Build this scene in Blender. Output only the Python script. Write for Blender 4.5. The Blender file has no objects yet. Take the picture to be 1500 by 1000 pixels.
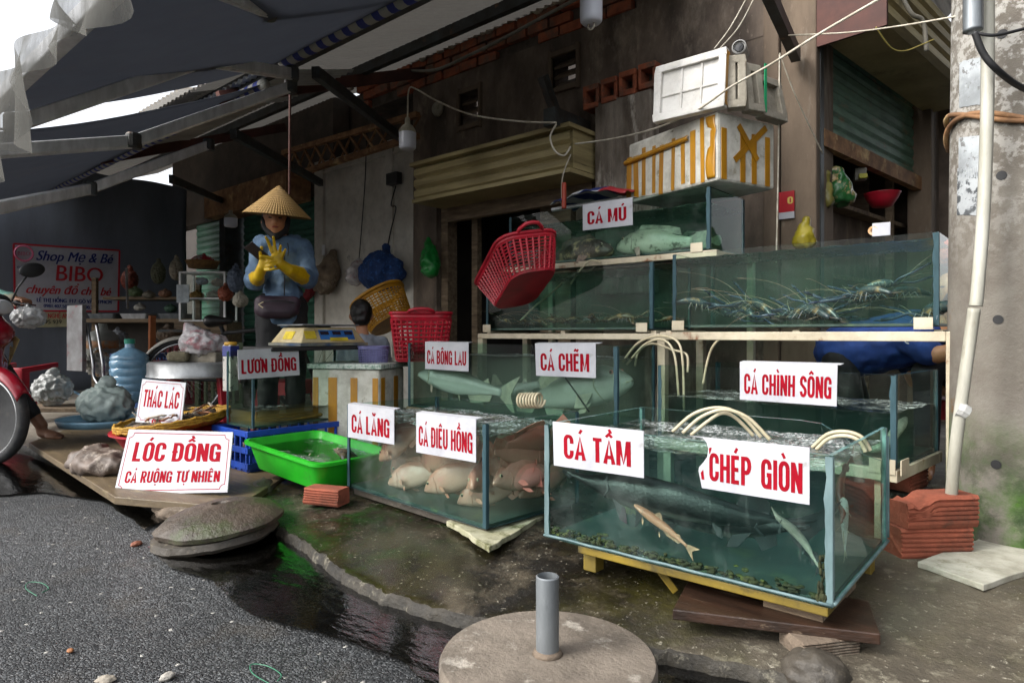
import bpy, bmesh, math, random
from mathutils import Vector, Matrix, Euler, noise as mnoise
random.seed(7)
sc = bpy.context.scene
COL = sc.collection
PI = math.pi
R = math.radians

# ---------------------------------------------------------------- camera, world, sun, exposure
CH = 0.80                                   # eye height above the road
FWD = Vector((-0.658, 0.753, 0.0)).normalized()
RGT = Vector((FWD.y, -FWD.x, 0.0))
FPX, CX, CY = 960.0, 750.0, 488.0           # focal length and horizon in photo pixels (1500 wide)
cd = bpy.data.cameras.new('camera'); cam = bpy.data.objects.new('camera', cd); COL.objects.link(cam)
cam.location = (0, 0, CH); cam.rotation_euler = (PI/2, 0, math.atan2(-FWD.x, FWD.y))
cd.sensor_width = 36.0; cd.lens = FPX/1500*36; cd.shift_y = (CY-500)/1500
cd.clip_start = 0.05; cd.clip_end = 600
sc.camera = cam

world = bpy.data.worlds.new('World'); sc.world = world; world.use_nodes = True
wn = world.node_tree.nodes; wl = world.node_tree.links
sky = wn.new('ShaderNodeTexSky'); sky.sky_type = 'NISHITA'; sky.sun_disc = False
SUN_EL, SUN_AZ = R(42), R(205)              # azimuth measured from +Y clockwise
sky.sun_elevation = SUN_EL; sky.sun_rotation = SUN_AZ; sky.dust_density = 4.0; sky.ozone_density = 1.0
hs = wn.new('ShaderNodeHueSaturation'); hs.inputs['Saturation'].default_value = 0.22   # an overcast, grey sky
wl.new(sky.outputs[0], hs.inputs['Color']); wl.new(hs.outputs[0], wn['Background'].inputs['Color'])
wn['Background'].inputs['Strength'].default_value = 0.15

sd = bpy.data.lights.new('sun', 'SUN'); sd.energy = 0.6; sd.angle = R(14); sd.color = (1.0, 0.96, 0.9)
sun = bpy.data.objects.new('sun', sd); COL.objects.link(sun)
sdir = Vector((math.sin(SUN_AZ)*math.cos(SUN_EL), math.cos(SUN_AZ)*math.cos(SUN_EL), math.sin(SUN_EL)))
sun.rotation_euler = (-sdir).to_track_quat('-Z', 'Y').to_euler()

sc.view_settings.view_transform = 'Standard'; sc.view_settings.look = 'None'
sc.view_settings.exposure = 1.42; sc.view_settings.gamma = 1.0
sc.render.engine = 'CYCLES'
cy = sc.cycles
cy.max_bounces = 8; cy.diffuse_bounces = 5; cy.glossy_bounces = 3; cy.transmission_bounces = 4
cy.transparent_max_bounces = 40; cy.volume_bounces = 0
cy.use_denoising = True; cy.caustics_reflective = False; cy.caustics_refractive = False
cy.sample_clamp_indirect = 4.0

# ---------------------------------------------------------------- picture <-> place
def ray(px, py): return FWD + RGT*((px-CX)/FPX) + Vector((0, 0, (CY-py)/FPX))
def WZ(px, py, z):                          # where the sight line meets height z
    r = ray(px, py); return Vector((0, 0, CH)) + r*((z-CH)/r.z)
def WY(px, py, y):
    r = ray(px, py); return Vector((0, 0, CH)) + r*(y/r.y)
def WX(px, py, x):
    r = ray(px, py); return Vector((0, 0, CH)) + r*(x/r.x)
def WD(px, py, d): return Vector((0, 0, CH)) + ray(px, py)*d

# ---------------------------------------------------------------- mesh builder
class MB:
    def __init__(s): s.v = []; s.f = []; s.m = []; s.cur = 0
    def add(s, vs, fs, mi=None):
        b = len(s.v); s.v += [tuple(v) for v in vs]
        for f in fs: s.f.append([b+i for i in f]); s.m.append(s.cur if mi is None else mi)
        return s
    def box(s, c, d, rot=None, mi=None):
        c = Vector(c); h = Vector(d)/2
        M = rot.to_matrix() if isinstance(rot, Euler) else (rot if rot is not None else Matrix.Identity(3))
        vs = [c + M @ Vector((x*h.x, y*h.y, z*h.z)) for z in (-1, 1) for y in (-1, 1) for x in (-1, 1)]
        return s.add(vs, [(0,2,3,1),(4,5,7,6),(0,1,5,4),(2,6,7,3),(0,4,6,2),(1,3,7,5)], mi)
    def bar(s, a, b, w, h=None, up=(0,0,1), mi=None):       # a straight bar of rectangular section
        a, b = Vector(a), Vector(b); h = h or w; t = (b-a); L = t.length; t.normalize()
        up = Vector(up)
        if abs(t.dot(up)) > .98: up = Vector((1,0,0))
        x = t.cross(up).normalized(); z = x.cross(t)
        M = Matrix((x, t, z)).transposed()
        return s.box((a+b)/2, (w, L, h), M, mi)
    def tube(s, pts, r, n=8, caps=True, mi=None):
        pts = [Vector(p) for p in pts]; k = len(pts)
        rs = r if isinstance(r, (list, tuple)) else [r]*k
        base = len(s.v); prev = None
        for i, p in enumerate(pts):
            t = (pts[min(i+1,k-1)]-pts[max(i-1,0)])
            t = t.normalized() if t.length > 1e-9 else Vector((0,0,1))
            if prev is None:
                a = Vector((0,0,1)) if abs(t.z) < .9 else Vector((1,0,0)); x = t.cross(a).normalized()
            else:
                x = prev - t*prev.dot(t); x = x.normalized() if x.length > 1e-6 else t.orthogonal().normalized()
            prev = x; y = t.cross(x)
            for j in range(n):
                q = 2*PI*j/n; s.v.append(tuple(p + (x*math.cos(q)+y*math.sin(q))*rs[i]))
        m = s.cur if mi is None else mi
        for i in range(k-1):
            for j in range(n):
                s.f.append([base+i*n+j, base+i*n+(j+1)%n, base+(i+1)*n+(j+1)%n, base+(i+1)*n+j]); s.m.append(m)
        if caps:
            s.f.append([base+j for j in range(n)][::-1]); s.m.append(m)
            s.f.append([base+(k-1)*n+j for j in range(n)]); s.m.append(m)
        return s
    def lathe(s, prof, c=(0,0,0), n=32, M=None, mi=None, sx=1, sy=1):   # profile of (radius, z)
        c = Vector(c); base = len(s.v); k = len(prof); m = s.cur if mi is None else mi
        for (r_, z) in prof:
            for j in range(n):
                q = 2*PI*j/n; v = Vector((r_*math.cos(q)*sx, r_*math.sin(q)*sy, z))
                s.v.append(tuple(c + (M @ v if M is not None else v)))
        for i in range(k-1):
            for j in range(n):
                s.f.append([base+i*n+j, base+i*n+(j+1)%n, base+(i+1)*n+(j+1)%n, base+(i+1)*n+j]); s.m.append(m)
        if prof[0][0] > 1e-6: s.f.append([base+j for j in range(n)][::-1]); s.m.append(m)
        if prof[-1][0] > 1e-6: s.f.append([base+(k-1)*n+j for j in range(n)]); s.m.append(m)
        return s
    def prism(s, poly, ext, mi=None):                        # poly of 3-D points pushed along ext
        poly = [Vector(p) for p in poly]; e = Vector(ext); n = len(poly)
        return s.add(poly + [p+e for p in poly],
                     [list(range(n))[::-1], list(range(n, 2*n))] + [[i, (i+1)%n, n+(i+1)%n, n+i] for i in range(n)], mi)
    def grid(s, fn, nu, nv, mi=None):                        # fn(u,v) in 0..1
        vs = [fn(i/nu, j/nv) for j in range(nv+1) for i in range(nu+1)]
        return s.add(vs, [(j*(nu+1)+i, j*(nu+1)+i+1, (j+1)*(nu+1)+i+1, (j+1)*(nu+1)+i) for j in range(nv) for i in range(nu)], mi)
    def ell(s, c, r, M=None, n=16, mi=None):
        prof = [(math.sin(PI*i/n), -math.cos(PI*i/n)) for i in range(n+1)]
        D = Matrix.Diagonal((r[0], r[1], r[2])) if not isinstance(r, (int, float)) else Matrix.Identity(3)*r
        return s.lathe(prof, c, n*2, (M @ D) if M is not None else D, mi)
    def mesh(s, name):
        me = bpy.data.meshes.new(name); me.from_pydata(s.v, [], s.f)
        me.polygons.foreach_set('material_index', s.m); me.update(); return me
    def build(s, name, mat, parent=None, smooth=False, bevel=0, solid=0, sub=0, recalc=True, angle=None):
        me = s.mesh(name)
        for m in (mat if isinstance(mat, (list, tuple)) else [mat]): me.materials.append(m)
        if recalc:
            bm = bmesh.new(); bm.from_mesh(me); bmesh.ops.remove_doubles(bm, verts=bm.verts, dist=1e-6)
            bmesh.ops.recalc_face_normals(bm, faces=bm.faces); bm.to_mesh(me); bm.free()
        return link(me, name, parent, smooth, bevel, solid, sub, angle)

def link(me, name, parent=None, smooth=False, bevel=0, solid=0, sub=0, angle=None):
    o = bpy.data.objects.new(name, me); COL.objects.link(o)
    if smooth: me.polygons.foreach_set('use_smooth', [True]*len(me.polygons))
    if angle: me.set_sharp_from_angle(angle=R(angle))
    if parent is not None: o.parent = parent
    if solid: md = o.modifiers.new('s', 'SOLIDIFY'); md.thickness = solid; md.offset = 0
    if bevel: md = o.modifiers.new('b', 'BEVEL'); md.width = bevel; md.segments = 2; md.limit_method = 'ANGLE'; md.angle_limit = R(40)
    if sub: md = o.modifiers.new('u', 'SUBSURF'); md.levels = sub; md.render_levels = sub
    return o

def tag(o, label=None, cat=None, group=None, kind=None):
    if label: o['label'] = label
    if cat: o['category'] = cat
    if group: o['group'] = group
    if kind: o['kind'] = kind
    return o
def thing(name, label, cat, loc=(0,0,0), rz=0, group=None):
    o = bpy.data.objects.new(name, None); COL.objects.link(o)
    o.location = loc; o.rotation_euler = (0, 0, rz); o.empty_display_size = .05
    return tag(o, label, cat, group)
def copy_tree(o, parent=None, label=None):
    c = o.copy(); COL.objects.link(c)
    if parent is not None: c.parent = parent
    if label: c['label'] = label
    for ch in o.children: copy_tree(ch, c)
    return c
def local(root):                                             # world point -> the thing's own frame
    M = (Matrix.Translation(root.location) @ root.rotation_euler.to_matrix().to_4x4()).inverted()
    return lambda p: M @ Vector(p)

def blob(parts, voxel, smooth=6, disp=0, dscale=8):          # union of capsules and ellipsoids, remeshed to one skin
    b = MB()
    for p in parts:
        if p[0] == 'cap':
            _, a, c, r0, r1 = p; a, c = Vector(a), Vector(c)
            pts = []; rs = []
            t = (c-a).normalized() if (c-a).length > 1e-6 else Vector((0,0,1))
            for k in range(5): q = PI/2*k/4; pts.append(a - t*r0*math.cos(q)); rs.append(max(r0*math.sin(q), r0*.02))
            for k in range(5): q = PI/2*k/4; pts.append(c + t*r1*math.sin(q)); rs.append(max(r1*math.cos(q), r1*.02))
            b.tube(pts, rs, 12)
        else:
            b.ell(p[1], p[2], p[3] if len(p) > 3 else None, 10)
    me = b.mesh('blob')
    bm = bmesh.new(); bm.from_mesh(me); bmesh.ops.remove_doubles(bm, verts=bm.verts, dist=1e-5)
    bmesh.ops.recalc_face_normals(bm, faces=bm.faces); bm.to_mesh(me); bm.free()
    o = bpy.data.objects.new('blob_tmp', me); COL.objects.link(o)
    md = o.modifiers.new('r', 'REMESH'); md.mode = 'VOXEL'; md.voxel_size = voxel; md.use_smooth_shade = True
    if smooth: m2 = o.modifiers.new('s', 'SMOOTH'); m2.iterations = smooth; m2.factor = .5
    dg = bpy.context.evaluated_depsgraph_get()
    out = bpy.data.meshes.new_from_object(o.evaluated_get(dg)); bpy.data.objects.remove(o); bpy.data.meshes.remove(me)
    if disp:
        out.calc_loop_triangles(); nn = [v.normal.copy() for v in out.vertices]
        for v, n in zip(out.vertices, nn):
            v.co += n*disp*(1-2*abs(mnoise.noise(v.co*dscale)))+n*disp*.5*mnoise.noise(v.co*dscale*2.7)
        out.update()
    return out
def blob_obj(parts, voxel, name, mat, parent=None, smooth=6, disp=0, dscale=8):
    me = blob(parts, voxel, smooth, disp, dscale); me.name = name
    for m in (mat if isinstance(mat, (list, tuple)) else [mat]): me.materials.append(m)
    return link(me, name, parent, True)

# ---------------------------------------------------------------- materials
MATS = {}
GAIN = dict(plaster_dark=1.9, plaster_white=1.75, concrete_brown=.95, brick_orange=1.5, mortar=1.6, dark_room=1.8, corrugated=2.2, corrugated_daylit=1.6, dark_steel=1.8, rust_steel=2.4, red_oxide=1.6, slat_cream=1.9,
            slat_green=1.5, shutter_green=2.4, tarp_blue=2.6, nib=1.6, soot=2.6, room_wall=1.8, wood_old=1.6, pillar_pale=1.3, concrete_pole=1.2, foam_white=.95, foam_grey=1.3, cream_paint=1.15)   # weathered but mid-toned masonry and metal
def rgb(h):                                                  # sRGB hex -> linear
    h = h.lstrip('#'); v = [int(h[i:i+2], 16)/255 for i in (0, 2, 4)]
    return tuple((c/12.92 if c <= .04045 else ((c+.055)/1.055)**2.4) for c in v)
def mat(name, c1, c2=None, rough=.6, metal=0, scale=6, detail=6, stretch=(1,1,1), bump=0, bscale=None,
        lo=.35, hi=.65, c3=None, s3=3, lo3=.55, hi3=.68, spec=.5, coat=0, r2=None, sss=0, trans=0, alpha=1, space='Object', bdist=.01, grime=.55):
    if name in MATS: return MATS[name]
    m = bpy.data.materials.new(name); m.use_nodes = True; nt = m.node_tree; n = nt.nodes; l = nt.links
    bs = n['Principled BSDF']; bs.inputs['Roughness'].default_value = rough; bs.inputs['Metallic'].default_value = metal
    bs.inputs['Specular IOR Level'].default_value = spec; bs.inputs['Coat Weight'].default_value = coat
    if trans: bs.inputs['Transmission Weight'].default_value = trans
    if alpha < 1: bs.inputs['Alpha'].default_value = alpha
    if sss: bs.inputs['Subsurface Weight'].default_value = sss; bs.inputs['Subsurface Scale'].default_value = .01
    g_ = GAIN.get(name, 1)
    c1, c2, c3 = [None if c is None else tuple(min(.85, v*g_) for v in (rgb(c) if isinstance(c, str) else c)) for c in (c1, c2, c3)]
    bs.inputs['Base Color'].default_value = (*c1, 1)
    if c2 is None and not bump: MATS[name] = m; return m
    tc = n.new('ShaderNodeTexCoord'); mp = n.new('ShaderNodeMapping'); mp.inputs['Scale'].default_value = stretch
    l.new(tc.outputs[space], mp.inputs[0]); co = mp.outputs[0]
    def nz(sca, det=detail, rg=.6):
        t = n.new('ShaderNodeTexNoise'); t.inputs['Scale'].default_value = sca; t.inputs['Detail'].default_value = det
        t.inputs['Roughness'].default_value = rg; l.new(co, t.inputs['Vector']); return t.outputs['Fac']
    def ramp(f, a, b):
        mr = n.new('ShaderNodeMapRange'); mr.inputs['From Min'].default_value = a; mr.inputs['From Max'].default_value = b
        l.new(f, mr.inputs['Value']); return mr.outputs[0]
    def mix(f, a, b):
        x = n.new('ShaderNodeMix'); x.data_type = 'RGBA'; l.new(f, x.inputs[0])
        for s_, i in ((a, 6), (b, 7)):
            if hasattr(s_, 'links'): l.new(s_, x.inputs[i])
            else: x.inputs[i].default_value = (*(rgb(s_) if isinstance(s_, str) else s_), 1)
        return x.outputs[2]
    if c2 is not None:
        f = ramp(nz(scale), lo, hi); col = mix(f, c1, c2)
        if r2 is not None:
            mr = n.new('ShaderNodeMapRange'); mr.inputs['To Min'].default_value = rough; mr.inputs['To Max'].default_value = r2
            l.new(f, mr.inputs['Value']); l.new(mr.outputs[0], bs.inputs['Roughness'])
        if c3 is not None: col = mix(ramp(nz(s3, 8, .7), lo3, hi3), col, c3)
        if grime:                                            # wear, smears and specks every real surface carries
            d = n.new('ShaderNodeMath'); d.operation = 'MULTIPLY'; l.new(ramp(nz(9, 10, .72), .47, .74), d.inputs[0]); d.inputs[1].default_value = grime
            dk = tuple(v*.38 for v in c1); col = mix(d.outputs[0], col, dk)
            d2 = n.new('ShaderNodeMath'); d2.operation = 'MULTIPLY'; l.new(ramp(nz(75, 4, .7), .55, .72), d2.inputs[0]); d2.inputs[1].default_value = grime*.6
            col = mix(d2.outputs[0], col, tuple(v*.55 for v in c1))
            d3 = n.new('ShaderNodeMath'); d3.operation = 'MULTIPLY'; l.new(ramp(nz(48, 5, .7), .62, .70), d3.inputs[0]); d3.inputs[1].default_value = grime*.45
            col = mix(d3.outputs[0], col, tuple(min(.8, v*1.5+.03) for v in c1))
        l.new(col, bs.inputs['Base Color'])
    if bump:
        b = n.new('ShaderNodeBump'); b.inputs['Strength'].default_value = min(1, bump); b.inputs['Distance'].default_value = bdist
        l.new(nz(bscale or scale*2, 8, .65), b.inputs['Height']); l.new(b.outputs[0], bs.inputs['Normal'])
    MATS[name] = m; return m

def nodes(name):
    m = bpy.data.materials.new(name); m.use_nodes = True; MATS[name] = m
    return m, m.node_tree.nodes, m.node_tree.links
def nnoise(n, l, co, scale, detail=6, rough=.6):
    t = n.new('ShaderNodeTexNoise'); t.inputs['Scale'].default_value = scale; t.inputs['Detail'].default_value = detail
    t.inputs['Roughness'].default_value = rough; l.new(co, t.inputs['Vector']); return t.outputs['Fac']
def nramp(n, l, f, a, b, c=0, d=1):
    mr = n.new('ShaderNodeMapRange')
    for k, v in zip(('From Min', 'From Max', 'To Min', 'To Max'), (a, b, c, d)): mr.inputs[k].default_value = v
    l.new(f, mr.inputs['Value']); return mr.outputs[0]
def nmath(n, l, op, a, b=None):
    x = n.new('ShaderNodeMath'); x.operation = op
    for i, v in enumerate((a, b)):
        if v is None: continue
        if hasattr(v, 'links'): l.new(v, x.inputs[i])
        else: x.inputs[i].default_value = v
    return x.outputs[0]
def nmix(n, l, f, a, b):
    x = n.new('ShaderNodeMix'); x.data_type = 'RGBA'
    if hasattr(f, 'links'): l.new(f, x.inputs[0])
    else: x.inputs[0].default_value = f
    for s_, i in ((a, 6), (b, 7)):
        if hasattr(s_, 'links'): l.new(s_, x.inputs[i])
        else: x.inputs[i].default_value = (*(rgb(s_) if isinstance(s_, str) else s_), 1)
    return x.outputs[2]

def glass_mat(name, tint, dirt=.12, dcol=(.5,.55,.5), streak=True):
    m, n, l = nodes(name); n.remove(n['Principled BSDF']); out = n['Material Output']
    tr = n.new('ShaderNodeBsdfTransparent'); tr.inputs[0].default_value = (*tint, 1)
    gl = n.new('ShaderNodeBsdfGlossy'); gl.inputs['Roughness'].default_value = .03
    fr = n.new('ShaderNodeFresnel'); fr.inputs['IOR'].default_value = 1.2; ge = n.new('ShaderNodeNewGeometry')
    mx = n.new('ShaderNodeMixShader'); l.new(nmath(n, l, 'MULTIPLY', fr.outputs[0], nmath(n, l, 'SUBTRACT', 1.0, ge.outputs['Backfacing'])), mx.inputs[0]); l.new(tr.outputs[0], mx.inputs[1]); l.new(gl.outputs[0], mx.inputs[2])
    df = n.new('ShaderNodeBsdfDiffuse'); df.inputs[0].default_value = (*dcol, 1)
    tc = n.new('ShaderNodeTexCoord'); mp = n.new('ShaderNodeMapping'); mp.inputs['Scale'].default_value = (1, 1, .12 if streak else 1)
    l.new(tc.outputs['Object'], mp.inputs[0])
    f1 = nramp(n, l, nnoise(n, l, mp.outputs[0], 38, 8, .7), .60, .85, 0, dirt*1.1)
    f2 = nramp(n, l, nnoise(n, l, tc.outputs['Object'], 5, 6, .7), .5, .8, 0, dirt*.5)
    spk = nramp(n, l, nnoise(n, l, tc.outputs['Object'], 160, 2, .5), .74, .77, 0, .3)
    f = nmath(n, l, 'ADD', nmath(n, l, 'ADD', f1, f2), nmath(n, l, 'MULTIPLY', spk, 1.0))
    m2 = n.new('ShaderNodeMixShader'); l.new(nmath(n, l, 'MINIMUM', f, .6), m2.inputs[0]); l.new(mx.outputs[0], m2.inputs[1]); l.new(df.outputs[0], m2.inputs[2])
    l.new(m2.outputs[0], out.inputs['Surface']); return m

def water_body(name, col, dens, aniso=.2, absorb=(.5,.8,.75), adens=1.0):
    # the murky water itself: a clear tinted boundary round an even scattering volume
    m, n, l = nodes(name); n.remove(n['Principled BSDF']); out = n['Material Output']
    tr = n.new('ShaderNodeBsdfTransparent'); tr.inputs[0].default_value = (1, 1, 1, 1)
    l.new(tr.outputs[0], out.inputs['Surface'])
    vs = n.new('ShaderNodeVolumeScatter'); vs.inputs['Color'].default_value = (*col, 1); vs.inputs['Density'].default_value = dens
    vs.inputs['Anisotropy'].default_value = aniso
    va = n.new('ShaderNodeVolumeAbsorption'); va.inputs['Color'].default_value = (*absorb, 1); va.inputs['Density'].default_value = adens
    ad = n.new('ShaderNodeAddShader'); l.new(vs.outputs[0], ad.inputs[0]); l.new(va.outputs[0], ad.inputs[1]); l.new(ad.outputs[0], out.inputs['Volume'])
    return m
def water_top(name, foam=.5, tint=(.8,.9,.88), fscale=14, bump=.6, ripple=22):
    m, n, l = nodes(name); n.remove(n['Principled BSDF']); out = n['Material Output']
    tc = n.new('ShaderNodeTexCoord'); co = tc.outputs['Object']
    bp = n.new('ShaderNodeBump'); bp.inputs['Strength'].default_value = bump; bp.inputs['Distance'].default_value = .02
    l.new(nnoise(n, l, co, ripple, 4, .6), bp.inputs['Height'])
    tr = n.new('ShaderNodeBsdfTransparent'); tr.inputs[0].default_value = (*tint, 1)
    gl = n.new('ShaderNodeBsdfGlossy'); gl.inputs['Roughness'].default_value = .06; l.new(bp.outputs[0], gl.inputs['Normal'])
    fr = n.new('ShaderNodeFresnel'); fr.inputs['IOR'].default_value = 1.4; l.new(bp.outputs[0], fr.inputs['Normal'])
    mx = n.new('ShaderNodeMixShader'); l.new(fr.outputs[0], mx.inputs[0]); l.new(tr.outputs[0], mx.inputs[1]); l.new(gl.outputs[0], mx.inputs[2])
    df = n.new('ShaderNodeBsdfDiffuse'); df.inputs[0].default_value = (.75, .8, .78, 1); l.new(bp.outputs[0], df.inputs['Normal'])
    a = nramp(n, l, nnoise(n, l, co, fscale*.3, 4, .6), .62-foam*.35, .75-foam*.25)
    vo = n.new('ShaderNodeTexVoronoi'); vo.inputs['Scale'].default_value = fscale*9; l.new(co, vo.inputs['Vector'])
    b = nramp(n, l, nnoise(n, l, co, fscale*3, 8, .75), .45, .62)
    c = nramp(n, l, vo.outputs['Distance'], .1, .6, .3, 1)
    f = nmath(n, l, 'MULTIPLY', nmath(n, l, 'MULTIPLY', a, b), nmath(n, l, 'MULTIPLY', c, .85))
    m2 = n.new('ShaderNodeMixShader'); l.new(f, m2.inputs[0]); l.new(mx.outputs[0], m2.inputs[1]); l.new(df.outputs[0], m2.inputs[2])
    l.new(m2.outputs[0], out.inputs['Surface']); return m
# ---------------------------------------------------------------- shared materials
M = {}
M['plaster_dark'] = mat('plaster_dark', '#5d5248', '#37302a', rough=.9, scale=2.6, stretch=(1,1,.45), c3='#7a6f63', s3=2.0, lo3=.56, hi3=.68, bump=.5, bscale=14, grime=.9, lo=.40, hi=.60)
M['plaster_white'] = mat('plaster_white', '#a9a69e', '#8f8a80', rough=.8, scale=2.5, c3='#4b443d', s3=1.7, lo3=.63, hi3=.67, bump=.15, bscale=14)
M['concrete_brown'] = mat('concrete_brown', '#7c6c5b', '#594c40', rough=.9, scale=3, stretch=(1,1,.25), c3='#a0978a', s3=2.5, lo3=.58, hi3=.7, bump=.4, bscale=20)
M['brick_orange'] = mat('brick_orange', '#8f5036', '#6d3a28', rough=.9, scale=12, grime=.9, c3='#5a4e43', s3=4.5, lo3=.48, hi3=.6, bump=.3, bscale=40)
M['mortar'] = mat('mortar', '#4d463f', '#38322d', rough=.95, scale=9, bump=.3)
M['black'] = mat('black', (.012,.012,.013), rough=.6)
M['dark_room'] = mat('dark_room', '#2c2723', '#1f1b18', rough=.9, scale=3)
M['corrugated'] = mat('corrugated', '#5a5651', '#463f39', rough=.6, metal=.25, scale=2, stretch=(2,.5,1), c3='#5f4636', s3=2.2, lo3=.58, hi3=.7)
M['corrugated_daylit'] = mat('corrugated_daylit', '#a49c8e', '#7d7265', rough=.6, scale=2, stretch=(2,.5,1))  # the main roof's tin again, with daylight put into a paler colour
M['dark_steel'] = mat('dark_steel', '#35393a', '#26231f', rough=.55, metal=.4, scale=8, c3='#57402f', s3=6, lo3=.6, hi3=.7)
M['rust_steel'] = mat('rust_steel', '#6b4f35', '#4a3423', rough=.8, metal=.1, scale=9, c3='#94805c', s3=5, lo3=.55, hi3=.7)
M['red_oxide'] = mat('red_oxide', '#4a2a22', '#37201b', rough=.75, scale=5)
M['slat_cream'] = mat('slat_cream', '#8f835f', '#6d6244', rough=.55, metal=.1, scale=3, stretch=(.5,.5,6), c3='#463d2c', s3=4, lo3=.6, hi3=.72)
M['slat_green'] = mat('slat_green', '#53705d', '#3c5446', rough=.6, scale=5, stretch=(1,1,3), c3='#75624a', s3=4, lo3=.57, hi3=.7)
M['shutter_green'] = mat('shutter_green', '#2c5242', '#213d33', rough=.55, scale=3, c3='#4a3e30', s3=5, lo3=.62, hi3=.7)
M['alu'] = mat('alu', '#d2d3d4', '#b0b1b2', rough=.35, metal=.15, grime=.25, scale=6, stretch=(3,3,1))
M['awning_grey'] = mat('awning_grey', '#4b515a', '#3e434b', rough=.8, scale=3, c3='#574b45', s3=1.6, lo3=.58, hi3=.75, bump=.1, bscale=60)
def pass_daylight(m, c, k):                                       # lets some daylight through: thin cloth, and roof tin by added translucency
    n, l = m.node_tree.nodes, m.node_tree.links; bs = n['Principled BSDF']; tl = n.new('ShaderNodeBsdfTranslucent'); tl.inputs[0].default_value = (*c, 1); ms = n.new('ShaderNodeMixShader'); ms.inputs[0].default_value = k
    l.new(bs.outputs[0], ms.inputs[1]); l.new(tl.outputs[0], ms.inputs[2]); l.new(ms.outputs[0], n['Material Output'].inputs['Surface'])
pass_daylight(M['awning_grey'], (.19,.20,.225), .42)
pass_daylight(M['corrugated'], (.12,.115,.105), .22); pass_daylight(M['corrugated_daylit'], (.3,.29,.27), .5)  # roof tin made translucent to brighten the stall; real tin is opaque
M['tarp_blue'] = mat('tarp_blue', '#42464c', '#33373c', rough=.6, scale=2.5, stretch=(1,1,.3), bump=.2, bscale=5)
M['white_plastic'] = mat('white_plastic', '#d5d6d8', rough=.35)
M['cord'] = mat('cord', '#cfc8b8', '#a39a86', rough=.7, scale=20)
pass_daylight(M['tarp_blue'], (.24,.25,.28), .35)
M['wood_old'] = mat('wood_old', '#6f604d', '#4a3d30', rough=.85, scale=4, stretch=(1,8,8), c3='#938674', s3=5, lo3=.6, hi3=.75, bump=.3, bscale=18)
M['concrete_pole'] = mat('concrete_pole', '#8d877e', '#777067', rough=.9, scale=5, c3='#b9b5ac', s3=2.4, lo3=.56, hi3=.66, bump=.45, bscale=60)

def asphalt_mat():
    m, n, l = nodes('asphalt'); bs = n['Principled BSDF']; tc = n.new('ShaderNodeTexCoord'); co = tc.outputs['Object']
    wp = n.new('ShaderNodeVectorMath'); wp.operation = 'ADD'; ns = n.new('ShaderNodeTexNoise'); ns.inputs['Scale'].default_value = 60; l.new(co, ns.inputs['Vector'])
    sc2 = n.new('ShaderNodeVectorMath'); sc2.operation = 'SCALE'; sc2.inputs['Scale'].default_value = .012; l.new(ns.outputs['Color'], sc2.inputs[0]); l.new(co, wp.inputs[0]); l.new(sc2.outputs[0], wp.inputs[1])
    vo = n.new('ShaderNodeTexVoronoi'); vo.inputs['Scale'].default_value = 105; l.new(wp.outputs[0], vo.inputs['Vector'])
    ve = n.new('ShaderNodeTexVoronoi'); ve.feature = 'DISTANCE_TO_EDGE'; ve.inputs['Scale'].default_value = 105; l.new(wp.outputs[0], ve.inputs['Vector'])
    v2 = n.new('ShaderNodeTexVoronoi'); v2.inputs['Scale'].default_value = 230; l.new(co, v2.inputs['Vector'])
    big = nnoise(n, l, co, .9, 8, .65); mid = nnoise(n, l, co, 5, 6, .6); sp = n.new('ShaderNodeSeparateColor'); l.new(vo.outputs['Color'], sp.inputs[0]); sp2 = n.new('ShaderNodeSeparateColor'); l.new(v2.outputs['Color'], sp2.inputs[0])
    c = nmix(n, l, nmath(n, l, 'POWER', sp.outputs[0], 1.8), '#26282a', '#6d7072'); c = nmix(n, l, nramp(n, l, ve.outputs['Distance'], .16, .03), c, '#101112')
    c = nmix(n, l, nmath(n, l, 'MULTIPLY', nramp(n, l, sp2.outputs[0], .82, .9), .6), c, '#8b8e8f'); c = nmix(n, l, nmath(n, l, 'MULTIPLY', nramp(n, l, big, .42, .62), .65), c, '#1b1d1f'); c = nmix(n, l, nmath(n, l, 'MULTIPLY', nramp(n, l, mid, .55, .7), .35), c, '#4d463c')
    c = nmix(n, l, nramp(n, l, sp.outputs[1], .9955, .997), c, '#a5a39c'); l.new(c, bs.inputs['Base Color'])
    l.new(nmath(n, l, 'ADD', nramp(n, l, big, .35, .62, .20, .42), nmath(n, l, 'MULTIPLY', sp.outputs[2], .25)), bs.inputs['Roughness'])
    h = nmath(n, l, 'ADD', nramp(n, l, ve.outputs['Distance'], 0, .22, 0, 1), nmath(n, l, 'MULTIPLY', sp.outputs[2], 1.1)); h = nmath(n, l, 'ADD', h, nmath(n, l, 'MULTIPLY', sp2.outputs[1], .4))
    b = n.new('ShaderNodeBump'); b.inputs['Strength'].default_value = .8; b.inputs['Distance'].default_value = .005; l.new(h, b.inputs['Height']); l.new(b.outputs[0], bs.inputs['Normal'])
    return m
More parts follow.
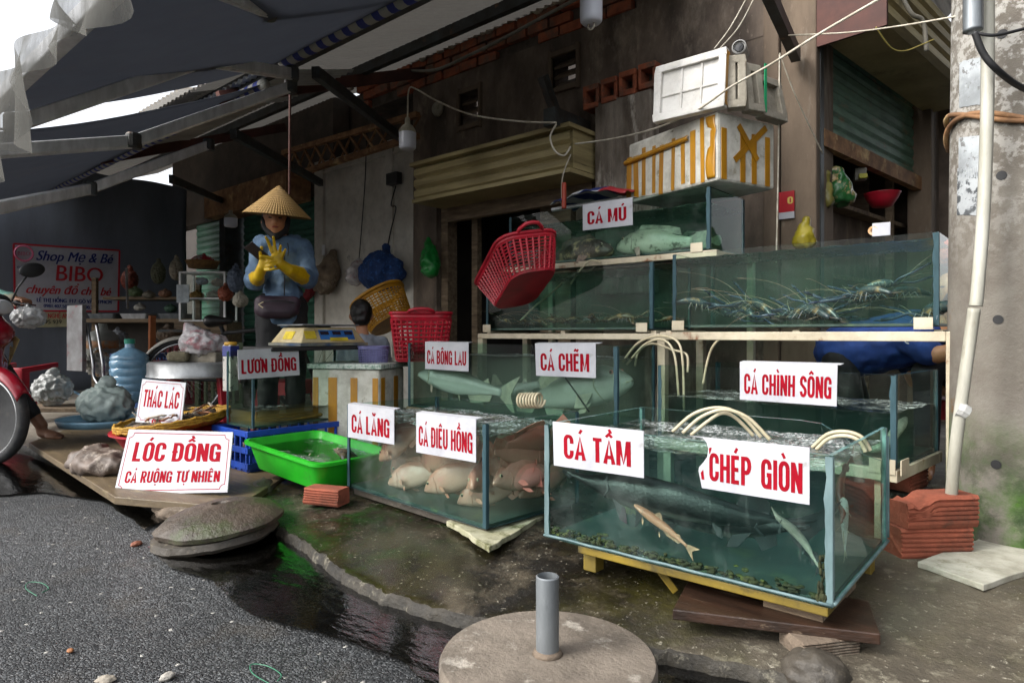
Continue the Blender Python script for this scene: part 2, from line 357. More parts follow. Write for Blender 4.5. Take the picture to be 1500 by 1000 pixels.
def pavement_mat():
    m, n, l = nodes('pavement_concrete'); bs = n['Principled BSDF']; tc = n.new('ShaderNodeTexCoord'); co = tc.outputs['Object']
    sx = n.new('ShaderNodeSeparateXYZ'); l.new(co, sx.inputs[0])
    n1 = nnoise(n, l, co, 3.2, 10, .68); n2 = nnoise(n, l, co, 14, 8, .7); n3 = nnoise(n, l, co, 1.4, 6, .6); n4 = nnoise(n, l, co, 70, 4, .7); n5 = nnoise(n, l, co, 5.5, 9, .7)
    c = nmix(n, l, nramp(n, l, n1, .38, .62), '#3b352b', '#5d5547')
    c = nmix(n, l, nramp(n, l, n2, .56, .66), c, '#7a7464')
    wet = nramp(n, l, sx.outputs[0], -.55, -.95)                 # the wet, slimy end of the apron below the tanks
    dark = nmath(n, l, 'MULTIPLY', nramp(n, l, n5, .36, .52), wet)
    c = nmix(n, l, dark, c, '#17140f')
    c = nmix(n, l, nmath(n, l, 'MULTIPLY', nramp(n, l, n3, .48, .62), nramp(n, l, n2, .35, .6)), c, '#3f3c16')
    alg = nmath(n, l, 'MULTIPLY', nmath(n, l, 'MULTIPLY', nramp(n, l, sx.outputs[0], -1.55, -1.85), nmath(n, l, 'MULTIPLY', nramp(n, l, n5, .46, .56), nramp(n, l, n2, .40, .58))), .85)
    c = nmix(n, l, alg, c, '#24481a')
    c = nmix(n, l, nmath(n, l, 'MULTIPLY', nramp(n, l, n4, .62, .68), .8), c, '#a39d8c')
    c = nmix(n, l, nramp(n, l, sx.outputs[0], -2.9, -3.6), c, nmix(n, l, nramp(n, l, n1, .38, .62), '#7d766a', '#9a9388'))
    l.new(c, bs.inputs['Base Color'])
    film = nmath(n, l, 'MULTIPLY', nramp(n, l, n3, .44, .54), nramp(n, l, sx.outputs[0], -.75, -1.25)); film = nmath(n, l, 'MULTIPLY', film, nramp(n, l, sx.outputs[0], -3.6, -3.0))
    rr = nmath(n, l, 'SUBTRACT', nramp(n, l, n1, .4, .65, .75, .55), nmath(n, l, 'MULTIPLY', wet, nramp(n, l, n5, .62, .42, .15, .3))); rr = nmath(n, l, 'MULTIPLY', rr, nramp(n, l, film, 0, 1, 1, .12)); l.new(rr, bs.inputs['Roughness'])
    b = n.new('ShaderNodeBump'); b.inputs['Distance'].default_value = .008; l.new(nramp(n, l, film, 0, 1, .85, .18), b.inputs['Strength'])
    l.new(nmath(n, l, 'ADD', nmath(n, l, 'MULTIPLY', n2, 1.4), nmath(n, l, 'MULTIPLY', n4, .8)), b.inputs['Height']); l.new(b.outputs[0], bs.inputs['Normal'])
    cm = nmix(n, l, nmath(n, l, 'MULTIPLY', film, .55), c, '#14120d'); l.new(cm, bs.inputs['Base Color'])
    return m
def puddle_mat():
    m, n, l = nodes('puddle_water'); n.remove(n['Principled BSDF']); out = n['Material Output']
    tc = n.new('ShaderNodeTexCoord'); co = tc.outputs['Object']
    mp = n.new('ShaderNodeMapping'); mp.inputs['Rotation'].default_value = (0, 0, R(-41)); mp.inputs['Scale'].default_value = (.8, 2.2, 1); l.new(co, mp.inputs[0])
    bp = n.new('ShaderNodeBump'); bp.inputs['Strength'].default_value = .4; bp.inputs['Distance'].default_value = .007
    l.new(nmath(n, l, 'ADD', nnoise(n, l, mp.outputs[0], 9, 2, .5), nmath(n, l, 'MULTIPLY', nnoise(n, l, mp.outputs[0], 34, 3, .6), .35)), bp.inputs['Height'])
    tr = n.new('ShaderNodeBsdfTransparent'); tr.inputs[0].default_value = (.5, .47, .40, 1)
    gl = n.new('ShaderNodeBsdfGlossy'); gl.inputs['Roughness'].default_value = .04; l.new(bp.outputs[0], gl.inputs['Normal'])
    fr = n.new('ShaderNodeFresnel'); fr.inputs['IOR'].default_value = 1.95; l.new(bp.outputs[0], fr.inputs['Normal'])
    mx = n.new('ShaderNodeMixShader'); l.new(fr.outputs[0], mx.inputs[0]); l.new(tr.outputs[0], mx.inputs[1]); l.new(gl.outputs[0], mx.inputs[2])
    l.new(mx.outputs[0], out.inputs['Surface']); return m

# ---------------------------------------------------------------- ground
EDGE = [(-900,588),(-500,610),(-100,622),(40,653),(170,704),(300,738),(395,762),(440,790),(500,836),(560,866),(640,890),(760,921),(860,936),(950,947),(1150,984),(1400,1050),(2200,1300)]
ep = [WZ(a, b, .045) for a, b in EDGE]
fine = []
for a, b in zip(ep[:-1], ep[1:]):
    k = max(1, min(90, int((b-a).length/.015)))
    fine += [a.lerp(b, i/k) for i in range(k)]
fine.append(ep[-1])
def pave_z(p, e): d = max(0, min(1, (p.y-e)/.7)); return .045+.055*d
mb = MB(); rows = []
for q, p in enumerate(fine):
    jit = .014*mnoise.noise(Vector((p.x*9, p.y*9, 3)))+.012*mnoise.noise(Vector((p.x*34, p.y*34, 5)))+.006*mnoise.noise(Vector((p.x*90, p.y*90, 7)))
    y0 = p.y+jit
    col = [Vector((p.x, y0-.010, -.01)), Vector((p.x, y0-.008, .020+jit*.3)), Vector((p.x, y0-.002, .038+jit*.5)), Vector((p.x, y0+.006, .044+jit*.3))]
    for y in (.03,.07,.12,.2,.3,.42,.55,.7,.9,1.2,1.6,2.2,3.2,5.0): col.append(Vector((p.x, y0+y, pave_z(Vector((0,y0+y,0)), y0)+.006*mnoise.noise(Vector((p.x*5, y*5, 1))))))
    rows.append(col)
nr = len(rows[0])
mb.add([v for c in rows for v in c], [(i*nr+j, (i+1)*nr+j, (i+1)*nr+j+1, i*nr+j+1) for i in range(len(rows)-1) for j in range(nr-1)])
mb.m = [1 if k % (nr-1) < 3 else 0 for k in range(len(mb.f))]
tag(mb.build('sidewalk', [pavement_mat(), mat('kerb_face', '#211e18', '#3b362c', rough=.6, scale=14, c3='#6f6a5c', s3=22, lo3=.56, hi3=.64, bump=.8, bscale=50)], smooth=True, angle=32), kind='structure')
mb = MB(); mb.add([(-60,-40,0),(60,-40,0),(60,60,0),(-60,60,0)], [(0,1,2,3)])
tag(mb.build('road', asphalt_mat()), kind='structure')
def sheet(name, pts, z, m, seed, jit=.02):
    rnd = random.Random(seed); P = [WZ(a, b, z) for a, b in pts]; out = []
    for i, p in enumerate(P):
        q = P[(i+1) % len(P)]; k = max(2, int((q-p).length/.03))
        for t in range(k):
            v = p.lerp(q, t/k); w = jit*mnoise.noise(v*7)+jit*.6*mnoise.noise(v*22); out.append(v+Vector((w, w*.7, 0)))
    mb = MB(); mb.add(out, [list(range(len(out)))]); return tag(mb.build(name, m), kind='structure')
PW = puddle_mat()
sheet('puddle', [(215,800),(300,770),(420,775),(500,845),(560,872),(650,900),(760,932),(860,948),(960,960),(1150,998),(1150,1100),(720,1060),(640,1010),(580,965),(500,935),(420,915),(350,890),(310,850),(250,830)], .012, PW, 1)
sheet('puddle', [(-120,640),(30,660),(110,690),(175,730),(240,760),(215,775),(150,733),(60,720),(0,725),(-120,720)], .012, PW, 2)

# ---------------------------------------------------------------- the corner shop house
FY = 4.0
house = thing('shop_house', 'grimy brown plaster shop house with brick course and half open roller shutter behind the tanks', 'building', (-3, FY, 0))
def part(mb, name, m, parent, **k):
    L = local(parent); mb.v = [tuple(L(v)) for v in mb.v]; return mb.build(name, m, parent, **k)
def wall_rects(mb, xs, zs, holes, y, th):
    for i in range(len(xs)-1):
        for j in range(len(zs)-1):
            cx, cz = (xs[i]+xs[i+1])/2, (zs[j]+zs[j+1])/2
            if any(a < cx < b and c < cz < d for a, b, c, d in holes): continue
            mb.box((cx, y+th/2, cz), (xs[i+1]-xs[i], th, zs[j+1]-zs[j]))
mb = MB(); mb.box((-1.76, FY+.093, 3.2), (1.16, .2, 1.2)); part(mb, 'upper_wall', M['plaster_dark'], house)
v1 = (WY(675,0,FY).x, WY(703,0,FY).x); v2 = (WY(810,0,FY).x, WY(846,0,FY).x)
vz1 = (WY(690,182,FY).z, WY(690,135,FY).z); vz2 = (WY(828,126,FY).z, WY(828,80,FY).z)
mb = MB(); wall_rects(mb, sorted([-4.72,-4.4,-2.86,-2.34,*v1,*v2]), sorted([0,2.2,3.06,*vz1,*vz2]),
    [(-4.4,-2.86,0,2.2),(*v1,*vz1),(*v2,*vz2)], FY, .2)
part(mb, 'wall', M['plaster_dark'], house)
mb = MB(); rnd = random.Random(3)                              # bare bricks under the roof
for r_ in range(3):
    x = -5.6+.11*(r_ % 2)
    while x < -2.52:
        if rnd.random() > .14: mb.box((x+.1+rnd.uniform(-.006,.006), FY+.1-rnd.random()*.022, 3.10+r_*.092), (.198, .2, .074), Euler((0, rnd.uniform(-.02,.02), rnd.uniform(-.02,.02))))
        x += .216
part(mb, 'brick_course', M['brick_orange'], house, bevel=.004)
mb = MB(); mb.box((-1.75, FY+.096, 1.3), (1.18,.2,2.6)); part(mb, 'wall', M['plaster_dark'], house)
mb = MB(); mb.box((-3.97, FY+.12, 3.2), (3.26, .16, .28)); part(mb, 'mortar_bed', M['mortar'], house)
for (a, b), (c, d) in ((v1, vz1), (v2, vz2)):
    mb = MB()
    for t in ((a-.03,a),(b,b+.03)): mb.box(((t[0]+t[1])/2, FY+.0, (c+d)/2), (t[1]-t[0], .06, d-c+.1))
    for t in ((c-.04,c),(d,d+.04)): mb.box(((a+b)/2, FY+.0, (t[0]+t[1])/2), (b-a+.02, .056, t[1]-t[0]))
    vt = part(mb, 'vent', M['concrete_brown'], house, bevel=.006)
    mb = MB()
    for k in range(3): mb.box(((a+b)/2, FY+.06, c+(d-c)*(k+.5)/3), (b-a-.004, .12, .018), Euler((R(38), 0, 0)))
    LL = local(house); mb.v = [tuple(LL(v)) for v in mb.v]; mb.build('vent_blade', M['concrete_brown'], vt)
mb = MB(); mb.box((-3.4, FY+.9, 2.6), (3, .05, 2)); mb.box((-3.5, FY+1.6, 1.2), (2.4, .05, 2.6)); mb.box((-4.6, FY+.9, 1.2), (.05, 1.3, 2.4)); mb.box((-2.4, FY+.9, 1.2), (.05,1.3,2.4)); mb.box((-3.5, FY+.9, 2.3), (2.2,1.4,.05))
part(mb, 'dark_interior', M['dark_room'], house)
mb = MB(); mb.box((-4.34, FY+.1, 1.1), (.09, .12, 2.2)); mb.box((-3.0, FY+.1, 1.1), (.12,.12,2.2)); mb.box((-4.05, FY+.16, 1.1), (.07,.06,2.2)); mb.box((-3.63,FY+.1,1.93),(1.4,.05,.14)); mb.box((-3.2, FY+.14, 1.5),(.2,.05,1.5))
part(mb, 'door_frame', M['wood_old'], house, bevel=.005)
# roller shutter box and the slats still showing under it
def slat_strip(mb, a, b, z0, z1, out, n, depth=.02):           # ridged horizontal slats between a and b (plan points), facing `out`
    a, b, out = Vector(a), Vector(b), Vector(out)
    prof = []
    for k in range(n):
        z = z0+(z1-z0)*k/n; h = (z1-z0)/n
        prof += [(0, z), (depth, z+h*.25), (depth, z+h*.75), (0, z+h*.98)]
    prof.append((0, z1))
    vs = [p+out*o+Vector((0,0,z)) for (o, z) in prof for p in (a, b)]
    mb.add(vs, [(2*i, 2*i+1, 2*i+3, 2*i+2) for i in range(len(prof)-1)])
sa, sb = WY(610,0,FY-.34).x, WY(838,0,FY-.34).x
mb = MB(); slat_strip(mb, (sa,FY-.34,0), (sb,FY-.34,0), 1.93, 2.2, (0,-1,0), 3, .028)
mb.box(((sa+sb)/2, FY-.16, 2.075), (sb-sa-.004, .33, .27)); mb.box(((sa+sb)/2, FY-.2, 2.22), (sb-sa+.04,.4,.03)); mb.box(((sa+sb)/2, FY-.2, 1.915), (sb-sa+.02,.36,.03))
part(mb, 'shutter_box', M['slat_cream'], house)
mb = MB(); mb.box(((sa+sb)/2, FY+.0, 1.84), (sb-sa-.1, .06, .12)); part(mb, 'shutter_rail', M['wood_old'], house)
mb = MB(); mb.box((-1.25, FY+.12, 1.7), (.2, .34, 3.4)); part(mb, 'pillar', M['concrete_brown'], house, bevel=.01)
mb = MB(); mb.box((-1.4, FY-.02, 1.7), (.09, .1, 3.4)); part(mb, 'pillar', M['concrete_brown'], house, bevel=.008)
# broken masonry nib with hollow clay blocks
q0, q1 = WY(872,150,FY-.1), WY(955,150,FY-.1)
mb = MB(); mb.box(((q0.x+q1.x)/2, FY-.05, 1.2+.55), (q1.x-q0.x, .12, 1.36)); part(mb, 'masonry_nib', mat('nib', '#7b7268', '#4b4239', rough=.9, scale=6, stretch=(2,2,.5), c3='#a39c92', s3=4, lo3=.55, hi3=.65, bump=.5, bscale=25), house, bevel=.012)
mb = MB()
for k in range(4):
    x = q0.x-.03+k*.15; z = WY(900, 140, FY-.06).z-.05+k*.012
    mb.box((x, FY-.06, z), (.125, .12, .04)); mb.box((x, FY-.06, z+.13), (.13, .12, .04)); mb.box((x-.055, FY-.06, z+.065), (.022,.12,.1)); mb.box((x+.052, FY-.05, z+.065), (.03,.12,.1))
part(mb, 'hollow_block', M['brick_orange'], house, bevel=.006)
mb = MB(); mb.box((WY(825,175,FY-.3).x, FY-.25, 2.28), (.1,.42,.12)); 
part(mb, 'box_end_bracket', M['dark_steel'], house)
# side of the house facing the alley: opening, green shutter, its roll box, inside shelf
SA, SB = Vector((-1.17, FY+.02, 0)), Vector((-.96, FY+1.83, 0)); sdv = (SB-SA).normalized(); sout = Vector((sdv.y, -sdv.x, 0))
zb = WY(1208, 183, FY).z
mb = MB(); slat_strip(mb, SA+sdv*.05-sout*.04, SB-sout*.04, zb, zb+.62, sout, 8, .012); part(mb, 'green_shutter', M['slat_green'], house)
mb = MB(); mb.bar(SA+sdv*.05+Vector((0,0,zb-.05)), SB+Vector((0,0,zb-.05)), .05, .1); part(mb, 'shutter_bottom_rail', M['rust_steel'], house)
mb = MB(); mb.bar(SA+sdv*.02, SA+sdv*.02+Vector((0,0,zb+.6)), .06, .05); part(mb, 'shutter_guide', M['dark_steel'], house)
mb = MB(); mb.bar(SB+sdv*.06, SB+sdv*.06+Vector((0,0,3.2)), .14, .16); part(mb, 'pillar', M['concrete_brown'], house, bevel=.008)
mb = MB(); mb.bar(SB+sdv*.3+sout*.02, SB+sdv*.3+sout*.02+Vector((0,0,3.2)), .3, .06); mb.bar(SB+sdv*.9, SB+sdv*.9+Vector((0,0,3.2)), .9, .1); part(mb, 'side_wall', M['plaster_dark'], house)
bz0, bz1 = zb+.5, zb+.86
b0 = SA+sout*.02-sdv*.02
mb = MB(); slat_strip(mb, b0+sout*.33, b0+sdv*1.95+sout*.33, bz0, bz1, sout, 4, .035)
C_ = b0+sdv*.975+sout*.165; mb.box((C_.x, C_.y, (bz0+bz1)/2), (.32, 1.94, bz1-bz0-.01), Euler((0,0,math.atan2(sdv.y,sdv.x)-PI/2)))
part(mb, 'roll_box', M['slat_cream'], house)
mb = MB(); e0, e1 = b0-sdv*.02-sout*.03, b0-sdv*.02+sout*.37
mb.prism([e0+Vector((0,0,bz0-.06)), e1+Vector((0,0,bz0-.06)), e1+Vector((0,0,bz1+.04)), e0+Vector((0,0,bz1+.04))], -sdv*.02)
part(mb, 'roll_box_end', M['red_oxide'], house)
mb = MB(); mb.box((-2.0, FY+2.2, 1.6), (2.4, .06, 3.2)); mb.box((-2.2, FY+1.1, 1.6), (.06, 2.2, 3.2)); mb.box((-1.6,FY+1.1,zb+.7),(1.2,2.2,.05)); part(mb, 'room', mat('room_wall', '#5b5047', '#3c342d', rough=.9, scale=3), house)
mb = MB(); s0 = WD(1205, 296, 4.35); mb.box((-1.33, FY+1.2, s0.z-.02), (.34, 1.7, .03), Euler((0,0,-.11))); mb.box((-1.33, FY+1.2, s0.z-.5), (.34, 1.7, .03), Euler((0,0,-.11)))
mb.box((-1.12, FY+1.66, 1.5), (.05,.06,1.3)); mb.box((-1.5, FY+1.6, 1.0), (.5,.04,2.0))
part(mb, 'shelf', M['wood_old'], house, bevel=.003)
mb = MB(); mb.box((-1.27, FY+1.2, (s0.z-.26)), (.02, 1.7, .44), Euler((0,0,-.11))); part(mb, 'shelf_back', M['plaster_dark'], house)

# neighbouring shop on the left: white wall and green shutters
nb = thing('shop_house', 'neighbouring shop with stained white wall panel and closed green roller shutters', 'building', (-7, FY, 0))
wt = 2.66
mb = MB(); mb.box((-5.5, FY+.1, wt/2), (1.58, .2, wt)); part(mb, 'white_wall', M['plaster_white'], nb, bevel=.006)
mb = MB(); mb.box((-5.05, FY-.012, wt/2), (.1, .03, wt)); mb.box((-6.25, FY-.015, wt/2), (.16,.04,wt)); mb.box((-5.5, FY-.01, wt-.13), (1.4,.03,.02)); part(mb, 'pilaster', M['plaster_white'], nb, bevel=.004)
mb = MB(); mb.box((-4.98, FY+.3, 1.6), (.3,.3,3.2)); mb.box((-5.6,FY+.34,3.0),(1.8,.1,.8)); part(mb, 'dark_wall', mat('soot', '#38312b', '#292420', rough=.9, scale=4), nb)
for xa, xb in ((-8.2,-6.42), (-9.6,-8.4)):
    mb = MB(); slat_strip(mb, (xa,FY+.12,0), (xb,FY+.12,0), .1, 2.35, (0,-1,0), 26, .018); part(mb, 'green_shutter', M['shutter_green'], nb)
mb = MB(); mb.box((-8.2, FY+.15, 2.85), (4.2,.2,1.0)); part(mb, 'upper_wall', mat('soot', '#38312b'), nb)
mb = MB(); mb.box((-8.3, FY+.02, 1.3), (.16,.3,2.6)); part(mb, 'post', M['dark_steel'], nb)
mb = MB(); mb.box((-7.5, FY-.12, 2.42), (2.0,.3,.3)); part(mb, 'awning_box', M['rust_steel'], nb)
mb = MB(); mb.box((-10.2, FY-.05, 1.35), (.42,.3,2.7)); part(mb, 'pillar', mat('pillar_pale','#8d8677','#6f675a',rough=.9,scale=3,bump=.3), nb, bevel=.01)
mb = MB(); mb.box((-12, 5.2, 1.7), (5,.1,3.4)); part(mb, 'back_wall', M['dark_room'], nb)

# rusty lattice girder along the eave
tr = thing('lattice_girder', 'rusty open lattice girder above the white wall', 'girder', (-6, 3.85, 0))
g0, g1, g2, g3 = WY(415,224,3.85), WY(612,168,3.85), WY(415,262,3.85), WY(612,199,3.85)
mb = MB(); mb.bar(g0, g1, .05, .05); mb.bar(g2, g3, .05, .05)
for k in range(11):
    a, b = k/11, (k+1)/11
    mb.bar(g0.lerp(g1, a), g2.lerp(g3, b), .02, .02); mb.bar(g2.lerp(g3, a)+Vector((0,.03,0)), g0.lerp(g1, b)+Vector((0,.03,0)), .016, .016)
part(mb, 'girder', M['rust_steel'], tr)

# ---------------------------------------------------------------- roof, struts
roof = thing('tin_roof', 'dark corrugated tin lean-to roof over the stall', 'roof', (-3, 3, 2.9))
def corrug(mb, x0, x1, ya, za, yb, zb_, per=.076, amp=.014):
    n = int((x1-x0)/per*8)
    vs = []
    for i in range(n+1):
        x = x0+(x1-x0)*i/n; o = amp*math.sin(2*PI*x/per)
        vs += [(x, ya, za+o), (x, yb, zb_+o)]
    mb.add(vs, [(2*i, 2*i+1, 2*i+3, 2*i+2) for i in range(n)])
def roof_z(y): return 2.58+(y-2.1)*.395
mb = MB(); corrug(mb, -11.5, -1.7, 4.3, roof_z(4.3), 2.05, roof_z(2.05)); part(mb, 'roof_sheet', M['corrugated'], roof, smooth=True)
mb = MB(); corrug(mb, -1.1, 1.6, 4.3, roof_z(4.3)+.01, 7.0, roof_z(4.3)+.2); part(mb, 'roof_sheet', M['corrugated'], roof, smooth=True)
mb = MB(); mb.bar((-11.5,2.25,roof_z(2.25)-.075),(-1.7,2.25,roof_z(2.25)-.075),.05,.1); mb.bar((-11.5,3.3,roof_z(3.3)-.06),(-1.7,3.3,roof_z(3.3)-.06),.05,.08)
part(mb, 'purlin', M['dark_steel'], roof)
for x in (-4.55,-7.0):
    mb = MB(); mb.bar((x,4.0,roof_z(4.0)-.14),(x,2.1,roof_z(2.1)-.14),.05,.09); part(mb, 'rafter', M['red_oxide'], roof)
mb = MB(); rnd = random.Random(5)                               # foam and mortar packed in the gap over the wall
for i in range(46):
    x = -5.9+i*.075
    if abs(mnoise.noise(Vector((x*1.7,0,0)))) < .28: mb.ell((x, FY-.03, 3.33+rnd.uniform(-.02,.02)), (.05,.035,rnd.uniform(.012,.035)), n=5)
part(mb, 'gap_filler', mat('filler','#c9bfae','#8a8172',rough=.9,scale=9), roof, smooth=True)
strut_px = [((462,106,2.25),(590,204,3.9)), ((342,196,2.25),(470,268,3.9)), ((250,262,2.25),(330,296,3.9)), ((795,112,3.6),(840,240,3.95)), ((1112,-40,2.9),(1166,82,3.9))]
for (a, b), lb in zip(strut_px, ['dark steel strut running down to the white wall behind the hanging bulb','dark diagonal roof strut above the conical hat','thin diagonal roof strut left of the conical hat','loose grey wooden batten leaning on the wall by the louvre vents','blue grey steel strut at the top of the corner pillar']):
    o = thing('roof_strut' if 'batten' not in lb else 'wooden_batten', lb, 'strut' if 'batten' not in lb else 'batten', WY(*a))
    mb = MB(); mb.bar(WY(*a), WY(*b), .05 if 'thin' not in lb else .03, .07); part(mb, 'bar', M['dark_steel'], o)
p = WD(424,150,4.2)
mb = MB(); mb.tube([WD(425,100,4.2), WD(424,285,4.2)], .008, 8)
tag(mb.build('drop_rod', M['red_oxide']), 'thin rusty rod hanging from the awning bracket above the conical hat', 'rod')

# ---------------------------------------------------------------- awnings
def stripe_mat():
    m, n, l = nodes('awning_roll'); bs = n['Principled BSDF']; bs.inputs['Roughness'].default_value = .7
    tc = n.new('ShaderNodeTexCoord'); wv = n.new('ShaderNodeTexWave'); wv.bands_direction = 'X'; wv.inputs['Scale'].default_value = 2.4; wv.inputs['Distortion'].default_value = 1.2
    l.new(tc.outputs['Object'], wv.inputs['Vector']); l.new(nmix(n, l, nramp(n, l, wv.outputs['Fac'], .5, .6), '#9a9a94', '#27347c'), bs.inputs['Base Color']); return m
STR = stripe_mat()
def awning(label, x0, x1, yr, zr, yf, zf, arms, sag=.05, px_arms=None):
    root = thing('awning', label, 'awning', (x0, yr, zr))
    mb = MB()
    def fn(u, v):
        x = x0+(x1-x0)*u; y = yr+(yf-yr)*v; z = zr+(zf-zr)*v - sag*math.sin(PI*v)*(1-.3*math.sin(PI*u)) + .012*mnoise.noise(Vector((x*1.3, y*2, 0)))
        return Vector((x, y, z))
    mb.grid(fn, 40, 14); f = part(mb, 'fabric', M['awning_grey'], root, smooth=True, solid=.004, recalc=True)
    mb = MB(); mb.tube([(x0+(x1-x0)*i/24, yr+.03, zr+.015) for i in range(25)], .04, 12); part(mb, 'fabric_roll', STR, root, smooth=True)
    mb = MB(); mb.bar((x0, yf, zf-.02), (x1, yf, zf-.02), .05, .06); part(mb, 'front_bar', M['alu'], root, bevel=.006)
    for (pa, pe, pf) in arms:
        mb = MB()
        for a, b in ((pa, pe), (pe, pf)):
            a, b = Vector(a), Vector(b)
            mb.bar(a, b, .045, .06); mb.bar(a+Vector((0,0,-.032)), b+Vector((0,0,-.032)), .03, .012)
        ar = part(mb, 'arm', M['alu'], root, bevel=.006)
        for q in (pa, pe, pf):
            mb = MB(); mb.lathe([(.035,-.04),(.04,-.03),(.04,.03),(.035,.04)], q, 14)
            LL = local(root); mb.v = [tuple(LL(v)) for v in mb.v]; mb.build('hinge', M['dark_steel'], ar)
    return root
zA = 2.5
awning('large dark grey awning nearest the camera with aluminium folding arms and blue striped roll', -3.82, -2.0, 2.14, zA, .66, 1.80,
       [(WY(428,108,2.1), WY(302,88,1.5), WY(22,182,.68)), (WY(560,-40,2.1), WY(392,14,1.4), WY(250,-50,.68))])
awning('farther dark grey awning beyond the gap with two white folding arms', -9.0, -4.16, 2.2, 2.46, .55, 1.74,
       [(WY(426,127,2.15), WY(196,207,1.3), WY(-60,225,.6)), (WY(306,212,2.15), WY(132,276,1.35), WY(-60,315,.6))])
# ragged clear plastic valance on the near awning
def val(u, v):
    x = -1.9+(-4.3+1.9)*u; h = .10+.30*max(0,min(1,(u-.18)/.42))+.05*math.sin(u*19)+.06*mnoise.noise(Vector((u*9,0,0)))
    return Vector((x, .60+.035*math.sin(u*75)*v+.03*math.sin(u*31+v), 1.80-h*v))
mb = MB(); mb.grid(val, 120, 8)
def sheer_mat():
    m, n, l = nodes('sheer_plastic'); n.remove(n['Principled BSDF']); out = n['Material Output']; tc = n.new('ShaderNodeTexCoord')
    df = n.new('ShaderNodeBsdfDiffuse'); df.inputs[0].default_value = (.17,.168,.155,1); tl = n.new('ShaderNodeBsdfTranslucent'); tl.inputs[0].default_value = (.17,.168,.155,1)
    tr = n.new('ShaderNodeBsdfTransparent'); a = n.new('ShaderNodeMixShader'); l.new(df.outputs[0], a.inputs[1]); l.new(tl.outputs[0], a.inputs[2])
    b = n.new('ShaderNodeMixShader'); mp = n.new('ShaderNodeMapping'); mp.inputs['Scale'].default_value = (1,1,.15); l.new(tc.outputs['Object'], mp.inputs[0])
    l.new(nramp(n, l, nnoise(n, l, mp.outputs[0], 16, 6, .7), .35, .7, .55, .97), b.inputs[0]); l.new(tr.outputs[0], b.inputs[1]); l.new(a.outputs[0], b.inputs[2]); l.new(b.outputs[0], out.inputs['Surface']); return m
M['sheer'] = sheer_mat()
tag(mb.build('plastic_valance', M['sheer'], smooth=True), 'dirty translucent plastic sheet hanging ragged from the awning edge at upper left', 'plastic sheet')
# roof sheets showing in the gap between the awnings
r2 = thing('tin_roof', 'corrugated roof sheets in the gap between the awnings, daylight painted into the longer one', 'roof', (-5,1.5,2.7))
mb = MB(); corrug(mb, -7.6, -4.9, 2.9, 2.80, 1.98, 2.56); part(mb, 'roof_sheet', M['corrugated_daylit'], r2, smooth=True)
mb = MB(); corrug(mb, -5.1, -4.1, 2.9, 2.76, 2.16, 2.535); part(mb, 'roof_sheet', mat('sheet_white','#c5c8c8','#a2a5a5',rough=.5,scale=4), r2, smooth=True)
mb = MB(); mb.bar((-8.2,1.0,2.72),(-8.2,2.0,2.72),.05,.06); mb.bar((-7.8,.5,2.75),(-7.8,2.0,2.75),.02,.02); part(mb,'frame_bar',M['dark_steel'],r2)

# ---------------------------------------------------------------- utility pole
pc = WZ(1497, 790, .09); pole = thing('utility_pole', 'thick weathered concrete utility pole with pasted notices and mossy foot', 'utility pole', (pc.x, pc.y, .07))
def pole_mat():
    m, n, l = nodes('pole_concrete'); bs = n['Principled BSDF']; bs.inputs['Roughness'].default_value = .9
    tc = n.new('ShaderNodeTexCoord'); co = tc.outputs['Object']; sx = n.new('ShaderNodeSeparateXYZ'); l.new(co, sx.inputs[0])
    n1 = nnoise(n, l, co, 6, 8, .65); n2 = nnoise(n, l, co, 26, 8, .7); n3 = nnoise(n, l, co, 4, 6, .65)
    c = nmix(n, l, nramp(n, l, n1, .35, .65), '#79746b', '#625b52')
    up = nmath(n, l, 'MULTIPLY', nramp(n, l, sx.outputs[2], .9, 1.5), nramp(n, l, n2, .48, .56)); c = nmix(n, l, up, c, '#a3a099')
    mz = nmath(n, l, 'MULTIPLY', nramp(n, l, sx.outputs[2], .48, .30), nramp(n, l, n3, .40, .56)); c = nmix(n, l, mz, c, '#3c5a1d')
    mz2 = nmath(n, l, 'MULTIPLY', nramp(n, l, sx.outputs[2], .42, .15), nramp(n, l, n1, .47, .6)); c = nmix(n, l, mz2, c, '#26381a')
    c = nmix(n, l, nmath(n, l, 'MULTIPLY', nramp(n, l, n3, .6, .66), nramp(n, l, sx.outputs[2], 1.0, .7)), c, '#6b5236')
    l.new(c, bs.inputs['Base Color']); b = n.new('ShaderNodeBump'); b.inputs['Strength'].default_value = .5; b.inputs['Distance'].default_value = .006
    l.new(nmath(n, l, 'ADD', n2, nnoise(n, l, co, 90, 4, .7)), b.inputs['Height']); l.new(b.outputs[0], bs.inputs['Normal']); return m
RB, RT, PH = .222, .185, 3.6
def pr(z): return RB+(RT-RB)*z/PH
mb = MB(); mb.lathe([(RB+.012,0),(RB+.004,.05)]+[(pr(z),z) for z in (.2,.8,1.6,2.4,PH)], (0,0,0), 56); mb.build('shaft', pole_mat(), pole, smooth=True)
def on_pole(px, py, off=0):                                   # hit the pole where the photo shows the mark
    r = ray(px, py); o = Vector((0,0,CH))-Vector((pc.x,pc.y,0)); z = 1
    for _ in range(4):
        rad = pr(max(0,z-.07))+off; A = r.x*r.x+r.y*r.y; B = 2*(o.x*r.x+o.y*r.y); C = o.x*o.x+o.y*o.y-rad*rad
        D = max(0, B*B-4*A*C); t = (-B-math.sqrt(D))/(2*A); z = CH+r.z*t
    return Vector((0,0,CH))+r*t
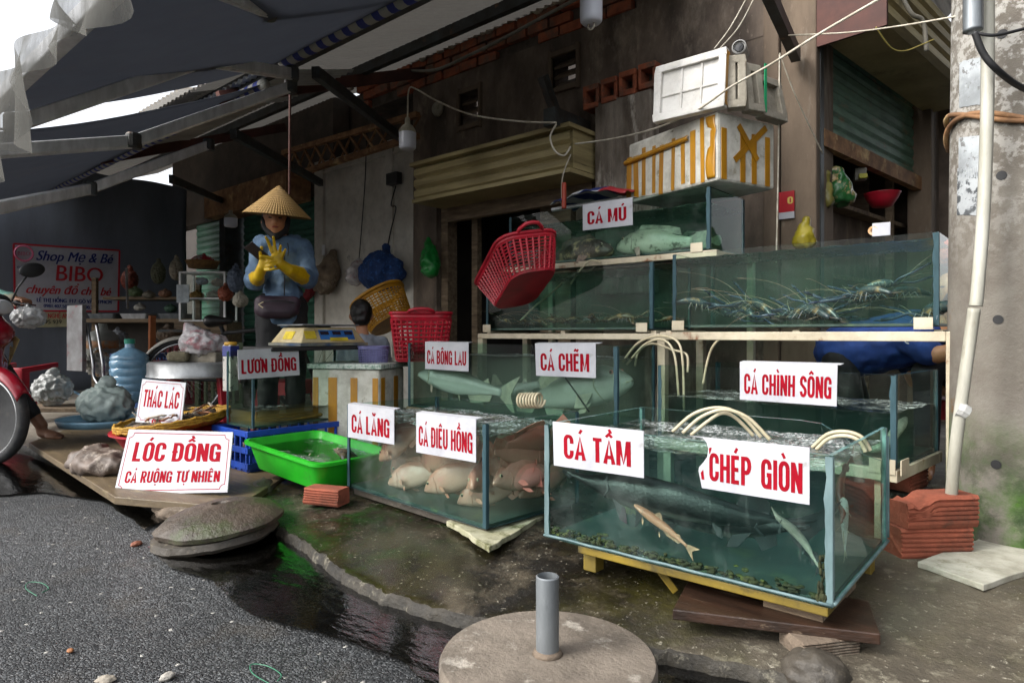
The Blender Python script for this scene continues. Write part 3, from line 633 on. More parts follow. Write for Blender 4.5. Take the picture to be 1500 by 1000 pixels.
def pole_patch(px0, px1, ya, yb, off, skew=0, jit=.004):
    a = on_pole(px0, (ya+yb)/2); b = on_pole(px1, (ya+yb)/2)
    t0 = math.atan2(a.y-pc.y, a.x-pc.x); t1 = math.atan2(b.y-pc.y, b.x-pc.x)
    z1 = on_pole((px0+px1)/2, ya).z; z0 = on_pole((px0+px1)/2, yb).z
    def fn(u, v):
        t = t0+(t1-t0)*u; z = z0+(z1-z0)*v+skew*u+jit*mnoise.noise(Vector((u*6, v*6, px0))); rr = pr(z-.07)+off
        return Vector((rr*math.cos(t), rr*math.sin(t), z-.07))
    m_ = MB(); m_.grid(fn, 16, 6); return m_
PAP = mat('old_paper', '#aeb3b6', '#8f9496', rough=.8, scale=9, c3='#6f6f6e', s3=30, lo3=.56, hi3=.6)
PAP2 = mat('ink_paper', '#a9adaf', '#3e4144', rough=.8, scale=26, detail=8, lo=.5, hi=.56)
for x0, x1, y0, y1, m_ in ((1406,1441,82,150,PAP),(1405,1441,195,255,PAP),(1403,1441,240,310,PAP2)):
    pole_patch(x0, x1, y0, y1, .002, -.02).build('notice', m_, pole, smooth=True)
for px, py in ((1468,50),(1467,257),(1462,468),(1459,680)):
    p = on_pole(px, py, .001); mb = MB(); nrm = Vector((p.x-pc.x, p.y-pc.y, 0)).normalized(); mb.tube([p-nrm*.006, p+nrm*.001], .015, 16); LL = local(pole); mb.v = [tuple(LL(v)) for v in mb.v]; mb.build('bolt_hole', M['black'], pole)
zb1 = on_pole(1450,150).z; mb = MB()
for q in range(2):
    mb.tube([(pc.x+(pr(zb1)+.012)*math.cos(t), pc.y+(pr(zb1)+.012)*math.sin(t), zb1-.07+q*.03+.05*math.sin(t*2+q)) for t in [R(170+i*6) for i in range(24)]], .009, 6)
part(mb, 'iron_band', M['rust_steel'], pole, smooth=True)
# ---------------------------------------------------------------- lettering: condensed sign-writer capitals drawn as pen strokes
def arc(cx, cy, rx, ry, a0, a1, n=10): return [(cx+rx*math.cos(R(a0+(a1-a0)*i/n)), cy+ry*math.sin(R(a0+(a1-a0)*i/n))) for i in range(n+1)]
def rbox(x0, x1, y0, y1, r=.14): return arc(x1-r,y1-r*1.3,r,r*1.3,0,90,6)+arc(x0+r,y1-r*1.3,r,r*1.3,90,180,6)+arc(x0+r,y0+r*1.3,r,r*1.3,180,270,6)+arc(x1-r,y0+r*1.3,r,r*1.3,270,360,6)
X0, X1, Y0, Y1 = .09, .42, .07, .93
def G():
    g = {}
    g['A'] = (.54, [[(.07,0),(.27,.97),(.47,0)], [(.15,.27),(.39,.27)]])
    g['B'] = (.52, [[(X0,0),(X0,1)], [(X0,Y1)]+arc(.28,.72,.14,.21,90,-90,8)+[(X0,.51)], [(X0,.51)]+arc(.28,.29,.15,.22,90,-90,8)+[(X0,Y0)]])
    cc = arc(X1-.14,Y1-.18,.14,.18,0,90,6)+arc(X0+.14,Y1-.18,.14,.18,90,180,6)+arc(X0+.14,Y0+.18,.14,.18,180,270,6)+arc(X1-.14,Y0+.18,.14,.18,270,360,6)
    g['C'] = (.51, [[(X1,.64)]+cc+[(X1,.36)]])
    g['D'] = (.52, [[(X0,0),(X0,1)], [(X0,Y1)]+arc(X1-.15,Y1-.2,.15,.2,90,0,6)+arc(X1-.15,Y0+.2,.15,.2,0,-90,6)+[(X0,Y0)]])
    g['E'] = (.45, [[(X0,0),(X0,1)], [(X0,Y1),(.41,Y1)], [(X0,.51),(.38,.51)], [(X0,Y0),(.41,Y0)]])
    g['G'] = (.52, [[(X1,.66)]+cc+[(X1,.47),(.27,.47)], [(X1,.3),(X1,0)]])
    g['H'] = (.52, [[(X0,0),(X0,1)], [(X1+.01,0),(X1+.01,1)], [(X0,.51),(X1,.51)]])
    g['I'] = (.2, [[(.1,0),(.1,1)]])
    g['L'] = (.43, [[(X0,0),(X0,1)], [(X0,Y0),(.41,Y0)]])
    g['M'] = (.68, [[(X0,0),(X0,1)], [(.58,0),(.58,1)], [(.12,.97),(.335,.08),(.55,.97)]])
    g['N'] = (.53, [[(X0,0),(X0,1)], [(.44,0),(.44,1)], [(.11,.95),(.42,.05)]])
    g['O'] = (.52, [rbox(X0,X1+.01,Y0,Y1,.15)+[(X1+.01,Y1-.195)]])
    g['P'] = (.5, [[(X0,0),(X0,1)], [(X0,Y1)]+arc(.27,.69,.15,.24,90,-90,8)+[(X0,.45)]])
    g['R'] = (.53, [[(X0,0),(X0,1)], [(X0,Y1)]+arc(.27,.71,.15,.22,90,-90,8)+[(X0,.49)], [(.28,.49),(.43,0)]])
    g['S'] = (.5, [arc(.255,Y1-.2,.16,.2,-5,180,10)+[(.1,.68),(.13,.6),(.36,.42),(.41,.33)]+arc(.255,Y0+.2,.16,.2,0,-180,10)])
    g['T'] = (.46, [[(.23,0),(.23,1)], [(.01,Y1),(.45,Y1)]])
    g['U'] = (.52, [[(X0,1)]+arc(X0+.16,Y0+.19,.16,.19,180,270,6)+arc(X1-.15,Y0+.19,.16,.19,270,360,6)+[(X1+.01,1)]])
    g['V'] = (.5, [[(.05,1),(.25,.04),(.45,1)]])
    g[' '] = (.22, [])
    return g
GL = G()
THIN = .62
def acc(kind, c):                                             # accent strokes above a letter centred on c
    return {'acute': [[(c-.03,1.09),(c+.09,1.26)]], 'grave': [[(c+.03,1.09),(c-.09,1.26)]], 'circ': [[(c-.15,1.08),(c,1.2),(c+.15,1.08)]],
            'breve': [[(c-.13,1.25),(c-.06,1.12),(c+.06,1.12),(c+.13,1.25)]], 'tilde': [[(c-.15,1.27),(c-.07,1.35),(c+.06,1.29),(c+.15,1.37)]],
            'grave2': [[(c+.10,1.24),(c-.0,1.40)]], 'dot': [[(c-.055,-.16),(c+.055,-.16)]]}[kind]
VN = {'Á':('A','acute'),'À':('A','grave'),'Â':('A','circ'),'Ă':('A','breve'),'Ầ':('A','circ','grave2'),'É':('E','acute'),'Ê':('E','circ'),'Ẽ':('E','tilde0'),
      'Ì':('I','grave'),'Ó':('O','acute'),'Ò':('O','grave'),'Ô':('O','circ'),'Ồ':('O','circ','grave2'),'Ơ':('O','horn'),'Ú':('U','acute'),'Ộ':('O','circ','dot'),
      'Ư':('U','horn'),'Ự':('U','horn','dot'),'Đ':('D','bar'),'Ả':('A','acute')}
def layout(s, track=.055):
    x = 0; out = []
    for ch in s:
        base, *ac = VN.get(ch, (ch,)); w, st = GL[base]; c = w/2
        for p in st: out.append(([(x+a, b) for a, b in p], 1))
        for k in ac:
            if k == 'bar': out.append(([(x-.04,.51),(x+.24,.51)], .8))
            elif k == 'horn': out.append(([(x+w-.09,.88),(x+w+.03,.93),(x+w+.05,1.1)], .65))
            elif k == 'tilde0': out.append(([(x+c-.16,1.12),(x+c-.07,1.22),(x+c+.06,1.14),(x+c+.16,1.24)], .7))
            elif k == 'dot': out.append(([(x+c-.06,-.17),(x+c+.06,-.17)], .9))
            else:
                for p in acc(k, c): out.append(([(x+a, b) for a, b in p], .7))
        x += w+track
    return out, x-track
def pen_strip(poly, pw, ph):                                  # thick stroke as pairs of points, mitred, with an elliptical pen
    n = len(poly); L = []; Rr = []
    for i, p in enumerate(poly):
        d = []
        if i > 0: d.append((p[0]-poly[i-1][0], p[1]-poly[i-1][1]))
        if i < n-1: d.append((poly[i+1][0]-p[0], poly[i+1][1]-p[1]))
        ns = []
        for dx, dy in d:
            dx, dy = dx/pw, dy/ph; q = math.hypot(dx, dy) or 1; ns.append((-dy/q, dx/q))
        nx, ny = sum(a for a, _ in ns)/len(ns), sum(b for _, b in ns)/len(ns); q = nx*nx+ny*ny
        k = 1/max(q, .35) if q else 1
        L.append((p[0]+nx*k*pw/2, p[1]+ny*k*ph/2)); Rr.append((p[0]-nx*k*pw/2, p[1]-ny*k*ph/2))
    return L, Rr
def write(mb, s, fn, x0, x1, y0, y1, pw=.20, ph=.15, track=.075, lift=.0012):   # fn(u,v,lift) maps the sign face
    st, W = layout(s, track); ymax = 1.0
    for i, (poly, k) in enumerate(st):
        if len(poly) == 2 and poly[0][1] == poly[1][1] and False: pass
        L, Rr = pen_strip(poly, pw*(k if k != 1 else 1), ph*k if k != 1 else ph)
        lf = lift+i*.00002
        vs = [fn(x0+(x1-x0)*a/W, y0+(y1-y0)*b, lf) for a, b in L+Rr]; n = len(L)
        mb.add(vs, [(j, j+1, n+j+1, n+j) for j in range(n-1)])
RED = mat('sign_red', '#98091f', '#86081b', rough=.85, scale=30, spec=.15, grime=.3)
M['sign_white'] = mat('sign_white', '#bcbdc1', '#adaeb5', rough=.75, spec=.2, grime=.22, scale=6, c3='#94928a', s3=11, lo3=.64, hi3=.74)

def sign_on(plane, quad, lines, label, name='price_sign', outline=None, fold=None, border=False, cut=None, thick=.0025, curl=0, slivers=()):
    """plane(px,py)->world; quad px TL,TR,BR,BL"""
    TL, TR, BR, BL = [plane(*q) for q in quad]
    nrm = (TR-TL).cross(BL-TL).normalized()
    if nrm.dot(Vector((0,0,CH))-TL) < 0: nrm = -nrm
    root = thing(name, label, 'sign', (TL+TR+BR+BL)/4); LL = local(root)
    def fn(u, v, lift=0):
        p = (TL.lerp(TR, u)).lerp(BL.lerp(BR, u), 1-v); return p+nrm*(lift+curl*math.sin(u*PI*1.5+.6)*(1-v)*.5)
    mb = MB()
    if cut is None:
        nu, nv = 12, 6
        mb.grid(lambda u, v: fn(u, v), nu, nv)
    else: mb.add([fn(u, v) for u, v in cut], [list(range(len(cut)))])
    mb.v = [tuple(LL(v)) for v in mb.v]; sh = mb.build('panel', M['sign_white'], root, solid=thick)
    mb = MB()
    for (s, x0, x1, y0, y1) in lines: write(mb, s, fn, x0, x1, y0, y1, lift=thick*.5+.0004)
    for sl in slivers: mb.add([fn(u, v, thick*.5+.0008) for u, v in sl], [tuple(range(len(sl)))])
    mb.v = [tuple(LL(v)) for v in mb.v]; mb.build('lettering', RED, root, recalc=False)
    if fold:                                                   # the flap folded back over the glass
        mb = MB(); a = fn(fold[0],1); b = fn(fold[1],1); mb.add([a, b, b-nrm*.03+Vector((0,0,.004)), a-nrm*.03+Vector((0,0,.004))], [(0,1,2,3)])
        mb.v = [tuple(LL(v)) for v in mb.v]; mb.build('flap', M['sign_white'], root, solid=.0015)
    if border:
        mb = MB(); m_, c_ = .045, .06; asp = (TL-BL).length/(TR-TL).length
        mx, my = m_*asp*1.2, m_*1.2; cx_, cy_ = c_*asp*1.3, c_*1.3
        ring = []
        for (ox, oy, sx, sy, a0) in ((mx,my,1,1,0),(1-mx,my,-1,1,90),(1-mx,1-my,-1,-1,180),(mx,1-my,1,-1,270)):
            for k in range(7):
                t = R(90-90*k/6) if a0 in (0,180) else R(90*k/6)
                ring.append((ox+sx*cx_*math.cos(t), oy+sy*cy_*math.sin(t)))
        ring.append(ring[0])
        L, Rr = pen_strip(ring, .012*asp, .012); n = len(L)
        mb.add([fn(u, v, thick*.5+.0003) for u, v in L+Rr], [(j,j+1,n+j+1,n+j) for j in range(n-1)])
        mb.v = [tuple(LL(v)) for v in mb.v]; mb.build('border_line', RED, root, recalc=False)
    return root

# ---------------------------------------------------------------- glass tanks
GLASS = glass_mat('tank_glass', (.86,.94,.91), .07)
GLASS_D = glass_mat('tank_glass_dirty', (.84,.93,.90), .13, (.52,.58,.55))
GLASS_C = glass_mat('tank_glass_clear', (.9,.95,.92), .05)
M['edge'] = mat('glass_edge', '#2f5a55', '#7fa8a2', rough=.2, scale=14)
M['edge_dark'] = mat('glass_edge_dark', '#1d3a41', '#35565e', rough=.25, scale=12)
M['silicone'] = mat('silicone', '#6f8486', '#4d6466', rough=.5, spec=.3, scale=16, stretch=(1,1,.3), c3='#4b5b46', s3=7, lo3=.6, hi3=.7)
M['silicone_dark'] = mat('silicone_dark', '#243a40', '#3d5860', rough=.6, spec=.2, scale=16, stretch=(1,1,.2))
M['algae'] = mat('algae', '#35391a', '#1d2412', rough=.9, scale=30, c3='#5d6422', s3=12, bump=.6, bscale=60)
TDIM = {}
def tank(label, corner, yaw, L, W, z0, h, level, wmat, tmat, glass, edge, seal, th=.008, cut_back=None, sw=.016, name='fish_tank', wavy=.004, seal_all=True):
    root = thing(name, label, 'fish tank', (corner[0], corner[1], z0), yaw); TDIM[root.name] = (L, h*level)
    def pane(nm, c, d, poly=None):
        mb = MB()
        if poly: mb.prism(poly[0], poly[1])
        else: mb.box(c, d)
        o = mb.build(nm, [glass, edge], root); me = o.data
        big = max(p.area for p in me.polygons)
        for p in me.polygons: p.material_index = 0 if p.area > big*.35 else 1
        return o
    pane('front_pane', (-L/2, th/2, h/2), (L, th, h))
    if cut_back: pane('back_pane', None, None, ([(-L,W-th,0),(0,W-th,0)]+[(-L+a*L, W-th, b*h) for a, b in cut_back]+[(-L,W-th,h)], (0,th,0)))
    else: pane('back_pane', (-L/2, W-th/2, h/2), (L, th, h))
    pane('side_pane', (-th/2, W/2, h/2), (th, W-2*th-.002, h)); pane('side_pane', (-L+th/2, W/2, h/2), (th, W-2*th-.002, h))
    mb = MB(); mb.box((-L/2, W/2, .006), (L-2*th-.004, W-2*th-.004, .010)); mb.build('bottom_pane', mat('tank_floor','#41504d','#2c3a36',rough=.4,scale=6,c3='#5d6a4a',s3=8), root)
    for (cx, cy_) in ((0,0),(-L,0),(0,W),(-L,W)) if seal_all else ((0,0),(-L,0)):
        s_ = -1 if cx == 0 else 1; t_ = 1 if cy_ == 0 else -1
        mb = MB()
        k = 14
        for (ax, w_) in ((0, sw), (1, sw*.8)):
            pts = []
            for i in range(k+1):
                z = .003+(h-.006)*i/k; ww = w_*(1+.35*mnoise.noise(Vector((z*22, cx*5+cy_*3+ax, L))))
                if ax == 0: pts += [(cx+s_*-.0012, cy_-t_*.0015, z), (cx+s_*ww, cy_-t_*.0015, z)]
                else: pts += [(cx-s_*.0015, cy_-t_*.0012, z), (cx-s_*.0015, cy_+t_*ww, z)]
            mb.add(pts, [(2*i,2*i+1,2*i+3,2*i+2) for i in range(k)])
        mb.build('corner_seal', seal, root, solid=.0016)
    wl_ = h*level
    if wmat:
        mb = MB(); g = th+.0015; mb.box((-L/2, W/2, (wl_+.0125)/2), (L-2*g, W-2*g, wl_-.0125)); mb.build('water', wmat, root)
        mb = MB(); sd_ = corner[0]*7
        def tf(u, v):
            x, y = -L+g+u*(L-2*g), g+v*(W-2*g); edge_d = min(u, 1-u, v, 1-v)
            return (x, y, wl_+.004+wavy*(mnoise.noise(Vector((x*16+sd_, y*16, 0)))+.6*mnoise.noise(Vector((x*45, y*45, sd_)))) + .003*max(0, 1-edge_d*30))
        mb.grid(tf, 60, 36); mb.build('water_surface', tmat, root, smooth=True, recalc=False)
    return root
def on_front(t, off=-.0035):                                   # sight line -> the tank's front face
    M3 = t.rotation_euler.to_matrix(); o = Vector(t.location); n = M3 @ Vector((0,-1,0)); o = o+n*-off
    def f(px, py):
        r = ray(px, py); c = Vector((0,0,CH)); return c+r*((o-c).dot(n)/r.dot(n))
    return f
W_UP = water_body('water_upper', (.20,.50,.42), .42, .0, (.25,.70,.58), 2.6)
W_T1 = water_body('water_sturgeon', (.40,.60,.62), .32, .0, (.35,.72,.75), 1.5)
W_T2 = water_body('water_tilapia', (.66,.52,.43), 1.5, .0, (.85,.78,.66), .9)
W_T3 = water_body('water_pangasius', (.55,.62,.50), 1.6, .0, (.70,.84,.72), 1.0)
W_T4 = water_body('water_eel', (.2,.33,.3), 1.0, .0, (.3,.55,.5), 5.0)
W_T8 = water_body('water_brown', (.45,.33,.12), 5.0, .1, (.7,.5,.2), 3.0)
T_FOAM = water_top('surface_foamy', .62, (.82,.9,.88), 24, .5, 60)
T_CALM = water_top('surface_calm', .15, (.85,.93,.9), 12, .4, 22)
T_MID = water_top('surface_mid', .5, (.82,.9,.88), 12, .7, 26)

T1 = tank('large front glass tank of sturgeon with broken back pane, mossy bottom edge and two signs', (-.432,1.600), R(1.1), .817, .60, .175, .347, .86, W_T1, T_FOAM, GLASS_D, M['edge'], M['silicone'], .010, cut_back=[(1,.70),(.93,.74),(.86,.88),(.78,.985),(.70,1.0)], sw=.015, wavy=.006)
T2 = tank('glass tank crowded with pink tilapia beside the green tub', (-1.553,1.641), R(-3.9), .90, .50, .125, .363, .85, W_T2, T_FOAM, GLASS_D, M['edge_dark'], M['silicone_dark'], .008, wavy=.009)
T3 = tank('glass tank holding silver catfish behind the pink tilapia tank', (-1.533,2.45), 0, 1.40, .33, .38, .364, .82, W_T3, T_MID, GLASS, M['edge_dark'], M['silicone_dark'])
T4 = tank('low glass tank of dark eel water under the right side of the rack', (-.478,2.504), R(-5.7), .94, .50, .345, .315, .56, W_T4, T_MID, GLASS_C, M['edge_dark'], M['silicone_dark'])
T5 = tank('rack tank of small shrimp with a red basket dipped in it', (-1.555,2.80), 0, 1.09, .40, .818, .325, .9, W_UP, T_MID, GLASS, M['edge_dark'], M['silicone_dark'])
T6 = tank('wide rack tank of blue clawed prawns at the right end of the rack', (-.397,2.79), 0, 1.045, .42, .826, .34, .92, W_UP, T_MID, GLASS_C, M['edge_dark'], M['silicone_dark'])
T7 = tank('topmost rack tank of groupers under the yellow striped foam box', (-1.345,2.97), 0, 1.27, .42, 1.20, .30, .74, W_UP, T_MID, GLASS, M['edge_dark'], M['silicone_dark'])
T8 = tank('glass tank of field eels with shallow brown water below the weighing scale', (-3.25,2.36), R(90), .685, .285, .304, .398, .2, W_T8, T_CALM, GLASS_C, M['edge'], M['silicone_dark'], .006, sw=.01)
mb = MB(); rnd = random.Random(11)
for i in range(210):
    x = -.80*rnd.random()**.9-.008; mb.ell((x, .004+rnd.random()*.02, .012+abs(rnd.gauss(0,.008))), (rnd.uniform(.005,.014), .006, rnd.uniform(.002,.007)), n=5)
for i in range(50): mb.ell((-.012-rnd.random()*.02, .0-.003+rnd.random()*.012, .012+rnd.random()**2*.1), (.004,.005,.009), n=5)
mb.build('algae_fringe', M['algae'], T1, smooth=True)
mb = MB(); mb.tube([(-i*.0817-.0, -.004+.003*math.sin(i*3), .008) for i in range(11)], .004, 6); mb.tube([(.004, i*.06, .010) for i in range(11)], .005, 6); mb.tube([(.003,.6,.02+i*.03) for i in range(11)], .005, 6)
mb.build('base_seal', M['silicone'], T1, smooth=True)

f1, f2, f3, f4, f5, f6, f7, f8 = [on_front(t) for t in (T1,T2,T3,T4,T5,T6,T7,T8)]
sign_on(f1, [(810,617),(943,631),(943,700),(812,681)], [('CÁ TẦM',.13,.87,.2,.74)], 'white sign reading CÁ TẦM on the left of the front sturgeon tank', curl=.004)
cutp = [(.03,1)]+[(.17,.985),(.2,.9),(.215,.78),(.205,.62),(.17,.5),(.135,.4),(.13,.33),(.16,.0)]+[(1,0),(1,1)]
sign_on(f1, [(1002,637),(1186,655),(1186,739),(1002,710)], [('CHÉP',.225,.565,.17,.71),('GIÒN',.645,.95,.17,.71)], 'torn white sign reading CHÉP GIÒN with its left edge bitten away', cut=[c for c in cutp], slivers=[[(.222,.80),(.246,.82),(.232,.70),(.2235,.68)],[(.150,.30),(.172,.36),(.182,.17),(.158,.17)]])
sign_on(f2, [(510,591),(577.6,600),(577.6,651),(510,640)], [('CÁ LĂNG',.09,.91,.17,.70)], 'white sign reading CÁ LĂNG at the left of the pink tilapia tank', fold=(0,1))
sign_on(f2, [(610,604),(697.5,614),(697.5,677),(610,662)], [('CÁ ĐIÊU HỒNG',.05,.95,.19,.68)], 'white sign reading CÁ ĐIÊU HỒNG in the middle of the pink tilapia tank', fold=(0,1))
sign_on(f3, [(623,500.7),(686.5,502),(686.5,544),(623,540)], [('CÁ BÔNG LAU',.05,.95,.2,.70)], 'small white sign reading CÁ BÔNG LAU above the silver catfish', fold=(0,1))
sign_on(f3, [(784,503),(872.7,503),(873,553.5),(785.5,550)], [('CÁ CHẼM',.09,.9,.17,.70)], 'white sign reading CÁ CHẼM on the right of the silver catfish tank', fold=(0,1.05))
sign_on(f4, [(1084,530),(1227,534),(1225.6,595),(1084,585)], [('CÁ CHÌNH SÔNG',.05,.95,.17,.70)], 'long white sign reading CÁ CHÌNH SÔNG on the eel tank under the rack', fold=(0,1.03))
sign_on(f7, [(853.7,300),(926.5,289),(927,329.6),(854,337.7)], [('CÁ MÚ',.1,.88,.2,.70)], 'small white sign reading CÁ MÚ on the topmost grouper tank', fold=(0,1.03))
sign_on(on_front(T8,-.008), [(348,512.5),(437,509),(439,549),(349,556)], [('LƯƠN ĐỒNG',.05,.95,.18,.66)], 'white sign reading LƯƠN ĐỒNG on the field eel tank', curl=.004)
def quad_plane(pts):                                           # px -> world through given depths at the corners
    d = {tuple(a): b for a, b in pts}; return lambda px, py: WD(px, py, d[(px, py)])
q = [(189.5,628.6),(341.8,632.8),(333.5,720.8),(167,724)]
sign_on(quad_plane(zip(q, (3.12,2.96,2.86,3.02))), q, [('LÓC ĐỒNG',.10,.91,.50,.80),('CÁ RUỘNG TỰ NHIÊN',.075,.925,.17,.35)], 'big bordered white board reading LÓC ĐỒNG propped on the pavement by the domed stone', 'price_board', border=True, thick=.006)
q = [(209,555),(272.8,560.5),(266,622),(199,618)]
sign_on(quad_plane(zip(q, (3.72,3.6,3.5,3.62))), q, [('THÁC LÁC',.10,.9,.36,.76),('ÒÔ',.36,.55,-.12,.10)], 'bordered white board reading THÁC LÁC behind the yellow tray of dried fish', 'price_board', border=True, thick=.006)

# ---------------------------------------------------------------- steel rack under the tanks
M['cream_paint'] = mat('cream_paint', '#b8ae98', '#a1967f', rough=.5, scale=7, c3='#6d4222', s3=7, lo3=.60, hi3=.67, bump=.1)
rack = thing('tank_rack', 'cream painted steel rack with rust spots carrying the upper tanks', 'rack', (-1.5,3.0,.08))
def rbar(nm, a, b, w, h): 
    mb = MB(); mb.bar(a, b, w, h); return part(mb, nm, M['cream_paint'], rack, bevel=.003)
RZ = .80
rbar('front_rail', (-.372,2.79,RZ-.012),(-1.50,2.79,RZ-.012),.04,.036); rbar('front_rail', (-1.502,2.80,RZ-.016),(-2.70,2.80,RZ-.016),.04,.03)
rbar('back_rail', (-.372,3.21,RZ-.012),(-2.70,3.21,RZ-.012),.04,.036)
for x, y in ((-.352,2.79),(-1.50,2.80),(-2.68,2.80),(-.352,3.21),(-1.50,3.21),(-2.68,3.21)): rbar('post', (x,y,.09),(x,y,RZ-.032 if x != -.352 else RZ+.006),.04,.04)
for x in (-.40,-.9,-1.48,-1.56,-2.1,-2.64): rbar('cross_bar', (x,2.815,RZ-.0),(x,3.19,RZ-.0),.03,.026)
rbar('top_rail', (-1.30,2.965,1.178),(-2.66,2.965,1.178),.035,.03); rbar('top_rail', (-1.30,3.385,1.178),(-2.66,3.385,1.178),.035,.03)
for x in (-1.32,-2.64): rbar('cross_bar', (x,2.985,1.178),(x,3.365,1.178),.03,.028); rbar('post', (x,3.42,.09),(x,3.42,1.19),.035,.035)
for x, y, z in ((-.44,2.765,.838),(-1.405,2.765,.838),(-1.60,2.775,.83),(-2.62,2.775,.83),(-1.40,2.945,1.213)):
    mb = MB(); mb.box((x,y,z),(.06,.004,.04)); mb.box((x,y+.012,z-.0215),(.06,.028,.004)); part(mb, 'angle_cleat', M['cream_paint'], rack)
st = thing('tank_stand', 'low rusty cream steel stand under the eel tank', 'stand', (-.9,2.75,.08)); c4, s4 = math.cos(R(-5.7)), math.sin(R(-5.7))
def t4(x, y, z): return Vector((-.478+c4*x-s4*y, 2.504+s4*x+c4*y, z))
def sbar(nm, a, b, w, h):
    mb = MB(); mb.bar(a, b, w, h); return part(mb, nm, M['cream_paint'], st, bevel=.002)
sbar('rail', t4(.01,0,.322), t4(-.95,0,.322), .04,.04); sbar('rail', t4(.01,.5,.322), t4(-.95,.5,.322), .04,.04)
sbar('cross_bar', t4(-.01,.025,.322), t4(-.01,.475,.322), .04,.04); sbar('cross_bar', t4(-.93,.025,.322), t4(-.93,.475,.322), .04,.04)
for x, y in ((-.05,.02),(-.9,.02),(-.05,.48),(-.9,.48)): sbar('leg', t4(x,y,.09), t4(x,y,.30), .036,.036)
mb = MB(); mb.bar(t4(.006,-.022,.353), t4(-.075,-.022,.353), .004,.05); mb.bar(t4(.022,-.02,.353), t4(.022,.06,.353), .004,.05); part(mb, 'angle_cleat', M['cream_paint'], st)
# stand of the catfish tank: rough timber and mossy block
st3 = thing('tank_stand', 'weathered timber stand under the silver catfish tank', 'stand', (-2.2,2.6,.08))
for x in (-2.85,-2.2,-1.6):
    mb = MB(); mb.box((x,2.61,.225),(.1,.3,.28)); part(mb, 'leg', M['wood_old'], st3, bevel=.005)
mb = MB(); mb.box((-2.23,2.61,.372),(1.42,.34,.014)); part(mb, 'top_board', M['wood_old'], st3)
# ---------------------------------------------------------------- fish and prawns
def fish_mat(name, back, belly, z0, z1, spot=None, sscale=20, slo=.55, shi=.62, rough=.3, streak=(1,1,1), n_amt=.25):
    m, n, l = nodes(name); bs = n['Principled BSDF']; bs.inputs['Roughness'].default_value = rough
    tc = n.new('ShaderNodeTexCoord'); sx = n.new('ShaderNodeSeparateXYZ'); l.new(tc.outputs['Object'], sx.inputs[0])
    mp = n.new('ShaderNodeMapping'); mp.inputs['Scale'].default_value = streak; l.new(tc.outputs['Object'], mp.inputs[0])
    nz = nnoise(n, l, mp.outputs[0], sscale, 6, .65)
    f = nramp(n, l, sx.outputs[2], z0, z1); f = nmath(n, l, 'ADD', f, nmath(n, l, 'MULTIPLY', nmath(n, l, 'SUBTRACT', nz, .5), n_amt*4))
    cl = n.new('ShaderNodeClamp'); l.new(f, cl.inputs[0]); c = nmix(n, l, cl.outputs[0], belly, back)
    if spot: c = nmix(n, l, nramp(n, l, nz, slo, shi), c, spot)
    l.new(c, bs.inputs['Base Color'])
    vo = n.new('ShaderNodeTexVoronoi'); vo.inputs['Scale'].default_value = 130; l.new(tc.outputs['Object'], vo.inputs['Vector'])
    b = n.new('ShaderNodeBump'); b.inputs['Strength'].default_value = .25; b.inputs['Distance'].default_value = .002; l.new(vo.outputs['Distance'], b.inputs['Height']); l.new(b.outputs[0], bs.inputs['Normal'])
    return m
M['eye_black'] = mat('eye_black', (.01,.01,.012), rough=.1); M['eye_ring'] = mat('eye_ring', '#b9a98c', rough=.3); M['eye_red'] = mat('eye_red', '#c2685e', rough=.3)
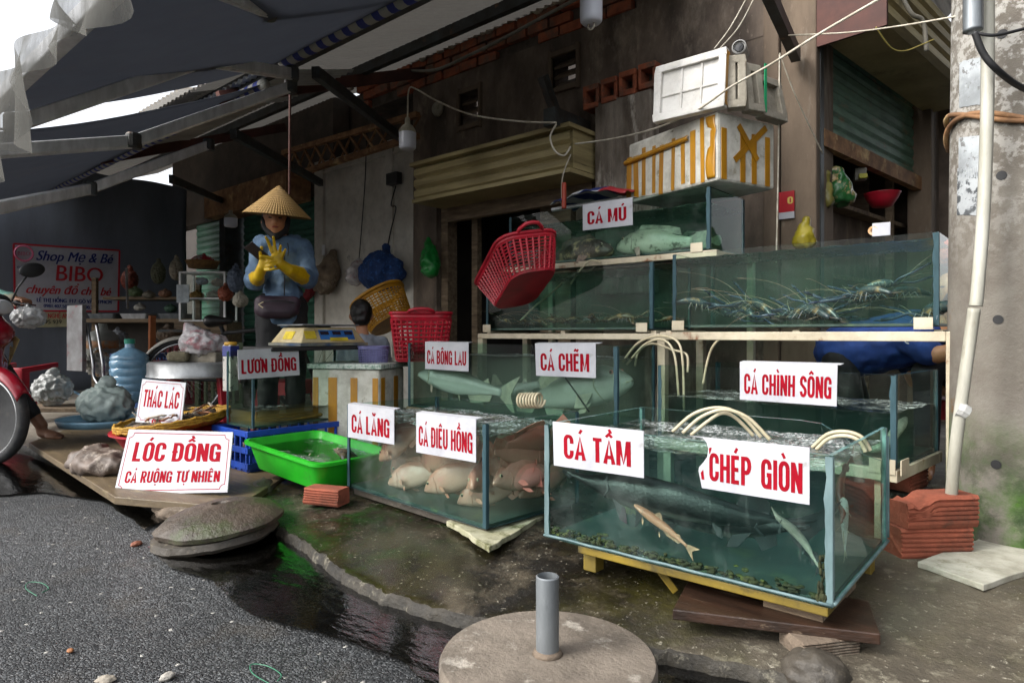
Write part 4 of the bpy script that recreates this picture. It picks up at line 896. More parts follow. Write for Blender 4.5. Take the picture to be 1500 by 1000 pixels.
FISH = {
 'tilapia': dict(st=[(0,.012,.02,.015,-.02),(.03,.035,.05,.04,-.015),(.08,.055,.095,.07,-.005),(.16,.08,.15,.11,0),(.28,.095,.20,.145,0),(.40,.093,.215,.155,0),(.55,.075,.185,.14,0),(.70,.045,.12,.10,0),(.82,.022,.06,.06,0),(.90,.014,.05,.05,0)],
    dorsal=[(.27,.19),(.33,.27),(.5,.255),(.68,.20),(.80,.15),(.78,.06),(.5,.17)], anal=[(.6,-.10),(.66,-.18),(.8,-.14),(.8,-.05)], tail=[(.88,.05),(.95,.10),(1.08,.13),(1.1,0),(1.08,-.13),(.95,-.10),(.88,-.05)], pec=(.24,-.03,.17,.06), eye=(.10,.05,.024), pelvic=(.3,-.13,.14,.04)),
 'grouper': dict(st=[(0,.02,.015,.03,-.02),(.03,.06,.05,.06,-.015),(.1,.095,.095,.10,-.005),(.2,.115,.14,.13,0),(.33,.12,.165,.145,0),(.48,.11,.155,.14,0),(.62,.08,.12,.11,0),(.75,.05,.08,.08,0),(.86,.03,.06,.06,0),(.92,.022,.06,.06,0)],
    dorsal=[(.25,.15),(.32,.22),(.5,.205),(.65,.19),(.78,.16),(.8,.08),(.5,.14)], anal=[(.6,-.10),(.66,-.19),(.78,-.15),(.8,-.06)], tail=[(.9,.06),(.98,.11),(1.06,.12),(1.1,.06),(1.11,-.06),(1.06,-.12),(.98,-.11),(.9,-.06)], pec=(.27,-.05,.18,.09), eye=(.11,.07,.016), pelvic=(.3,-.12,.13,.05)),
 'sturgeon': dict(st=[(0,.006,.006,.004,.02),(.05,.014,.010,.008,.012),(.11,.026,.018,.014,.004),(.17,.038,.034,.026,0),(.24,.048,.048,.040,0),(.36,.055,.060,.050,0),(.50,.050,.056,.046,0),(.64,.038,.044,.036,0),(.77,.024,.028,.024,.004),(.88,.013,.016,.014,.014),(.96,.006,.008,.007,.035),(1.02,.003,.004,.004,.06)],
    dorsal=[(.72,.028),(.76,.09),(.84,.06),(.85,.02)], anal=[(.78,-.02),(.83,-.075),(.88,-.05),(.87,-.01)], tail=[(.90,.018),(1.0,.06),(1.07,.10),(1.03,.03),(.98,-.02),(1.0,-.075),(.93,-.03)], pec=(.25,-.03,.14,.05), eye=(.15,.014,.006), pelvic=(.65,-.03,.08,.03)),
 'catfish': dict(st=[(0,.02,.012,.012,-.01),(.03,.05,.032,.03,-.006),(.09,.066,.055,.055,0),(.18,.072,.08,.085,0),(.3,.07,.095,.11,0),(.45,.06,.09,.11,0),(.6,.045,.075,.085,0),(.74,.03,.052,.055,0),(.86,.016,.036,.034,0),(.92,.012,.034,.032,0)],
    dorsal=[(.30,.09),(.36,.21),(.40,.20),(.44,.12),(.46,.085)], anal=[(.55,-.08),(.6,-.15),(.8,-.10),(.82,-.035)], tail=[(.9,.032),(1.0,.11),(1.1,.17),(1.04,.05),(1.02,0),(1.04,-.05),(1.1,-.16),(1.0,-.1),(.9,-.032)], pec=(.2,-.05,.13,.045), eye=(.075,.0,.013), pelvic=(.5,-.09,.09,.03), adipose=True),
}
def frame(head, tail, roll=0):
    h, t = Vector(head), Vector(tail); x = (t-h).normalized(); y = Vector((0,0,1)).cross(x)
    y = y.normalized() if y.length > 1e-4 else Vector((0,1,0)); z = x.cross(y)
    Mx = Matrix((x, y, z)).transposed() @ Matrix.Rotation(roll, 3, 'X'); return Mx.to_euler()
def make_fish(kind, label, head, tail, mbody, mfin, bend=0, roll=0, group=None, name=None, scale_h=1, eyem='eye_ring', cat='fish', L=None, up=None):
    S = FISH[kind]; h = Vector(head); L = L or (Vector(tail)-h).length
    root = thing(name or kind, label, cat, h, 0, group); root.rotation_euler = frame(head, tail, roll)
    def cl(t): return Vector((t*L, bend*L*(math.sin(PI*(t-.15)*1.1) if t > .15 else 0), 0))
    st = S['st']; n = 20; mb = MB(); rings = []
    N = 30
    for i in range(N+1):
        t = st[-1][0]*(i/N)**1.15; k = max(j for j in range(len(st)-1) if st[j][0] <= t+1e-9); a, b = st[k], st[k+1]; q = (t-a[0])/(b[0]-a[0]); q = q*q*(3-2*q)*.6+q*.4
        w, u, d, zc = [a[j]+(b[j]-a[j])*q for j in (1,2,3,4)]; c = cl(t); ring = []
        for j in range(n):
            an = 2*PI*j/n; cs, sn = math.cos(an), math.sin(an)
            ring.append(c+Vector((0, w*L*cs*abs(cs)**-.12 if abs(cs) > 1e-6 else 0, (zc+(u if sn > 0 else d)*sn*scale_h)*L)))
        rings += ring
    fs = [(i*n+j, i*n+(j+1)%n, (i+1)*n+(j+1)%n, (i+1)*n+j) for i in range(N) for j in range(n)]+[tuple(range(n))[::-1], tuple(N*n+j for j in range(n))]
    mb.add(rings, fs); mb.build('body', mbody, root, smooth=True)
    for s in (-1, 1):                                          # gill slit and lips
        gt = S['pec'][0]-.02; pts = []
        for i in range(9):
            an = R(-62+124*i/8); t = gt-.03*abs(math.sin(an)); k = max(j for j in range(len(st)-1) if st[j][0] <= t); q = (t-st[k][0])/(st[k+1][0]-st[k][0]); w, u, d_ = [st[k][j]+(st[k+1][j]-st[k][j])*q for j in (1,2,3)]
            pts.append(cl(t)+Vector((0, s*w*L*1.0*math.cos(an), (u if an > 0 else d_)*math.sin(an)*L*scale_h*.98)))
        m2 = MB(); m2.tube(pts, .006*L, 5); m2.build('gill_line', mfin, root, smooth=True)
    w0 = st[1][1]*L; m2 = MB(); m2.tube([cl(st[1][0]*.8)+Vector((0,-w0*.8,(st[1][4]-.01)*L)), cl(0)+Vector((-.004*L,0,(st[0][4])*L)), cl(st[1][0]*.8)+Vector((0,w0*.8,(st[1][4]-.01)*L))], .008*L, 6); m2.build('lips', mfin, root, smooth=True)
    def fin(nm, pts, th=.004):
        m2 = MB(); P = [cl(x)+Vector((0,0,z*L*scale_h)) for x, z in pts]; c = sum(P, Vector())/len(P)
        m2.add([p+Vector((0,th*L,0)) for p in P]+[p-Vector((0,th*L,0)) for p in P], [tuple(range(len(P))), tuple(range(len(P), 2*len(P)))[::-1]]+[(i,(i+1)%len(P),len(P)+(i+1)%len(P),len(P)+i) for i in range(len(P))])
        return m2.build(nm, mfin, root)
    fin('dorsal_fin', S['dorsal']); fin('anal_fin', S['anal']); fin('tail_fin', S['tail'])
    if S.get('adipose'): fin('adipose_fin', [(.7,.05),(.76,.09),(.78,.05)])
    for nm, (t, z, ln, wd) in (('pectoral_fin', S['pec']), ('pelvic_fin', S['pelvic'])):
        for s in (-1, 1):
            k = max(j for j in range(len(st)-1) if st[j][0] <= t); w = st[k][1]*L; b = cl(t)+Vector((0, s*w*.9, z*L))
            d = Vector((.75, s*.55, -.5)).normalized(); e = Vector((.2,0,1)); P = [b, b+d*ln*L*.7+e*wd*L*.7, b+d*ln*L, b+d*ln*L*.6-e*wd*L*.5]
            m2 = MB(); m2.prism(P, (0, s*.004*L, .002*L)); m2.build(nm, mfin, root)
    t, z, r_ = S['eye']; k = max(j for j in range(len(st)-1) if st[j][0] <= t); q = (t-st[k][0])/(st[k+1][0]-st[k][0]); w = (st[k][1]+(st[k+1][1]-st[k][1])*q)*L
    for s in (-1, 1):
        c = cl(t)+Vector((0, s*w*.80, z*L)); m2 = MB(); m2.ell(c, (r_*L, r_*L*.55, r_*L), n=8, mi=0); m2.ell(c+Vector((0,s*r_*L*.40,0)), (r_*L*.66, r_*L*.34, r_*L*.66), n=6, mi=1); m2.build('eye', [M[eyem], M['eye_black']], root, smooth=True)
    return root
def world_of(t, x, y, z): return Vector(t.location)+t.rotation_euler.to_matrix() @ Vector((x, y, z))
def in_tank(t, px, py, y):                                     # sight line -> depth y behind the tank's front face
    Mx = t.rotation_euler.to_matrix(); n = Mx @ Vector((0,1,0)); o = Vector(t.location)+n*y; r = ray(px, py); c = Vector((0,0,CH)); 
    inv = Mx.transposed(); O = Vector(t.location); p = inv @ (c+r*((o-c).dot(n)/r.dot(n))-O); L, h = TDIM[t.name]
    if p.x > -.045: a_, d_ = inv @ (c-O), inv @ r; p = a_+d_*((-.045-a_.x)/d_.x); p.y = min(max(p.y, .04), .42)
    p.x = max(p.x, -L+.04); p.z = max(.03, min(p.z, h-.02)); return O + Mx @ p
PINK = fish_mat('tilapia_pink', '#ad6456', '#b98776', -.03, .05, '#b86a62', 16, .60, .70); PFIN = mat('tilapia_fin', '#b5705f', '#c08d7c', rough=.4, scale=40)
PALE = fish_mat('tilapia_pale', '#b37767', '#c0988a', -.03, .04, '#c07a70', 14, .62, .72)
specs = [ # head px, tail px, depth at head, depth at tail
 ((556,672),(600,640),.06,.10,'pink tilapia nose down below the CÁ LĂNG sign',PINK),
 ((569,706),(655,684),.07,.16,'pale pink tilapia resting low with its snout left, nearest the left glass',PALE),
 ((622,716),(700,690),.04,.13,'pale pink tilapia at the bottom middle with snout down to the left',PALE),
 ((610,684),(690,664),.14,.22,'pink tilapia half hidden behind the CÁ ĐIÊU HỒNG sign',PINK),
 ((692,712),(706,686),.03,.26,'pink tilapia facing straight out by the corner seal',PINK),
 ((722,706),(800,690),.05,.10,'pink tilapia seen through the side pane low at the corner',PALE),
 ((800,672),(735,662),.22,.10,'pink tilapia high behind the side pane heading right',PINK),
 ((640,668),(575,660),.24,.30,'blurred pink tilapia at the back of the tank',PINK),
 ((770,690),(835,665),.26,.30,'faint pink tilapia far back near the right of the side pane',PINK),
 ((690,660),(640,648),.30,.34,'faint pink tilapia just below the water at the back',PALE),
 ((735,690),(790,650),.16,.30,'faint pink tilapia in the middle of the side pane',PINK),
 ((600,640),(680,640),.12,.2,'pink tilapia just under the water between the two signs',PINK),((655,655),(600,690),.2,.26,'pink tilapia in the middle heading up right',PINK),((540,700),(600,670),.2,.26,'pink tilapia dim at the far left end',PINK),((760,725),(820,690),.06,.1,'pale tilapia nearest the side pane low down',PALE),((670,735),(740,712),.1,.2,'pale tilapia lying on the floor at the corner',PALE),((820,640),(760,650),.2,.2,'pink tilapia high at the back of the side pane',PINK)]
for (hp, tp, ya, yb, lb, m_) in specs:
    a, b = in_tank(T2, *hp, ya), in_tank(T2, *tp, yb); d = (b-a).normalized()
    L_ = .315; ins = (b-a)*0
    make_fish('tilapia', lb, a, a+d*L_, m_, PFIN, bend=random.uniform(-.12,.12), roll=random.uniform(-.35,.35), group='pink tilapia in the tank', name='tilapia')
# one tail breaking the surface
SILV = fish_mat('catfish_silver', '#5f665c', '#b9beb5', -.02, .045, None, 9, n_amt=.12, rough=.25); SFIN = mat('catfish_fin', '#a9a98f', '#8f9180', rough=.4, scale=30)
make_fish('catfish', 'silver white catfish with raised dorsal fin left of the CÁ CHẼM sign', in_tank(T3,610,546,.05), in_tank(T3,745,578,.10), SILV, SFIN, bend=.03, name='silver_catfish', eyem='eye_red')
make_fish('grouper', 'big pale sea bass with reddish snout at the right end of the catfish tank', in_tank(T3,925,553,.06), in_tank(T3,770,590,.17), fish_mat('bass_pale','#6f756a','#b3b8ad',-.04,.06,None,9,n_amt=.15), SFIN, bend=.04, name='sea_bass', eyem='eye_red')
make_fish('catfish', 'faint silver catfish lying deep below the CÁ CHẼM sign', in_tank(T3,690,586,.20), in_tank(T3,800,560,.24), SILV, SFIN, name='silver_catfish')
DARK = fish_mat('sturgeon_dark', '#0e1011', '#6b6963', -.036, -.018, '#1d2021', 22, .6, .68, n_amt=.08, rough=.35); DFIN = mat('sturgeon_fin', '#26282a', '#3a3c3e', rough=.4, scale=30)
PSTG = fish_mat('sturgeon_pale', '#6f6a62', '#cfc6b8', -.03, .02, None, 20, n_amt=.2)
make_fish('sturgeon', 'large dark sturgeon with pointed snout under the CÁ TẦM sign', in_tank(T1,822,696,.045), in_tank(T1,1195,782,.15), DARK, DFIN, bend=-.02, name='sturgeon', scale_h=1.35)
make_fish('sturgeon', 'dark sturgeon deep in the middle of the front tank showing one triangular fin', in_tank(T1,1185,778,.12), in_tank(T1,930,742,.20), DARK, DFIN, bend=.05, name='sturgeon', scale_h=1.5)
CFM = fish_mat('catfish_brown', '#9a5f48', '#d39b80', -.02, .02, None, 20, n_amt=.1)
make_fish('catfish', 'slim pinkish catfish diving towards the glass bottom beside the dark fin', in_tank(T1,930,738,.035), in_tank(T1,1012,806,.03), CFM, mat('cat_fin','#c39a80','#8d6a55',rough=.4,scale=30), bend=.05, name='pink_catfish', scale_h=.62)
make_fish('sturgeon', 'small pale sturgeon with its snout raised near the front right corner', in_tank(T1,1128,742,.05), in_tank(T1,1200,842,.06), PSTG, DFIN, bend=.12, name='sturgeon', scale_h=1.2, roll=.5)
make_fish('sturgeon', 'reddish brown sturgeon upright behind the side pane of the front tank', in_tank(T1,1232,768,.12), in_tank(T1,1252,660,.34), fish_mat('sturgeon_brown','#5f4038','#8a6355',-.03,.02), mat('brown_fin','#6b463a','#523229',rough=.4,scale=20), bend=.1, name='sturgeon', scale_h=1.5)
make_fish('catfish', 'white bellied catfish standing on its tail behind the side pane', in_tank(T1,1236,728,.10), in_tank(T1,1238,812,.08), fish_mat('cat_white','#a7aaa4','#d6d8d2',-.03,.03,None,20,n_amt=.2), SFIN, name='pale_catfish', scale_h=.7)
make_fish('grouper', 'olive carp lying on the floor of the front tank', in_tank(T1,880,770,.38), in_tank(T1,1000,790,.36), fish_mat('carp_olive','#46452f','#7b714d',-.04,.04,None,20), DFIN, name='carp')
GRD = fish_mat('grouper_dark', '#2b241f', '#4b3f33', -.05,.05,'#a08a68',15,.52,.6, rough=.4); GRP = fish_mat('grouper_pale', '#7d8270', '#c3c6b2', -.05,.06,'#565c4c',18,.57,.64)
make_fish('grouper', 'dark brown mottled grouper at the left of the top tank', in_tank(T7,898,365,.05), in_tank(T7,808,378,.10), GRD, mat('grouper_fin','#2b241f','#6d5a44',rough=.5,scale=40), name='grouper', bend=.04)
make_fish('grouper', 'pale speckled grouper on the right of the top tank', in_tank(T7,904,360,.06), in_tank(T7,1026,354,.10), GRP, mat('grouper_fin_pale','#77776a','#9d9d8c',rough=.5,scale=40), name='grouper', bend=-.04)
make_fish('grouper', 'third grouper of which only the pale rounded tail shows at the right end', in_tank(T7,985,352,.28), in_tank(T7,1050,352,.34), GRP, mat('tail_fin_pale','#b1ad98','#8a8774',rough=.5,scale=40), name='grouper')
# eels
EELM = fish_mat('eel_dark', '#232521', '#8d8f84', -.02, .0, None, 20, n_amt=.1)
def eel(label, pts, r, m_):
    o = MB(); P = [Vector(p) for p in pts]; sm = []
    for i in range(len(P)-1):
        p0, p1, p2, p3 = P[max(0,i-1)], P[i], P[i+1], P[min(len(P)-1,i+2)]
        for k in range(8):
            t = k/8; sm.append(.5*((2*p1)+(p2-p0)*t+(2*p0-5*p1+4*p2-p3)*t*t+(3*p1-p0-3*p2+p3)*t**3))
    sm.append(P[-1]); n = len(sm); rs = [r*min(1, .35+i/6)*max(.08, min(1, (n-1-i)/(n*.55))) for i in range(n)]
    c = sm[0].copy(); o.tube([p-c for p in sm], rs, 10); ob = o.build('eel', m_, None, smooth=True); ob.location = c; return tag(ob, label, 'eel', 'eels in the tanks')
def T(t, x, y, z): return world_of(t, x, y, z)
eel('pale bellied river eel rising behind the right pane of the eel tank', [in_tank(T4,1327,612,.15), in_tank(T4,1312,632,.12), in_tank(T4,1290,655,.1), in_tank(T4,1250,665,.12), in_tank(T4,1200,668,.2)], .018, mat('eel_pale','#b8b6a8','#7d7c70',rough=.35,scale=30))
eel('dark river eel curled on the floor of the eel tank', [T(T4,-.1,.1,.03),T(T4,-.3,.2,.03),T(T4,-.5,.12,.03),T(T4,-.7,.25,.03),T(T4,-.85,.15,.03)], .028, EELM)
for i in range(5):
    rnd = random.Random(40+i); x = -.05-.1*i
    eel(['long brown field eel along the front glass','brown field eel looped near the tank corner','yellowish field eel across the tank floor','thin brown field eel at the back','short brown field eel by the right pane'][i], [T(T8,-.03-.02*i,.03+.035*i,.02+.006*i),T(T8,-.22,.05+.03*((i*2)%5),.03),T(T8,-.42,.04+.03*((i*3)%5),.022+.006*i),T(T8,-.64,.05+.03*i,.03)], .010, mat('eel_brown','#6d5222','#9c7a36',rough=.3,scale=30))
# prawns: one of each built with its parts, then copied
def make_prawn(label, S, blue, group):
    root = thing('prawn', label, 'prawn', (0,0,0), 0, group)
    mb = MB(); pts = []; rs = []
    for i in range(19):
        t = i/18; pts.append(Vector((t*S, 0, S*(.10*math.sin(t*PI)-.12*max(0,t-.6)))))
        rs.append(S*(.02+.10*min(1,t*4)*(1-max(0,t-.4)*1.25)*(1+.06*math.cos(i*PI) if t > .42 else 1)))
    mb.tube(pts, rs, 10); mb.tube([(0,0,.02*S),(-.12*S,0,.05*S),(-.28*S,0,.13*S)], [.03*S,.018*S,.003*S], 6)
    mb.build('body', mat('prawn_shell'+str(blue), '#3b4a4c' if blue else '#6d6048', '#22343c' if blue else '#4d4231', rough=.25, scale=40, c3='#b08a5a', s3=25), root, smooth=True)
    mb = MB()
    for a in (-.5,-.2,.2,.5): mb.prism([(S*.98,0,-.03*S),(S*1.2,S*.14*a*2-.03*S,-.06*S),(S*1.22,S*.14*a*2+.03*S,-.06*S)], (0,0,.006*S))
    mb.build('tail_fan', mat('prawn_fan','#3b4752','#6d5a44',rough=.3,scale=40), root)
    CLW = mat('prawn_claw'+str(blue), '#2a3a52' if blue else '#6b5f48', '#3d4a5a' if blue else '#4a4232', rough=.25, scale=60)
    for s in (-1, 1):
        mb = MB(); K = .62 if blue else .45
        a = [Vector((.15*S, s*.07*S, 0)), Vector((-.05*S*K, s*.25*S*K, .14*S*K)), Vector((-.5*S*K, s*.32*S*K, .06*S*K+.1*S*(s>0))), Vector((-.95*S*K, s*.20*S*K, .08*S*K+.22*S*(s>0)))]
        mb.tube(a, [.022*S,.028*S,.030*S,.036*S], 6); d = (a[3]-a[2]).normalized(); mb.tube([a[3], a[3]+d*.2*S*K+Vector((0,.03*S,0)), a[3]+d*.36*S*K], [.028*S,.018*S,.003*S], 6); mb.tube([a[3], a[3]+d*.18*S*K-Vector((0,.05*S,0)), a[3]+d*.34*S*K-Vector((0,.02*S,0))], [.02*S,.014*S,.003*S], 6)
        mb.build('claw', CLW, root, smooth=True)
        for k in range(4):
            x = (.2+.1*k)*S; mb = MB(); mb.tube([(x, s*.06*S, -.02*S), (x-.04*S+.03*k*S, s*.24*S, .05*S), (x-.1*S+.06*k*S, s*.36*S, -.11*S)], [.010*S,.008*S,.003*S], 5); mb.build('leg', mat('prawn_leg','#a89f86','#5d7286',rough=.3,scale=50), root)
        mb = MB(); mb.tube([(-.05*S, s*.03*S, .03*S)]+[(-.05*S-.2*S*q, s*(.03+.09*q+.02*q*q)*S, (.03+.16*q-.022*q*q)*S) for q in range(1,7)], [.007*S]+[.006*S*(1-.12*q) for q in range(1,7)], 4)
        mb.build('antenna', mat('prawn_antenna','#cfc7ad','#a9825a',rough=.4,scale=30), root, smooth=True)
    return root
LB6 = ['blue clawed prawn with claws lifted left of the middle','blue clawed prawn flat against the front glass near the left end','blue clawed prawn climbing over the heap in the middle','dark prawn under the long pale antennae','blue clawed prawn with one claw raised high','prawn half buried at the bottom centre','blue prawn facing right near the right pane','pale legged prawn in front of the others','blue prawn on its side at the right end','small dark prawn behind the heap','blue prawn pointing away to the back','prawn leaning on the left pane','blue clawed prawn stretched along the floor','brownish prawn on top of the pile','blue prawn squeezed into the right corner','prawn tangled in the middle of the pile']
pr0 = make_prawn(LB6[0], .185, 1, 'blue clawed prawns in the wide rack tank'); rnd = random.Random(21)
for i, lb in enumerate(LB6):
    o = pr0 if i == 0 else copy_tree(pr0, None, lb)
    x = -.90+.79*((i*7)%16)/15; z = .035+.045*(i%3)*rnd.random()+(.05 if i in (0,2,4,13) else 0)
    o.location = T(T6, x+rnd.uniform(-.03,.03), .07+.03*(i%4)+rnd.uniform(0,.04), z); o.rotation_euler = (rnd.uniform(-.3,.3), rnd.uniform(-.35,.35), rnd.choice([0,PI])+rnd.uniform(-.7,.7)); s = rnd.uniform(.85,1.2); o.scale = (s,s,s)
LB5 = ['brown shrimp at the far left of the shrimp tank','brown shrimp below the red basket','shrimp lying against the front glass','shrimp under the end of the air hose','brown shrimp in the middle of the tank floor','shrimp with upturned antennae','small shrimp behind the others','brown shrimp right of the middle','shrimp near the right pane','shrimp in the right corner of the shrimp tank','pale shrimp left of the middle','shrimp on top of two others','dark shrimp at the back','shrimp turned towards the street']
sh0 = make_prawn(LB5[0], .12, 0, 'shrimp in the narrow rack tank')
for i, lb in enumerate(LB5):
    o = sh0 if i == 0 else copy_tree(sh0, None, lb); x = -1.02+.97*((i*5)%14)/13
    o.location = T(T5, x, .05+.03*(i%4)+rnd.uniform(0,.03), .032+.025*rnd.random()); o.rotation_euler = (rnd.uniform(-.3,.3), rnd.uniform(-.2,.2), rnd.uniform(0,6.28)); s = rnd.uniform(.85,1.2); o.scale = (s,s,s)
# ---------------------------------------------------------------- things on the ground in front
M['galv'] = mat('galvanised', '#8f9497', '#6f7477', rough=.45, metal=.55, scale=14, stretch=(1,1,.3), c3='#5c564c', s3=16, lo3=.6, hi3=.7)
M['conc_disc'] = mat('concrete_disc', '#7c7266', '#5f564b', rough=.9, scale=5, c3='#a39c90', s3=11, lo3=.57, hi3=.66, bump=.7, bscale=60, grime=.7)
M['stone_old'] = mat('old_stone', '#77695a', '#5a4d40', rough=.85, scale=7, c3='#8d8273', s3=14, lo3=.55, hi3=.66, bump=.9, bscale=34, grime=.8)
M['stone_dark'] = mat('wet_stone', '#4c463d', '#332e27', rough=.55, scale=8, c3='#6c6455', s3=16, lo3=.56, hi3=.68, bump=.6, bscale=30)
b_ = WZ(802, 958, .1); base = thing('parasol_base', 'round concrete parasol base with upright galvanised pipe on the wet road', 'parasol base', (b_.x, b_.y, 0))
mb = MB(); mb.lathe([(0,.0),(.228,.0),(.234,.012),(.236,.088),(.231,.098),(.15,.101),(.03,.102),(0,.102)], n=72); o = mb.build('disc', M['conc_disc'], base, smooth=True, angle=40)
mb = MB(); mb.lathe([(.0252,.095),(.0255,.27),(.0225,.272),(.0222,.14),(0,.135)], n=32); mb.build('pipe', M['galv'], base, smooth=True, angle=40)
mb = MB(); mb.lathe([(.027,.1),(.034,.102),(.030,.108),(.026,.112)], n=24); mb.build('mortar_collar', M['stone_old'], base, smooth=True)

def rock(name, label, c, r, seed, m, squash=(1,1,1), rz=0, cat='stone', amp=.17):
    bm = bmesh.new(); bmesh.ops.create_icosphere(bm, subdivisions=4, radius=1)
    for v in bm.verts:
        p = v.co.copy(); q = Vector((round(p.x*1.6)/1.6, round(p.y*1.6)/1.6, round(p.z*1.6)/1.6)); p = p.lerp(q, .22)
        k = 1+amp*mnoise.noise(p*1.6+Vector((seed,0,0)))+amp*.35*mnoise.noise(p*5+Vector((seed,3,0))); v.co = Vector((p.x*k*squash[0]*r, p.y*k*squash[1]*r, p.z*k*squash[2]*r))
    me = bpy.data.meshes.new(name); bm.to_mesh(me); bm.free(); me.materials.append(m); o = link(me, name, None, True); o.location = c; o.rotation_euler = (0,0,rz); return tag(o, label, cat)
c = WZ(325, 792, .0); dm = thing('concrete_cover', 'mossy domed concrete cover lying tilted on a second disc beside the puddle', 'concrete cover', c)
M['dome'] = mat('dome_concrete', '#4f453a', '#332b23', rough=.45, grime=.8, scale=7, c3='#3d4a20', s3=4.5, lo3=.52, hi3=.64, bump=.9, bscale=34)
def rough_lathe(prof, n, M3, c, seed, amp):
    m_ = MB(); m_.lathe(prof, (0,0,0), n); out = []
    for v in m_.v:
        p = Vector(v); a = math.atan2(p.y, p.x); k = 1+amp*mnoise.noise(Vector((math.cos(a)*2.2+seed, math.sin(a)*2.2, p.z*14)))+amp*.4*mnoise.noise(Vector((math.cos(a)*9, math.sin(a)*9, seed)))
        p.x *= k; p.y *= k; p.z += amp*.05*mnoise.noise(p*22); out.append(tuple(c + M3 @ p))
    m_.v = out; return m_
Mt = Euler((R(4), R(-4), .4)).to_matrix()
rough_lathe([(0,-.02),(.225,-.03),(.248,-.022),(.252,-.004),(.24,.008),(.21,.026),(.16,.046),(.10,.06),(.05,.067),(.035,.068),(.03,.058),(0,.056)], 64, Mt, Vector((0,0,.098)), 1, .07).build('dome', M['dome'], dm, smooth=True, angle=28)
rough_lathe([(0,-.03),(.235,-.03),(.25,-.015),(.245,.012),(.20,.02),(0,.02)], 64, Euler((R(4),R(-4),0)).to_matrix(), Vector((-.012,-.02,.045)), 5, .06).build('under_disc', M['stone_dark'], dm, smooth=True, angle=28)
dm.scale = (.9,.9,.9)
rock('stone', 'flat grey broken slab under the LÓC ĐỒNG board', WZ(270,748,.03), .17, 4, M['stone_old'], (1.05,.55,.3), .2)
rock('stone', 'small mossy stone wedged between the domed cover and the blue crate', WZ(385,716,.06), .1, 9, M['stone_dark'], (1.1,.6,.45), -.5)
rock('stone', 'rough concrete lump at the lower right below the plank', WZ(1195,985,.045), .07, 14, M['stone_dark'], (1.0,.9,.7), .3)
bd = MB(); P = [WZ(x, y, .088) for x, y in ((42,648),(168,727),(345,742),(430,690),(345,600),(160,606))]; bd.prism(P, (0,0,-.035)); o = bd.build('wooden_board', mat('board_wet','#6f6048','#4b3f30',rough=.45,scale=3,stretch=(1.2,5,5),c3='#938463',s3=3,lo3=.55,hi3=.7,bump=.25,bscale=16), bevel=.004)
tag(o, 'wet plywood board lying over the kerb under the dried fish tray', 'board')
def lump(name, label, cat, parts, voxel, m, disp, ds, smooth=4, group=None):
    o = blob_obj(parts, voxel, name, m, None, smooth, disp, ds); return tag(o, label, cat, group)
c = WZ(146, 690, .09); lump('wrapped_bundle', 'muddy brown wrapped bundle on the wet board left of the LÓC ĐỒNG sign', 'bundle', [('ell',c+Vector((0,0,.045)),(.2,.11,.055),Euler((0,0,.3)).to_matrix()),('ell',c+Vector((-.1,.02,.05)),(.1,.08,.06))], .012, mat('bundle','#6d5f55','#4d433c',rough=.55,scale=12,c3='#988c80',s3=14,lo3=.55,hi3=.65,bump=.3), .022, 14)

# ---------------------------------------------------------------- bricks, slab, plank and frame at the right
def ridged_brick(label, c, rz, tilt=0, d=(.235,.105,.098), broken=False, mtl=None):
    root = thing('brick', label, 'brick', c, rz, None); root.rotation_euler = (0, tilt, rz)
    L, W, H = d; mb = MB(); prof = [(-W/2, 0)]
    n = 5
    prof = [(-W/2+.006,0)]
    for k in range(n):
        z = H*(.14+.72*k/n); prof += [(-W/2, z), (-W/2, z+H*.085), (-W/2+.006, z+H*.095), (-W/2+.006, z+H*.138)]
    prof += [(-W/2, H*.9), (-W/2+.008, H), (W/2-.006, H), (W/2, H-.008), (W/2, .006), (W/2-.006, 0)]
    N = 14; vs = []
    for i in range(N+1):
        x = -L/2+L*i/N
        for y, z in prof:
            q = Vector((x*14, y*14, z*14)); dz = .0012*mnoise.noise(q*2)
            if broken and x < -L*.12 and z > H*.55: z -= (H*.30)*min(1, (-L*.12-x)/(L*.12))*(.8+.5*mnoise.noise(q*3)) 
            vs.append((x+.006*mnoise.noise(q*2)*(i in (0,N)), y, z+dz))
    k = len(prof); mb.add(vs, [(i*k+j, i*k+(j+1)%k, (i+1)*k+(j+1)%k, (i+1)*k+j) for i in range(N) for j in range(k)]+[tuple(range(k))[::-1], tuple(N*k+j for j in range(k))])
    mb.build('block', mtl or M['red_brick'], root, bevel=.003); return root
M['red_brick'] = mat('red_brick', '#96503a', '#77402d', rough=.9, scale=12, grime=.8, c3='#4a3a2c', s3=9, lo3=.58, hi3=.66, bump=.4, bscale=50)
bp = WZ(1358, 816, .095); rz = math.atan2(RGT.y, RGT.x)+R(4)
ridged_brick('lower ridged red brick of the pile against the concrete pole', bp+Vector((-.006,.03,0)), rz)
ridged_brick('upper chipped red brick of the pile against the concrete pole', bp+Vector((.008,.035,.100)), rz+.03, broken=True)
ridged_brick('red brick fragment half hidden behind the brick pile', WZ(1322,782,.1)+Vector((-.03,.22,.12)), rz+.6, d=(.16,.1,.09)); ridged_brick('dirty brick under the fragment behind the pile', WZ(1322,782,.1)+Vector((-.03,.23,.0)), rz+.5, d=(.2,.11,.115), mtl=M['stone_dark'])
ridged_brick('orange brick propping the corner of the green tub', WZ(478,737,.075), rz-.4, d=(.17,.09,.07))
pts = [(1345,822),(1440,786),(1475,792),(1520,805),(1510,832),(1440,856),(1425,850)]
mb = MB(); P = [WZ(x, y, .118) for x, y in pts]; out = []
